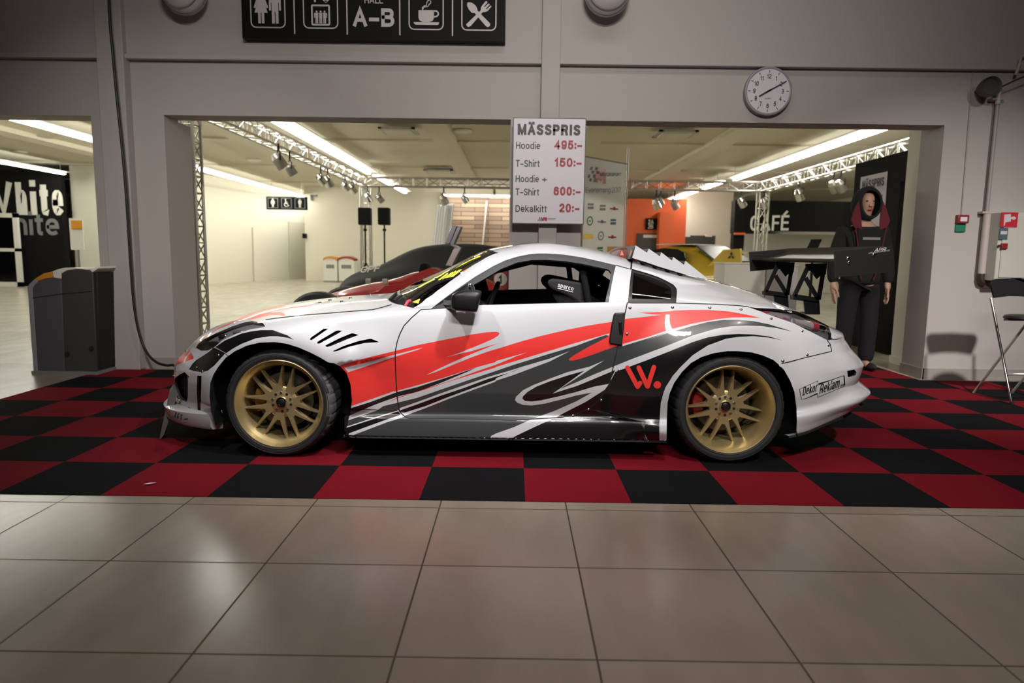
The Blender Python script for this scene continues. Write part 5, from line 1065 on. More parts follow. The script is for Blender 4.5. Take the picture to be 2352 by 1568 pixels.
# planked picture wall with white drapes and poles
a, b_ = at(1012, 600, 28.0), at(1180, 452, 28.0)
struct(MB().box(a[0], b_[0]+1.5, 28.0, 28.2, 0, 3.6).build('wall_planked', 'plank', smooth=0))
for i, (q, lb) in enumerate(((((1004, 470), (1026, 470), (1012, 640), (984, 640)), 'white drape at the left end of the planked wall, outer one'), (((1026, 468), (1043, 468), (1022, 640), (1008, 640)), 'white drape at the left end of the planked wall, inner one'))):
    pts_ = [at(u, v, 27.3-.1*i) for u, v in q]; pts_[2][2] = pts_[3][2] = .0; rings = [[p0*(1-f)+p1*f+np.array((0, .05*math.sin(9*f*PI), 0)) for f in np.linspace(0, 1, 19)] for p0, p1 in ((pts_[0], pts_[1]), (pts_[3], pts_[2]))]
    tag(MB().loft(rings+[[p+(0, .03, 0) for p in r] for r in rings[::-1]], cyclic=False, close=True).build('drape', 'white', smooth=60), lb, 'drape')
tag(MB().bar(at(1118, 462, 27.9), at(1099, 664, 27.9), .14, .05).build('batten', 'white'), 'white slanting batten across the planked wall', 'batten')
# orange wall fittings
s = thing('door_sign', at(1496, 514, 24.9), 'square black sign on the orange wall above the grey door', 'sign')
a, b_ = at(1484, 501, 24.9), at(1509, 527, 24.9); MB().box(a[0], b_[0], 24.9, 24.99, b_[2], a[2]).build('panel', 'sign_black', s, smooth=0)
mb = MB(); lettering(mb, '2A', (a[0]+.08, 24.89, (a[2]+b_[2])/2), (1, 0, 0), (0, 0, 1), .15, bold=.15); lettering(mb, '2B', (a[0]+.08, 24.89, b_[2]+.03), (1, 0, 0), (0, 0, 1), .15, bold=.15); mb.build('lettering', 'hall_white', s, smooth=0)
a, b_ = at(1478, 539, 24.9), at(1509, 546, 24.9); tag(MB().box(a[0], b_[0], 24.9, 24.92, b_[2], a[2]).build('door_plate', 'hall_white', smooth=0), 'long white plate across the top of the grey door', 'plate')
a, b_ = at(1508, 562, 24.9), at(1517, 572, 24.9); tag(MB().box(a[0], b_[0], 24.9, 24.92, b_[2], a[2]).build('notice', 'yellow', smooth=0), 'small yellow notice on the grey door', 'notice')
a, b_ = at(1567, 540, 26.5), at(1641, 600, 26.5); t = thing('folded_table', (a[0], 26.5, 0), 'wide dark grey board standing right of the orange wall', 'board')
MB().box(a[0], b_[0], 26.5, 26.6, 0, a[2]).build('board', 'dark_grey', t, bevel=.02)
for u in (1578, 1628): p = at(u, 540, 26.48); MB().box(p[0]-.12, p[0]+.12, 26.46, 26.62, p[2]-.06, p[2]+.03).build('clip', 'hall_white', t, smooth=0)
# café front
t = thing('cafe_sign', (at(1687, 500, 23)[0], 23, 0), 'black café fascia with white capital letters', 'sign')
x0, x1 = at(1687, 500, 23)[0], at(1990, 500, 23)[0]; zt = at(1800, 461, 23)[2]; zb = at(1800, 537, 23)[2]
MB().box(x0, x1, 23, 23.4, zb, zt).build('fascia', 'hall_black', t, smooth=0); MB().box(x0, at(1712, 500, 23)[0], 23.0, 23.3, 0, zb).build('side_panel', 'hall_black', t, smooth=0)
mb = MB(); o = at(1722, 530, 22.97); e = at(1811, 529, 22.97)-o; lettering(mb, 'CAFÉ', o, e, (0, 0, 1), at(1722, 495, 22.97)[2]-o[2], w=np.linalg.norm(e), bold=.15); mb.build('lettering', 'hall_white', t, smooth=0)
MB().box(at(1745, 535, 22.9)[0], x1, 22.8, 23.3, at(1800, 537.5, 22.9)[2], at(1800, 531.5, 22.9)[2]).build('shelf', 'chrome', t, smooth=0); MB().box(x0, at(1712, 535, 22.9)[0], 22.9, 22.99, at(1700, 539, 22.9)[2], at(1700, 534, 22.9)[2]).build('strip', 'orange', t, smooth=0)
tag(MB().box(x0+.4, x1+1, 24.2, 24.4, 0, zb+.2).build('cafe_counter', 'hall_white', smooth=0), 'pale counter wall under the café fascia', 'counter')
p = at(1871, 560, 15); s = thing('tablet_stand', (p[0], 15, 0), 'dark tilted screen on a stand below the café sign', 'screen')
MB().prism([at(u, v, 15) for u, v in ((1853, 572), (1864, 549), (1889, 549), (1878, 572))], (0, .03, 0)).build('screen', 'hall_black', s, bevel=.004); MB().cyl((p[0], 15.05, .012), (p[0], 15.05, p[2]-.1), .03, n=8).cyl((p[0], 15.05, 0.0), (p[0], 15.05, .02), .2, n=16).build('stand', 'hall_black', s)
# display counters
a, b_ = at(1665, 606, 9.4), at(1756, 670, 9.4)
t = thing('display_counter', (a[0], 9.4, 0), 'white display counter beside the yellow car', 'counter'); MB().box(a[0], b_[0], 9.4, 9.9, 0, a[2]).build('body', 'hall_white', t, bevel=.008); MB().box(a[0]-.01, b_[0]+.01, 9.39, 9.91, a[2], a[2]+.02).build('top', 'hall_white', t)
a2, b2 = at(1757, 611, 9.3), at(1838, 690, 9.3); t = thing('display_counter', (a2[0], 9.3, 0), 'grey display counter behind the rear wing', 'counter'); MB().box(b_[0]+.02, b2[0], 9.42, 9.9, 0, a2[2]).build('body', M['sign_white'], t, bevel=.008); MB().box(b_[0]+.02, b2[0]+.01, 9.41, 9.91, a2[2], a2[2]+.02).build('top', M['sign_white'], t)
# ceiling vents and downlights
def cpt(u, v, z=3.74): d = ray(u, v); return CAM0+d*((z-CAM_H)/d[2])
for u, v, s_, lb in ((917, 299, .75, 'square ceiling vent above the left truss'), (1010, 393, .9, 'square ceiling vent left of the price board'), (1550, 306, .8, 'square ceiling vent right of the price board')):
    c = cpt(u, v); t = thing('ceiling_vent', c, lb, 'ceiling vent', 'ceiling vents'); fr = MB()
    for (i0, i1, j0, j1) in ((-1, 1, -1, -.8), (-1, 1, .8, 1), (-1, -.8, -1, 1), (.8, 1, -1, 1)): fr.box(c[0]+i0*s_/2, c[0]+i1*s_/2, c[1]+j0*s_/2, c[1]+j1*s_/2, c[2]-.03, c[2]+.0)
    fr.build('frame', 'alu_dark', t, smooth=0); MB().box(c[0]-s_*.38, c[0]+s_*.38, c[1]-s_*.38, c[1]+s_*.38, c[2]-.06, c[2]-.02).build('diffuser', 'hall_ceiling', t, smooth=0)
for u, v, lb in ((1063, 299, 'round ceiling downlight between the vents'), (583, 366, 'round ceiling downlight over the toilet sign'), (1695, 309, 'round ceiling downlight below the clock'), (44, 347, 'round ceiling downlight above the black White wall')):
    c = cpt(u, v, 3.84); tag(MB().lathe([(.20, 0), (.20, -.035), (.15, -.05), (.001, -.04)], c, (0, 0, 1), 24).build('downlight', 'hall_white'), lb, 'downlight', 'ceiling downlights')

# ---- banner on a pole
bn = thing('event_banner', at(1437, 600, 9.9)*(1, 1, 0), 'cream event banner with logos hanging on a thin pole', 'banner')
bl, br_ = at(1341, 470, 9.3), at(1434, 470, 9.9)
eb = unit((br_-bl)*(1, 1, 0)); wb = np.linalg.norm((br_-bl)[:2]); zt_ = at(1348, 361, 9.3)[2]; zt2 = at(1432, 376, 9.9)[2]; zb_ = .25
nb = np.array((eb[1], -eb[0], 0)); zt_ = (zt_+zt2)/2
o_ = np.array((bl[0], bl[1], 0)); Q = lambda x, z, k=.004: o_+eb*x*wb+(0, 0, z)+nb*k
MB().prism([Q(0, zb_, 0), Q(1, zb_, 0), Q(1, zt_, 0), Q(0, zt_, 0)], -nb*.006).build('cloth', 'hall_white', bn, smooth=0)
pr = Q(1.05, 0, 0); MB().cyl(pr+(0, 0, .012), pr+(0, 0, zt_+.22), .014, n=8).cyl(pr+(0, 0, zt_), Q(0, zt_+.01, 0), .01, n=6).cyl(pr, pr+(0, 0, .015), .18, n=20).build('pole', 'alu_dark', bn)
HB = zt_-zb_
def px2b(x, y):                                          # zoom coordinates on the banner -> its own plane
    return ((x-150)/570.0, zt_-.04-(y-100-(x-150)*.12)/1400.0*(zt_-at(1341, 590, 9.3)[2])*1.07)
def bpoly(mb, pts): q = [px2b(*p) for p in pts]; mb.add([Q(x, z) for x, z in q], [tuple(range(len(q)))])
mb = MB(); bpoly(mb, [(268, 380), (315, 190), (345, 195), (360, 240), (390, 200), (440, 205), (440, 405), (400, 402), (400, 330), (370, 380), (345, 330), (325, 390)]); mb.build('logo', M['car_red'], bn, smooth=0)
mb = MB()
for i in range(4):
    for j in range(4):
        if (i+j) % 2 == 0: x, y = 175+i*34+(3-j)*14, 180+j*50; bpoly(mb, [(x+10, y), (x+40, y+5), (x+30, y+45), (x, y+40)])
mb.build('logo', 'text_dark', bn, smooth=0)
def btext(txt, x, y, h, w, m, bold=0.0, name='lettering'):
    mb = MB(); a = px2b(x, y); c = px2b(x+w, y); d_ = px2b(x, y-h); lettering(mb, txt, Q(*a, .006), Q(*c)-Q(*a), (0, 0, 1), d_[1]-a[1], w=np.linalg.norm(Q(*c)-Q(*a)), bold=bold); mb.build(name, m, bn, smooth=0)
btext('MOTORSPORT', 355, 300, 45, 300, 'text_dark', .16); btext('Evenemang 2017', 165, 520, 68, 490, M['sign_blue'], .09)
for i, (x, y, m, kind) in enumerate(((240, 700, 'mid_grey', 'R'), (405, 725, 'mid_grey', 'R'), (568, 745, 'alarm_red', 'L'), (235, 895, 'sign_green', 'O'), (400, 915, 'mid_grey', 'L'), (562, 925, 'sign_blue', 'R'), (220, 1100, 'yellow', 'W'), (393, 1105, 'mid_grey', 'O'), (555, 1135, 'car_red', 'L'), (220, 1297, 'pipe', 'L'), (385, 1297, 'sign_green', 'R'), (553, 1300, 'bin_orange', 'W'))):
    mb = MB(); C_q = lambda pts: bpoly(mb, [(x+a, y+b) for a, b in pts])
    if kind == 'R': C_q([(-40, -40), (40, -36), (40, -8), (-40, -12)]); C_q([(-40, 2), (40, 6), (40, 40), (-40, 36)])
    elif kind == 'L': C_q([(-60, -14), (60, -2), (60, 18), (-60, 6)]); C_q([(-15, -26), (20, -22), (20, 22), (-15, 18)])
    elif kind == 'W': C_q([(-65, -38), (65, -30), (65, 38), (-65, 30)])
    else:
        tt = np.linspace(0, 2*PI, 20); 
        for k in range(19): C_q([(42*math.cos(tt[k]), 62*math.sin(tt[k])), (42*math.cos(tt[k+1]), 62*math.sin(tt[k+1])), (30*math.cos(tt[k+1]), 46*math.sin(tt[k+1])), (30*math.cos(tt[k]), 46*math.sin(tt[k]))])
        C_q([(-12, -10), (14, 0), (12, 14), (-14, 6)])
    mb.build('sponsor_logo', m, bn, smooth=0)

# ---- black display panel with a second price poster
X0 = 4.72; ya, yb_ = 8.2, 9.75
t = thing('exhibition_screen', (X0, ya, 0), 'tall black display panel behind the hooded figure', 'screen')
zt_ = at(2087, 336, 8.2)[2]; zn = at(2087, 408, 8.2)[2]; ym = X0*1568/(2046-1183)
MB().prism([(X0, ya, zn), (X0, ya, zt_), (X0, yb_, zt_), (X0, yb_, 0), (X0, ym, 0), (X0, ym, zn)], (.06, 0, 0)).build('panel', 'hall_black', t, smooth=0)
y1_, y0_ = X0*1568/(1957-1183), X0*1568/(2016-1183); z1_ = at(2016, 393, y0_)[2]; z0_ = z1_-.72
po = MB().box(X0-.008, X0-.002, y0_, y1_, z0_, z1_).build('poster', 'board_white', t, smooth=0)
mb = MB(); lettering(mb, 'MÄSSPRIS', (X0-.012, y1_-.06, z1_-.17), (0, -1, 0), (0, 0, 1), .11, w=y1_-y0_-.12, bold=.18); mb.build('lettering', 'text_black', po, smooth=0)
mb = MB(); lettering(mb, '495:-', (X0-.012, y0_+.30, z1_-.32), (0, -1, 0), (0, 0, 1), .07, w=.24, bold=.18); mb.build('lettering', 'text_red', po, smooth=0)

# ---- hooded shop figure
def skinned(name, nodes, edges, m, parent, levels=2):
    off = np.array(parent.location); me = bpy.data.meshes.new(name); me.from_pydata([tuple(np.array(n[:3])-off) for n in nodes], edges, []); me.materials.append(M[m])
    o = bpy.data.objects.new(name, me); COL.objects.link(o); o.parent = parent
    o.modifiers.new('skin', 'SKIN'); o.modifiers.new('sub', 'SUBSURF').levels = levels; o.modifiers['sub'].render_levels = levels
    for i, n in enumerate(nodes):
        r = n[3] if hasattr(n[3], '__len__') else (n[3], n[3]); me.skin_vertices[0].data[i].radius = r; me.skin_vertices[0].data[i].use_root = (i == 0)
    me.polygons.foreach_set('use_smooth', [True]*len(me.polygons)); o.modifiers['skin'].use_smooth_shade = True
    return o
YP = 7.35; mx_ = at(1978, 600, YP)[0]
pf = thing('person', (mx_, YP, 0), 'standing person in a black hoodie with red hood lining and dark jeans, arms hanging', 'person', None)
B = lambda x, y, z: (mx_+x, YP+y, z)
N_ = [(*B(0, 0, 1.02), (.15, .10)), (*B(0, .01, 1.28), (.15, .10)), (*B(0, .01, 1.50), (.17, .09)), (*B(0, 0, 1.60), .058), (*B(.0, -.02, 1.68), .058), (*B(0, -.03, 1.74), (.074, .088)), (*B(0, -.025, 1.82), (.078, .095)), (*B(0, -.01, 1.885), (.055, .07))]
E_b = [(0, 1), (1, 2), (2, 3), (3, 4), (4, 5), (5, 6), (6, 7)]
def limb(N, E, base, pts):
    for p in pts: N.append(p); E.append((base, len(N)-1)); base = len(N)-1
    return base
for s in (-1, 1):
    hx = .285*s; w_ = limb(N_, E_b, 2, [(*B(.19*s, .01, 1.47), .058), (*B(.25*s, .01, 1.20), .045), (*B(hx, -.02, .96), .03), (*B(hx+.005*s, -.03, .90), (.022, .036))])
    kn = limb(N_, E_b, w_, [(*B(hx, -.035, .84), (.020, .040))])
    for j, (dy, l, dx) in enumerate(((-.030, .075, .0), (-.010, .085, .002), (.010, .078, .0), (.028, .06, -.004))):
        limb(N_, E_b, kn, [(*B(hx+dx*s, -.035+dy, .80), .0095), (*B(hx-.004*s, -.037+dy*1.05, .80-l*.5), .0085), (*B(hx-.016*s, -.040+dy*1.0, .80-l), .007)])
    limb(N_, E_b, w_, [(*B(hx-.012*s, -.075, .865), .011), (*B(hx-.022*s, -.092, .825), .0095), (*B(hx-.028*s, -.095, .79), .008)])
    limb(N_, E_b, 0, [(*B(.095*s, 0, .90), .085), (*B(.105*s, -.01, .50), .055), (*B(.11*s, .02, .10), .04), (*B(.12*s, -.10, .055), .04)])
body = skinned('body', N_, E_b, 'skin', pf)
fc = B(0, -.105, 1.76)
MB().loft([[(fc[0]-.006, fc[1], fc[2]+.035), (fc[0]+.006, fc[1], fc[2]+.035)], [(fc[0]-.018, fc[1]-.018, fc[2]-.018), (fc[0]+.018, fc[1]-.018, fc[2]-.018)], [(fc[0]-.012, fc[1]+.004, fc[2]-.03), (fc[0]+.012, fc[1]+.004, fc[2]-.03)]], cyclic=False).build('nose', 'skin', pf)
for s in (-1, 1): MB().ball((fc[0]+s*.033, fc[1]+.006, fc[2]+.035), (.015, .008, .008), 10, 6).build('eye', 'text_black', pf)
MB().ball((fc[0], fc[1]+.002, fc[2]-.055), (.026, .008, .007), 10, 6).build('mouth', 'text_red', pf)
H_ = [(*B(0, 0, .90), (.215, .15)), (*B(0, 0, 1.00), (.225, .15)), (*B(0, 0, 1.22), (.20, .14)), (*B(0, .01, 1.42), (.215, .135)), (*B(0, .03, 1.52), (.13, .10))]; EH = [(0, 1), (1, 2), (2, 3), (3, 4)]
for s in (-1, 1): limb(H_, EH, 3, [(*B(.21*s, .015, 1.475), .092), (*B(.275*s, .015, 1.20), .080), (*B(.295*s, -.01, 1.02), .066), (*B(.29*s, -.02, .93), .05)])
hd_ = skinned('hoodie', H_, EH, 'hood_black', pf)
hoodm = MB(); rings = []
for y_, rx, rz, dz in ((-.125, .098, .125, -.005), (-.118, .118, .150, 0), (-.05, .138, .168, 0), (.03, .138, .165, -.005), (.10, .110, .135, -.015), (.145, .06, .08, -.02), (.155, .004, .006, -.02)):
    rings.append([B(rx*math.sin(a), y_+.02*math.cos(a)*(y_ < -.1), 1.785+dz+rz*math.cos(a)*(1 if math.cos(a) > 0 else 1.15)) for a in np.linspace(0, 2*PI, 28, endpoint=False)])
ho = hoodm.loft(rings).build('hood', 'hood_black', pf, smooth=70); sm = ho.modifiers.new('t', 'SOLIDIFY'); sm.thickness = .012
for s in (-1, 1):
    lp = [B(s*.125, -.112, 1.80), B(s*.165, -.118, 1.72), B(s*.205, -.135, 1.60), B(s*.17, -.150, 1.515), B(s*.09, -.155, 1.50), B(s*.095, -.135, 1.60), B(s*.108, -.118, 1.72)]
    MB().prism(lp, (0, .02, 0)).build('hood_lining', 'hood_red', pf, bevel=.008)
    MB().tube([B(s*.16, -.150, 1.52), B(s*.13, -.160, 1.35), B(s*.12, -.165, 1.15), B(s*.06, -.16, .98)], .006, 6).build('zip_edge', 'hood_red', pf)
MB().prism([B(-.13, -.148, 1.53), B(.13, -.148, 1.53), B(.115, -.156, 1.05), B(-.115, -.156, 1.05)], (0, .03, 0)).build('t_shirt', 'hood_black', pf, bevel=.01)
MB().prism([B(-.08, -.158, 1.42), B(.10, -.158, 1.42), B(.10, -.158, 1.395), B(-.08, -.158, 1.395)], (0, -.002, 0)).build('chest_print', 'mid_grey', pf, smooth=0)
J_ = [(*B(0, 0, 1.06), (.19, .13))]; EJ = []
for s in (-1, 1): limb(J_, EJ, 0, [(*B(.11*s, 0, .85), .115), (*B(.125*s, -.01, .50), .095), (*B(.13*s, .01, .22), .09), (*B(.135*s, .0, .07), .088)])
skinned('jeans', J_, EJ, 'jeans', pf)
for s in (-1, 1): MB().ball(B(.14*s, -.06, .05), (.05, .14, .045), 14, 8).build('shoe', 'matt_black', pf)

# ---- covered car
CVY = 11.6
def carloft(name, st, m, parent, n=17):
    """st: (centre point, half width, height, shoulder height) along the car; a smooth shell of a whole car"""
    rings = []
    for (c, dirn, hw, h, hs, tum) in st:
        pr_ = [(1.0, .0), (1.0, hs*.35), (1.0, hs*.75), (.97, hs), (tum+.10, hs+(h-hs)*.35), (tum, hs+(h-hs)*.80), (tum*.80, h*.99), (0, h)]
        pr_ = pr_+[(-a, b) for a, b in pr_[-2::-1]]
        rings.append([np.array(c)+np.array(dirn)*a*hw+np.array((0, 0, b)) for a, b in pr_])
    b = MB().loft(rings, cyclic=False, caps=False); o = len(b.v)
    for r in (rings[0], rings[-1]): b.add(r, [tuple(range(len(r)))])
    ob = b.build(name, m, parent, smooth=60); md = ob.modifiers.new('s', 'SUBSURF'); md.levels = md.render_levels = 2; return ob
cvr = thing('covered_car', (at(960, 600, CVY)[0], CVY, 0), 'car under a tight black cover behind the red single-seater', 'car')
S_ = []
for u, v, hw, hs in ((784, 668, .55, .40), (790, 655, .66, .48), (803, 638, .76, .62), (830, 621, .83, .74), (868, 612, .86, .80), (892, 603, .87, .84), (930, 581, .87, .90), (962, 567, .87, .92), (1000, 561, .87, .92), (1060, 558, .87, .92), (1115, 560, .87, .92), (1190, 575, .86, .9), (1260, 592, .84, .9), (1300, 610, .8, .85), (1320, 650, .7, .6)):
    p = at(u, v, CVY); S_.append(((p[0], CVY, 0.0), (0, 1, 0), hw, max(p[2], .3), min(hs, p[2]*.9), .62))
carloft('cover', S_, 'cover', cvr)
mb = MB(); o = at(830, 626, CVY-.62); e = at(873, 622, CVY-.62)-o; lettering(mb, 'GPF', o+(0, -.12, 0), e, (0, .35, .9), .10, w=np.linalg.norm(e), bold=.2, slant=.3); lt = mb.build('lettering', 'hall_white', cvr, smooth=0)

# ---- red single-seater in front of it
RY = 8.7
rc = thing('formula_car', (at(900, 680, RY)[0], RY, 0), 'red single-seater race car parked behind the coupe', 'car')
S_ = []
for u, v, hw, lo in ((690, 700, .05, .12), (712, 694, .10, .12), (760, 674, .15, .13), (800, 662, .19, .13), (850, 650, .23, .13), (890, 644, .27, .13), (915, 637, .30, .13), (950, 625, .33, .12), (985, 620, .36, .12), (1010, 622, .40, .12), (1060, 625, .36, .12), (1120, 640, .3, .14), (1160, 660, .22, .2)):
    p = at(u, v, RY); z = p[2]; S_.append([(p[0], RY+a*hw, lo+(z-lo)*b) for a, b in ((-1, .15), (-1.05, .5), (-.95, .82), (-.6, .97), (0, 1), (.6, .97), (.95, .82), (1.05, .5), (1, .15), (0, 0))])
MB().loft(S_, caps=True).build('body', 'car_red', rc, smooth=60)
# raised cockpit surround and air box behind it
MB().prism([at(u, v, RY-.33) for u, v in Z(700, 500, 6.19, [(1180, 905), (1380, 880), (1590, 785), (1780, 712), (1890, 740), (1990, 800), (2100, 830), (2100, 990), (1700, 1010), (1180, 960)])], (0, .66, 0)).build('cockpit_surround', 'car_red', rc, bevel=.03)
MB().prism([at(u, v, RY-.36) for u, v in Z(700, 500, 6.19, [(1130, 960), (1400, 930), (1700, 905), (2000, 860), (2000, 1080), (850, 1080), (1040, 1040)])], (0, .04, 0)).build('side_pod', 'car_red', rc, bevel=.012)
MB().prism([at(u, v, RY-.2) for u, v in Z(700, 500, 6.19, [(1615, 790), (1630, 660), (1700, 645), (1745, 660), (1755, 790)])], (0, .3, 0)).build('head_rest', 'hall_black', rc, bevel=.02)
for u, v in ((845, 646), (884, 647)): p = at(u, v, RY-.3); MB().box(p[0]-.025, p[0]+.035, RY-.33, RY-.27, p[2]-.03, p[2]+.035).build('camera_pod', 'alu', rc, bevel=.008)
for (x, yy) in ((at(735, 690, RY-.55)[0], RY-.62), (at(735, 690, RY-.55)[0], RY+.75), (at(1190, 690, RY)[0], RY-.72), (at(1190, 690, RY)[0], RY+.75)):
    wz = at(735, 669, RY-.6)[2]/2; MB().lathe([(.12, -.09), (wz-.03, -.11), (wz, -.07), (wz, .07), (wz-.03, .11), (.12, .09)], (x, yy, wz), (0, 1, 0), 40, close=True).build('wheel', 'tyre', rc)
    MB().cyl((x, yy, wz), (x, RY, wz+.05), .018, n=6).build('wishbone', 'hall_black', rc)
for q, nm in (([(1990, 370), (2090, 110), (2165, 115), (2060, 370)], 'wing_flap'), ([(2060, 370), (2170, 125), (2228, 120), (2115, 385)], 'wing_flap'), ([(2000, 680), (2130, 420), (2225, 420), (2090, 690)], 'wing_post'), ([(2040, 375), (2100, 370), (2225, 430), (2160, 440)], 'wing_hinge')):
    MB().prism([at(u, v, RY-.1) for u, v in Z(700, 500, 6.19, q)], (0, .25, 0)).build(nm, 'lamp_dark' if nm != 'wing_post' else 'alu_dark', rc, bevel=.006)
a, b_ = at(1134, 618, RY-.05), at(1166, 664, RY-.05); npl = MB().box(a[0], b_[0], RY-.08, RY-.05, b_[2], a[2]).build('number_plate', M['car_red'], rc, bevel=.004, label='red plate with a black 1 on a white disc')
c = (a+b_)/2; MB().cyl((c[0], RY-.081, c[2]), (c[0], RY-.086, c[2]), .082, n=28).build('disc', 'hall_white', npl)
mb = MB(); lettering(mb, '1', (c[0]-.025, RY-.089, c[2]-.055), (1, 0, 0), (0, 0, 1), .11, w=.04, bold=.18); mb.build('lettering', 'text_dark', npl, smooth=0)

# ---- yellow saloon, seen from behind its left flank
th = math.radians(50); _sp = at(1680, 588, 13.0)
yc_ = np.array((_sp[0]-2.14*math.cos(th)+.80*math.sin(th), 13.0+2.14*math.sin(th)+.80*math.cos(th), 0))
dx_, dy_ = np.array((math.cos(th), -math.sin(th), 0)), np.array((math.sin(th), math.cos(th), 0))
yl = thing('yellow_saloon', yc_, 'bright yellow saloon car with a rear spoiler in front of the orange wall', 'car')
LY = [(-2.1, .62, .60, .50, .8), (-1.95, .80, .72, .62, .8), (-1.3, .86, .86, .78, .8), (-.75, .88, .97, .84, .78), (-.35, .88, 1.20, .88, .66), (.05, .88, 1.40, .90, .62), (.5, .88, 1.455, .91, .61), (.95, .88, 1.43, .92, .61), (1.3, .87, 1.33, .93, .62), (1.65, .86, 1.12, .93, .68), (1.85, .85, 1.0, .92, .8), (2.15, .82, .98, .90, .85), (2.25, .72, .75, .6, .8)]
carloft('body', [(yc_+dx_*x, dy_, hw, h, hs, tm) for x, hw, h, hs, tm in LY], 'car_yellow', yl)
YP3 = lambda x, y, z: yc_+dx_*x+dy_*y+np.array((0, 0, z))
ysd = lambda x, z: -(.885-.27*max(0, (z-.92))/.5)
def ypan(name, m, pts, parent=yl): MB().prism([YP3(x, ysd(x, z)-.012, z) for x, z in pts], dy_*.02).build(name, m, parent, smooth=0)
ypan('side_window', 'carbon_gloss', [(-.60, .96), (-.1, 1.22), (.15, 1.33), (.45, 1.37), (.80, 1.35), (1.0, 1.27), (1.10, 1.12), (1.08, .98)])
MB().prism([YP3(1.12, -.50, 1.40), YP3(1.12, .50, 1.40), YP3(1.70, .66, 1.10), YP3(1.70, -.66, 1.10)], (.02, -.02, .03)).build('rear_window', 'carbon_gloss', yl, smooth=0)
MB().prism([YP3(.1, -.48, 1.44), YP3(.1, .48, 1.44), YP3(1.05, .5, 1.44), YP3(1.05, -.5, 1.44)], (0, 0, .02)).build('roof_sheen', 'hall_white', yl, smooth=0)  # pale sheet standing in for the whitish reflection on the yellow roof
MB().prism([YP3(x, -.80, z) for x, z in ((1.62, 1.02), (1.70, 1.10), (1.95, 1.34), (2.32, 1.36), (2.34, 1.10), (2.0, 1.05))], dy_*.06).build('spoiler_end', 'car_yellow', yl, bevel=.01)
MB().prism([YP3(x, .74, z) for x, z in ((1.62, 1.02), (1.70, 1.10), (1.95, 1.34), (2.32, 1.36), (2.34, 1.10), (2.0, 1.05))], dy_*.06).build('spoiler_end', 'car_yellow', yl, bevel=.01)
MB().prism([YP3(x, -.76, z) for x, z in ((2.02, 1.30), (2.30, 1.33), (2.30, 1.30), (2.02, 1.27))], dy_*1.5).build('spoiler_blade', 'alu', yl, smooth=0)
mb = MB(); c = np.array((2.14, 1.22)); 
for k in range(3):
    a = PI/2+k*2*PI/3; u_ = np.array((math.cos(a), math.sin(a))); v_ = np.array((-u_[1], u_[0])); d4 = [c, c+u_*.042+v_*.026, c+u_*.085, c+u_*.042-v_*.026]
    mb.add([YP3(x, -.812, z) for x, z in d4], [(0, 1, 2, 3)])
mb.build('emblem', 'text_black', yl, smooth=0)
for x in (-1.35, 1.30):
    for sdy in (-.80, .80): MB().lathe([(.16, -.1), (.30, -.11), (.325, -.07), (.325, .07), (.30, .11), (.16, .1)], YP3(x, sdy, .325), dy_, 28, close=True).build('wheel', 'tyre', yl)
# ================================================================== things on the foyer wall
YS = 6.66                                               # front face of the big direction sign
sg = thing('direction_sign', at(860, 92, YS), 'long black sign with white pictograms and HALL A-B high on the wall', 'sign')
x0, x1, zb = at(557, 86, YS)[0], at(1160, 97, YS)[0], at(860, 91.5, YS)[2]; zt = zb+.80
MB().box(x0, x1, YS, YS+.10, zb, zt).build('panel', 'sign_black', sg, smooth=0)
yf = YS-.003
def sp(u, v): return at(u, v, yf)
def stroke(mb, pts, w, closed=False):                   # flat line of even width on the sign
    P = [np.array(p)[[0, 2]] for p in pts]; n = len(P); L, R_ = [], []
    for i in range(n):
        a = P[(i-1) % n] if closed or i > 0 else P[i]; c = P[(i+1) % n] if closed or i < n-1 else P[i]; d = unit(c-a); nn_ = np.array((-d[1], d[0]))*w/2; L.append(P[i]+nn_); R_.append(P[i]-nn_)
    vs = [(p[0], pts[0][1], p[1]) for p in L+R_]; mb.add(vs, [(i, (i+1) % n, n+(i+1) % n, n+i) for i in range(n if closed else n-1)])
def flat(mb, pts): mb.add([tuple(p) for p in pts], [tuple(range(len(pts)))])
def rrect(xa, xb, za, zb_, r):
    out = []
    for cx_, cz_, a0 in ((xb-r, zb_-r, 0), (xa+r, zb_-r, PI/2), (xa+r, za+r, PI), (xb-r, za+r, 1.5*PI)): out += [(cx_+r*math.cos(a0+k*PI/8), yf, cz_+r*math.sin(a0+k*PI/8)) for k in range(5)]
    return out
Wd = x1-x0; cell = Wd/5
zf = lambda v, u=860: sp(u, v+(u-860)*.0137*0)[2]
zfr = sp(620, 63)[2]
for i in range(5):
    xc = x0+cell*(i+.5)
    if i != 2: mb = MB(); stroke(mb, rrect(xc-.158, xc+.158, zfr, zfr+.37, .045), .011, True); mb.build('frame', 'sign_white', sg, smooth=0)
    if i < 4: mb = MB(); mb.box(x0+cell*(i+1)-.006, x0+cell*(i+1)+.006, yf-.001, yf, zfr-.055, zt-.08); mb.build('divider', 'sign_white', sg, smooth=0)
mb = MB(); xc = x0+cell*.5; z0 = zfr+.03
pict(mb, (xc-.063, yf, z0+.083), .205, 'woman'); pict(mb, (xc+.067, yf, z0+.083), .205, 'man'); mb.build('pictogram', 'sign_white', sg, smooth=0)
mb = MB(); xc = x0+cell*1.5; stroke(mb, rrect(xc-.08, xc+.08, zfr+.03, zfr+.20, .008), .016, True)
for k in (-1, 0, 1): pict(mb, (xc+k*.037, yf, zfr+.075), .085, 'man')
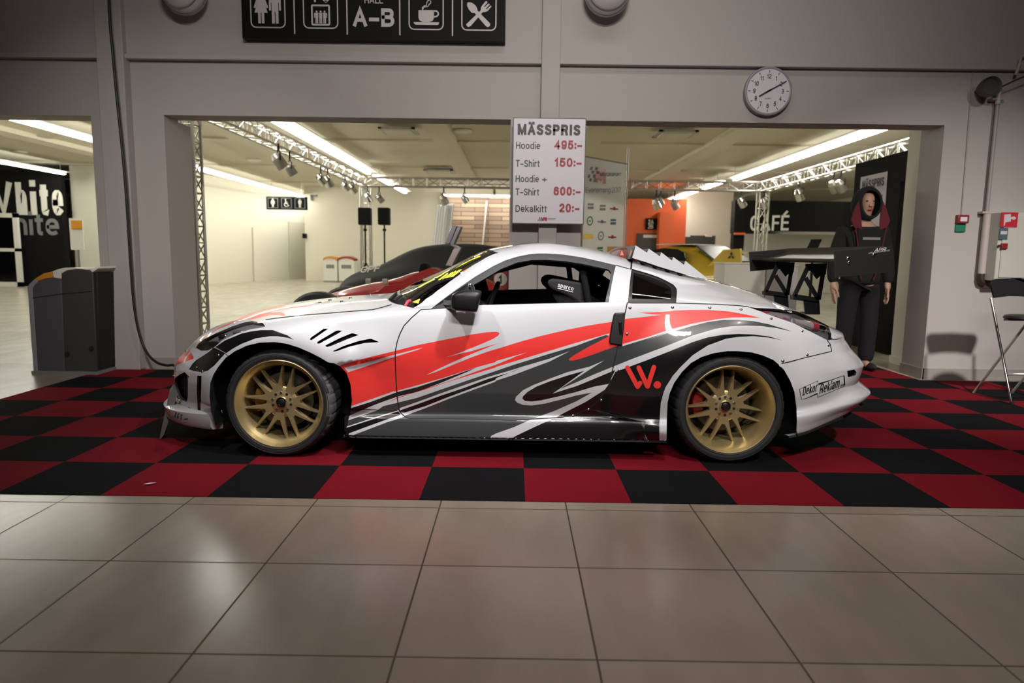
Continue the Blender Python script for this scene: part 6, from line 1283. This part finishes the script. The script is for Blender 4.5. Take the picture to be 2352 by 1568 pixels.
for s, dx in ((1, -.05), (-1, .05)):
    zc = zfr+.285; stroke(mb, [(xc+dx, yf, zc-.055), (xc+dx, yf, zc+.055)], .018); stroke(mb, [(xc+dx-.035, yf, zc+s*.02), (xc+dx, yf, zc+s*.055), (xc+dx+.035, yf, zc+s*.02)], .018)
mb.build('pictogram', 'sign_white', sg, smooth=0)
mb = MB(); o = sp(811, 60.5); e = sp(906, 62)-o; lettering(mb, 'A-B', o, (1, 0, 0), (0, 0, 1), sp(840, 18.5)[2]-o[2], w=e[0], bold=.2); o = sp(837, 7.5); lettering(mb, 'HALL', o, (1, 0, 0), (0, 0, 1), .058, w=sp(880, 8)[0]-o[0], bold=.15); mb.build('lettering', 'sign_white', sg, smooth=0)
mb = MB(); T5 = lambda pts: [sp(860+x/6.918, y/6.918) for x, y in pts]
flat(mb, T5([(700, 160), (945, 160), (945, 290), (925, 330), (870, 350), (770, 350), (715, 320), (700, 280)])); flat(mb, T5([(620, 350), (1030, 355), (1018, 388), (990, 397), (660, 392), (635, 380)]))
stroke(mb, T5([(940, 172), (985, 175), (1012, 200), (1015, 230), (995, 258), (940, 268)]), .014); stroke(mb, T5([(765, 158), (760, 120), (790, 95), (830, 85), (830, 45), (850, 10), (880, 0)]), .008); stroke(mb, T5([(775, 150), (775, 125), (800, 108), (850, 105), (865, 70), (895, 50), (895, 10)]), .008); mb.build('pictogram', 'sign_white', sg, smooth=0)
mb = MB(); flat(mb, T5([(1475, 45), (1500, 35), (1545, 42), (1600, 80), (1632, 130), (1635, 165), (1840, 375), (1835, 415), (1800, 430), (1770, 415), (1590, 205), (1550, 205), (1500, 150), (1472, 90)])); flat(mb, [p+(0, -.002, 0) for p in T5([(1460, 385), (1690, 165), (1695, 110), (1765, 22), (1790, 22), (1795, 45), (1740, 105), (1750, 115), (1815, 55), (1832, 75), (1770, 140), (1780, 150), (1850, 88), (1860, 105), (1800, 175), (1770, 190), (1720, 195), (1530, 415), (1495, 430), (1468, 415)])]); mb.build('pictogram', 'sign_white', sg, smooth=0)
for k in (-1, 1): MB().box((x0+x1)/2+k*.8-.03, (x0+x1)/2+k*.8+.03, YS+.10, 6.775, zb+.3, zb+.5).build('bracket', 'mid_grey', sg, smooth=0)
# round wall lamps, only their lower rims in the frame
for u, v, lb in ((419, -22, 'round grey wall lamp cut by the top edge, left of the long sign'), (1395, -18, 'round grey wall lamp cut by the top edge, right of the centre post')):
    c = at(u, v, 6.55); t = thing('wall_lamp', c+(0, .22, 0), lb, 'wall lamp', 'round wall lamps')
    MB().lathe([(.001, -.16), (.10, -.15), (.165, -.09), (.20, 0), (.20, .06), (.12, .10), (.08, .22)], c, (0, 1, 0), 40).build('shade', M['sign_white'], t)
    for r, h in ((.205, .0), (.175, -.085)): MB().lathe([(r, h), (r+.006, h+.006), (r+.006, h+.016), (r, h+.02)], c, (0, 1, 0), 40, close=True).build('ring', 'mid_grey', t)
# clock
cc = at(1765.7, 208.6, 6.73); ck = thing('wall_clock', cc, 'round white wall clock showing ten past eight', 'clock'); yk = 6.735; R_ = .215
MB().lathe([(R_, .085), (R_+.01, .04), (R_+.008, 0), (R_-.004, -.006), (R_-.012, .0), (R_-.014, .012)], (cc[0], yk, cc[2]), (0, 1, 0), 64).build('rim', 'bin_light', ck)
MB().cyl((cc[0], yk+.004, cc[2]), (cc[0], yk+.085, cc[2]), R_-.01, n=64).build('dial', M['board_white'], ck, smooth=30)
mb = MB()
for k in range(1, 13):
    a = PI/2-k*PI/6; d = np.array((math.cos(a), 0, math.sin(a))); c = np.array((cc[0], yk, cc[2]))
    v_, f_ = glyphs(str(k), .15); h = .042; wd = v_[:, 0].max()*h; p = c+d*.135; mb.add(np.array((p[0]-wd/2, yk+.001, p[2]-h/2))+v_[:, :1]*h*np.array((1, 0, 0))+v_[:, 1:]*h*np.array((0, 0, 1)), f_)
    mb.bar(c+d*.170+(0, .001, 0), c+d*.192+(0, .001, 0), .006, .001, up=(0, 1, 0))
o = (cc[0]-.03, yk+.001, cc[2]-.075); lettering(mb, 'QUARTZ', o, (1, 0, 0), (0, 0, 1), .012, w=.06); mb.build('lettering', 'text_dark', ck, smooth=0)
c = np.array((cc[0], yk-.004, cc[2])); 
for L_, a, w_, nm in ((.182, math.radians(29), .011, 'minute_hand'), (.100, math.radians(210), .014, 'hour_hand')):
    d = np.array((math.cos(a), 0, math.sin(a))); MB().bar(c-d*.03, c+d*L_, w_, .004, up=(0, 1, 0)).build(nm, 'text_dark', ck, smooth=0)
# price board on the centre pillar
YB = 6.60; TL, TR_, BR, BL = [at(u, v, YB) for u, v in ((1180, 268.5), (1349, 273), (1338.5, 516.5), (1174, 512.5))]
xa, xb = (TL[0]+BL[0])/2, (TR_[0]+BR[0])/2; za, zb = (BL[2]+BR[2])/2, (TL[2]+TR_[2])/2
pb = thing('price_board', ((xa+xb)/2, YB, za), 'white price board with black and dark red lettering on the centre pillar', 'sign')
MB().box(xa, xb, YB, YB+.02, za, zb).build('board', 'board_edge', pb, smooth=0); MB().box(xa+.008, xb-.008, YB-.003, YB, za+.008, zb-.008).build('face', 'board_white', pb, smooth=0)
MB().box((xa+xb)/2-.05, (xa+xb)/2+.05, YB+.02, 6.705, za+.4, za+.55).build('bracket', 'mid_grey', pb, smooth=0)
bx = lambda x, y: np.array((xa+(x-152)/(975-152)*(xb-xa)+ (y-140)/1200*.03, YB-.006, zb-(y-142-(x-152)*.020)/(1335-142)*(zb-za)))
def row(mb, txt, x, y, w, h, bold):
    o = bx(x, y); e = bx(x+w, y); t_ = bx(x, y-h); lettering(mb, txt, (o[0], o[1], o[2]), (1, 0, 0), (0, 0, 1), t_[2]-o[2], w=e[0]-o[0], bold=bold)
mb = MB(); row(mb, 'MÄSSPRIS', 200, 335, 705, 120, .235); mb.build('lettering', 'text_black', pb, smooth=0)
mb = MB()
for txt, x, y, w in (('Hoodie', 177, 490, 275), ('T-Shirt', 172, 690, 270), ('Hoodie +', 167, 862, 357), ('T-Shirt', 165, 1010, 268), ('Dekalkitt', 160, 1200, 357)): row(mb, txt, x, y, w, 76, .15)
mb.build('lettering', 'text_dark', pb, smooth=0)
mb = MB()
for txt, x, y, w in (('495:-', 612, 502, 312), ('150:-', 612, 698, 305), ('600:-', 597, 1020, 305), ('20:-', 660, 1212, 230)): row(mb, txt, x, y-4, w, 100, .215)
mb.build('lettering', 'text_red', pb, smooth=0)
mb = MB(); flat(mb, [bx(*p) for p in ((450, 1305), (475, 1262), (520, 1266), (520, 1308), (495, 1306), (492, 1290), (480, 1306))]); mb.build('logo', 'sign_red', pb, smooth=0)
mb = MB(); row(mb, 'MOTORSPORT', 480, 1290, 138, 16, .15)
for i in range(4):
    for j in range(3):
        if (i+j) % 2 == 0: x, y = 415+i*11+(2-j)*8, 1262+j*15; flat(mb, [bx(x, y), bx(x+11, y), bx(x+7, y+14), bx(x-4, y+14)])
mb.build('logo', 'text_dark', pb, smooth=0)

# black cable hanging down the left pillar
pc_ = [(248, -60), (251, 20), (258, 110), (268, 220), (281, 345), (290, 450), (296, 545), (301, 620), (306, 685), (315, 745), (328, 790)]
cp_ = [at(u, v, 6.60) for u, v in pc_]+[at(343, 817, 6.55), at(362, 833, 6.5), at(384, 839, 6.45), (at(402, 839.5, 6.4)), np.array((-3.0, 6.3, .016))]
cp_ = [np.array((p[0], p[1], max(p[2], .012))) for p in cp_]
cp_[0] = np.array((cp_[0][0], 6.64, 4.6)); cs2 = []
for i in range(len(cp_)-1):
    g = lambda j: cp_[min(max(j, 0), len(cp_)-1)]
    for t_ in np.linspace(0, 1, 5)[:-1]: a_, b2_, c_, d2_ = g(i-1), g(i), g(i+1), g(i+2); cs2.append(.5*(2*b2_+(c_-a_)*t_+(2*a_-5*b2_+4*c_-d2_)*t_*t_+(3*b2_-a_-3*c_+d2_)*t_**3))
tag(MB().tube(cs2+[cp_[-1]], .0125, 8).build('power_cable', 'cable', smooth=60), 'black cable hanging down in front of the left pillar', 'cable')

# recycling station by the left pillar
Y1 = 6.42; rs = thing('recycling_station', (at(150, 860, Y1)[0], Y1, 0), 'dark grey recycling station with orange and white lid beside the left pillar', 'recycling bin')
T6 = lambda x, y, Y=Y1: at(40+x/5.226, 580+y/5.226, Y)
def side(pts, dy, m, nm, bevel=.006, Y=Y1): p = [T6(x, y, Y) for x, y in pts]; p = [np.array((q[0], q[1], max(q[2], .0))) for q in p]; return MB().prism(p, (0, dy, 0)).build(nm, m, rs, bevel=bevel, smooth=30)
side([(245, 1420), (180, 430), (210, 385), (270, 335), (350, 310), (430, 303), (525, 318), (575, 1440)], .36, 'bin_grey', 'bin_body')
MB().prism([np.array((q[0], q[1], max(q[2], 0))) for q in [T6(575, 1440), T6(525, 250), T6(600, 215), T6(720, 203), T6(830, 210), T6(905, 240), T6(955, 1420)]], (0, .34, 0)).build('bin_body', M['dark_grey'], rs, bevel=.006, smooth=30)
side([(190, 1422), (118, 420), (135, 380), (215, 305), (250, 345), (210, 385), (180, 430), (245, 1420)], .37, 'bin_light', 'front_panel')
side([(215, 305), (310, 250), (420, 225), (420, 303), (350, 310), (270, 335), (245, 345)], .36, 'bin_orange', 'lid', Y=Y1-.004)
side([(420, 225), (480, 200), (560, 182), (650, 178), (760, 188), (830, 205), (720, 200), (600, 212), (525, 250), (525, 316), (430, 301)], .36, 'hall_white', 'lid', Y=Y1-.004)
p0, p1 = T6(195, 1440), T6(985, 1440); MB().box(p0[0], p1[0], Y1-.03, Y1+.38, 0, .03).build('plinth', 'mid_grey', rs, smooth=0)
l0, l1 = T6(185, 545), T6(890, 465); MB().bar(l0+(0, -.002, 0), T6(525, 495)+(0, -.002, 0), .003, .006).bar(T6(525, 495)+(0, -.002, 0), l1+(0, -.002, 0), .003, .006).build('lid_joint', 'matt_black', rs, smooth=0)
for x, y in ((600, 1215), (890, 1148)): p = T6(x, y); MB().cyl(p, p-(0, .012, 0), .022, n=14).build('lock', 'matt_black', rs)
MB().prism([np.array((q[0], q[1], max(q[2], 0))) for q in [T6(905, 1400, 6.44), T6(905, 250, 6.44), T6(960, 235, 6.44), T6(985, 1400, 6.44)]], (0, .32, 0)).build('back_panel', 'matt_black', rs, bevel=.01)
MB().prism([T6(870, 212, 6.41), T6(960, 165, 6.41), T6(968, 190, 6.41), T6(900, 236, 6.41)], (0, .3, 0)).build('lid', 'hall_white', rs, bevel=.004)
# sign on a post beyond the left opening
p0, p1 = at(158, 501, 13), at(193, 574, 13); t = thing('notice_stand', ((p0[0]+p1[0])/2, 13, 0), 'white notice with an orange head on a thin stand before the black wall', 'sign')
MB().box(p0[0], p1[0], 13, 13.02, p1[2], p0[2]).build('board', 'hall_white', t, smooth=0); a, b_ = at(163, 506, 12.99), at(188, 526, 12.99); MB().box(a[0], b_[0], 12.985, 12.998, b_[2], a[2]).build('heading', 'bin_orange', t, smooth=0)
MB().cyl(((p0[0]+p1[0])/2, 13.03, 0.01), ((p0[0]+p1[0])/2, 13.03, p1[2]+.1), .02, n=8).cyl(((p0[0]+p1[0])/2, 13.03, 0), ((p0[0]+p1[0])/2, 13.03, .015), .18, n=20).build('post', 'mid_grey', t)

# right wall: call point, hose cabinet, pipes
ZR = lambda x, y, Y: at(2180+x/3.134, 440+y/3.134, Y)
a, b_ = ZR(68, 166, 6.77), ZR(143, 228, 6.77); t = thing('fire_call_point', (a[0], 6.82, b_[2]), 'small dark red fire call point above a green plate', 'call point')
MB().box(a[0], b_[0], 6.77, 6.82, b_[2], a[2]).build('housing', 'alarm_red', t, bevel=.006); c, d = ZR(84, 182, 6.765), ZR(130, 214, 6.765); MB().box(c[0], d[0], 6.765, 6.77, d[2], c[2]).build('glass_plate', 'board_white', t, smooth=0)
a, b_ = ZR(50, 238, 6.80), ZR(117, 290, 6.80); t2 = tag(MB().box(a[0], b_[0], 6.80, 6.82, b_[2], a[2]).build('green_plate', 'sign_green', bevel=.003), 'small green plate on the right wall under the red call point', 'sign')
a, b_ = ZR(350, 140, 6.60), ZR(300, 640, 6.60); xr = at(2440, 560, 6.6)[0]
xl = (a[0]+b_[0])/2+.03; zt_, zb_ = a[2]-.01, b_[2]+.0; hc = thing('hose_cabinet', (xl, 6.82, zb_), 'pale wall cabinet with a red hose reel sign at the right edge', 'cabinet')
MB().box(xl, xr, 6.60, 6.82, zb_, zt_).build('cabinet_body', 'cabinet', hc, bevel=.006); MB().box(xl+.035, xr-.03, 6.588, 6.60, zb_+.03, zt_-.03).build('door', 'cabinet', hc, bevel=.004)
a, b_ = ZR(380, 148, 6.58), ZR(490, 257, 6.58); s = MB().box(a[0], b_[0], 6.583, 6.588, b_[2], a[2]).build('hose_sign', 'sign_red', hc, smooth=0)
mb = MB(); gq = lambda pts: flat(mb, [ZR(x, y, 6.581) for x, y in pts]); gq([(398, 165), (445, 160), (445, 215), (405, 222), (400, 245), (393, 245)]); gq([(445, 183), (470, 178), (485, 190), (470, 203), (445, 196)]); mb.build('pictogram', 'sign_white', s, smooth=0)
a, b_ = ZR(370, 260, 6.58), ZR(420, 345, 6.58); s = MB().box(a[0], b_[0], 6.583, 6.588, b_[2], a[2]).build('instruction_label', 'sign_blue', hc, smooth=0); a, b_ = ZR(373, 283, 6.58), ZR(417, 307, 6.58); MB().box(a[0], b_[0], 6.581, 6.583, b_[2], a[2]).build('text_field', 'sign_white', s, smooth=0)
a, b_ = ZR(381, 371, 6.57), ZR(419, 413, 6.57); MB().box(a[0], b_[0], 6.565, 6.588, b_[2], a[2]).build('latch', 'alarm_red', hc, bevel=.004); p = ZR(360, 391, 6.58); MB().cyl(p, p+(0, .01, 0), .012, n=12).build('keyhole', 'matt_black', hc)
# pipes beside it
ptop, pbot = at(2288, 232, 6.76), at(2262, 640, 6.76); x_ = 4.585
t = thing('sprinkler_pipe', (x_, 6.76, pbot[2]), 'pale vertical pipe with a brass elbow left of the hose cabinet', 'pipe')
MB().cyl((x_, 6.76, ZR(235, 160, 6.76)[2]), (x_, 6.76, pbot[2]+.05), .034, n=16).build('lagging', 'pipe', t); MB().cyl((x_, 6.77, ZR(235, 160, 6.76)[2]), (x_, 6.77, at(2290, 240, 6.77)[2]), .017, n=12).build('riser', 'skirting', t)
MB().cyl((x_-.005, 6.76, at(2290, 240, 6.77)[2]), (x_-.005, 6.76, at(2290, 188, 6.77)[2]), .024, n=12).build('sleeve', 'pipe', t); MB().box(x_-.07, x_+.05, 6.74, 6.82, at(2285, 230, 6.76)[2], at(2285, 226, 6.76)[2]).build('clip', 'pipe', t, smooth=0)
MB().tube([(x_, 6.76, pbot[2]+.06), (x_, 6.76, pbot[2]+.0), (x_+.01, 6.76, pbot[2]-.03), (x_+.03, 6.76, pbot[2]-.035)], .032, 12).build('elbow', 'valve', t); MB().box(x_-.06, x_+.05, 6.74, 6.82, ZR(250, 150, 6.76)[2]-.01, ZR(250, 150, 6.76)[2]+.01).build('clip', 'pipe', t, smooth=0)
a, b_ = at(2235, 157, 6.81), at(2208, 494, 6.81); tag(MB().tube([a, (a+b_)/2, b_], .005, 6).build('alarm_wire', 'skirting'), 'thin wire running up the wall from the red call point', 'wire')
c = at(2278, 198, 6.60); t = thing('ceiling_fan_motor', (c[0], 6.82, c[2]), 'small round dark speaker on a bracket high on the right wall', 'speaker')
t.name = 'wall_speaker'
MB().lathe([(.001, .02), (.07, .02), (.085, -.005), (.09, -.01), (.088, .05), (.06, .13), (.02, .2)], c, (0, 1, 0), 32).build('horn', 'dark_grey', t); MB().cyl(c+(.0, .08, 0), c+(0, .22, 0), .016, n=8).build('bracket', 'valve', t)
MB().tube([c+(.09, .05, -.01), c+(.2, .0, .05), c+(.36, -.02, .12), c+(.6, -.05, .20)], .008, 6).build('lead', 'valve', t)
pw = at(2343, 150, 6.7); tag(MB().tube([at(2333, 172, 6.72), at(2341, 150, 6.70), at(2345, 132, 6.68), at(2360, 122, 6.68), at(2420, 118, 6.70)], .014, 8).build('hook', 'pipe'), 'pale bent conduit on the ledge at the right edge', 'conduit')

# folding bar stool
YCh = 5.62; st = thing('folding_stool', (at(2330, 930, YCh)[0]+.15, 5.8, 0), 'black folding bar stool with chrome legs against the right wall', 'stool')
fl = atz(2324, 930); bl_ = atz(2236, 905); top = ZR(330, 770, 5.90)
wS = .40
dn = lambda p, dx=0: np.array((p[0]+dx, p[1], max(p[2], .012)))
f0, f1 = dn(fl), np.array((top[0], 5.95, top[2])); seatz = ZR(450, 905, 5.8)[2]
for dx in (0, wS): MB().cyl(f0+(dx, 0, 0), f1+(dx, 0, 0), .011, n=12).build('front_leg', 'chrome', st)
r0 = dn(bl_); r1 = ZR(540, 950, 5.72)
for dx in (0, wS*.85): MB().cyl(r0+(dx, 0, 0), np.array((r1[0]+.03, 5.72, r1[2]+.02))+(dx, 0, 0), .011, n=12).build('rear_leg', 'alu_dark', st)
bp_ = [ZR(x, y, 5.94) for x, y in ((308, 690), (306, 660), (318, 636), (345, 627), (520, 624))]; xm = f1[0]+wS/2; pts_ = bp_+[np.array((2*xm-p[0], p[1], p[2])) for p in bp_[::-1]]; lo = [ZR(x, y, 5.94) for x, y in ((325, 765), (430, 752))]; pts_ += [np.array((2*xm-lo[0][0], 5.94, lo[0][2])), np.array((2*xm-lo[1][0], 5.94, lo[1][2])), lo[1], lo[0]]
MB().prism(pts_, (0, .02, 0)).build('backrest', 'black_trim', st, bevel=.008)
sc_ = np.array((xm, 5.76, seatz)); MB().lathe([(.001, .022), (.13, .024), (.168, .016), (.178, 0), (.17, -.014), (.001, -.016)], sc_, (0, 0, 1), 40).build('seat', 'black_trim', st)
MB().bar(sc_+(-.2, 0, -.018), sc_+(.2, 0, -.018), .02, .012).build('seat_bar', 'matt_black', st)
fr = f0+(f1-f0)*.27; MB().tube([fr, fr+(.05, -.05, .012), fr+(wS/2, -.08, .016), fr+(wS-.05, -.05, .012), fr+(wS, 0, 0)], .010, 8).build('footrest', 'alu_dark', st)
for dx in (0, wS): MB().cyl(f0+(dx, 0, -.007), f0+(dx, 0, .02), .014, n=10).build('foot_cap', 'matt_black', st)
# scrap of paper on the carpet
p = atz(343, 1111, .009); tag(MB().add([p+(-.03, -.006, 0), p+(.0, -.012, .003), p+(.035, .008, .006), p+(-.005, .006, .004)], [(0, 1, 2, 3)]).build('paper_scrap', 'white', smooth=0), 'tiny white scrap of paper on a red square, front left', 'scrap')
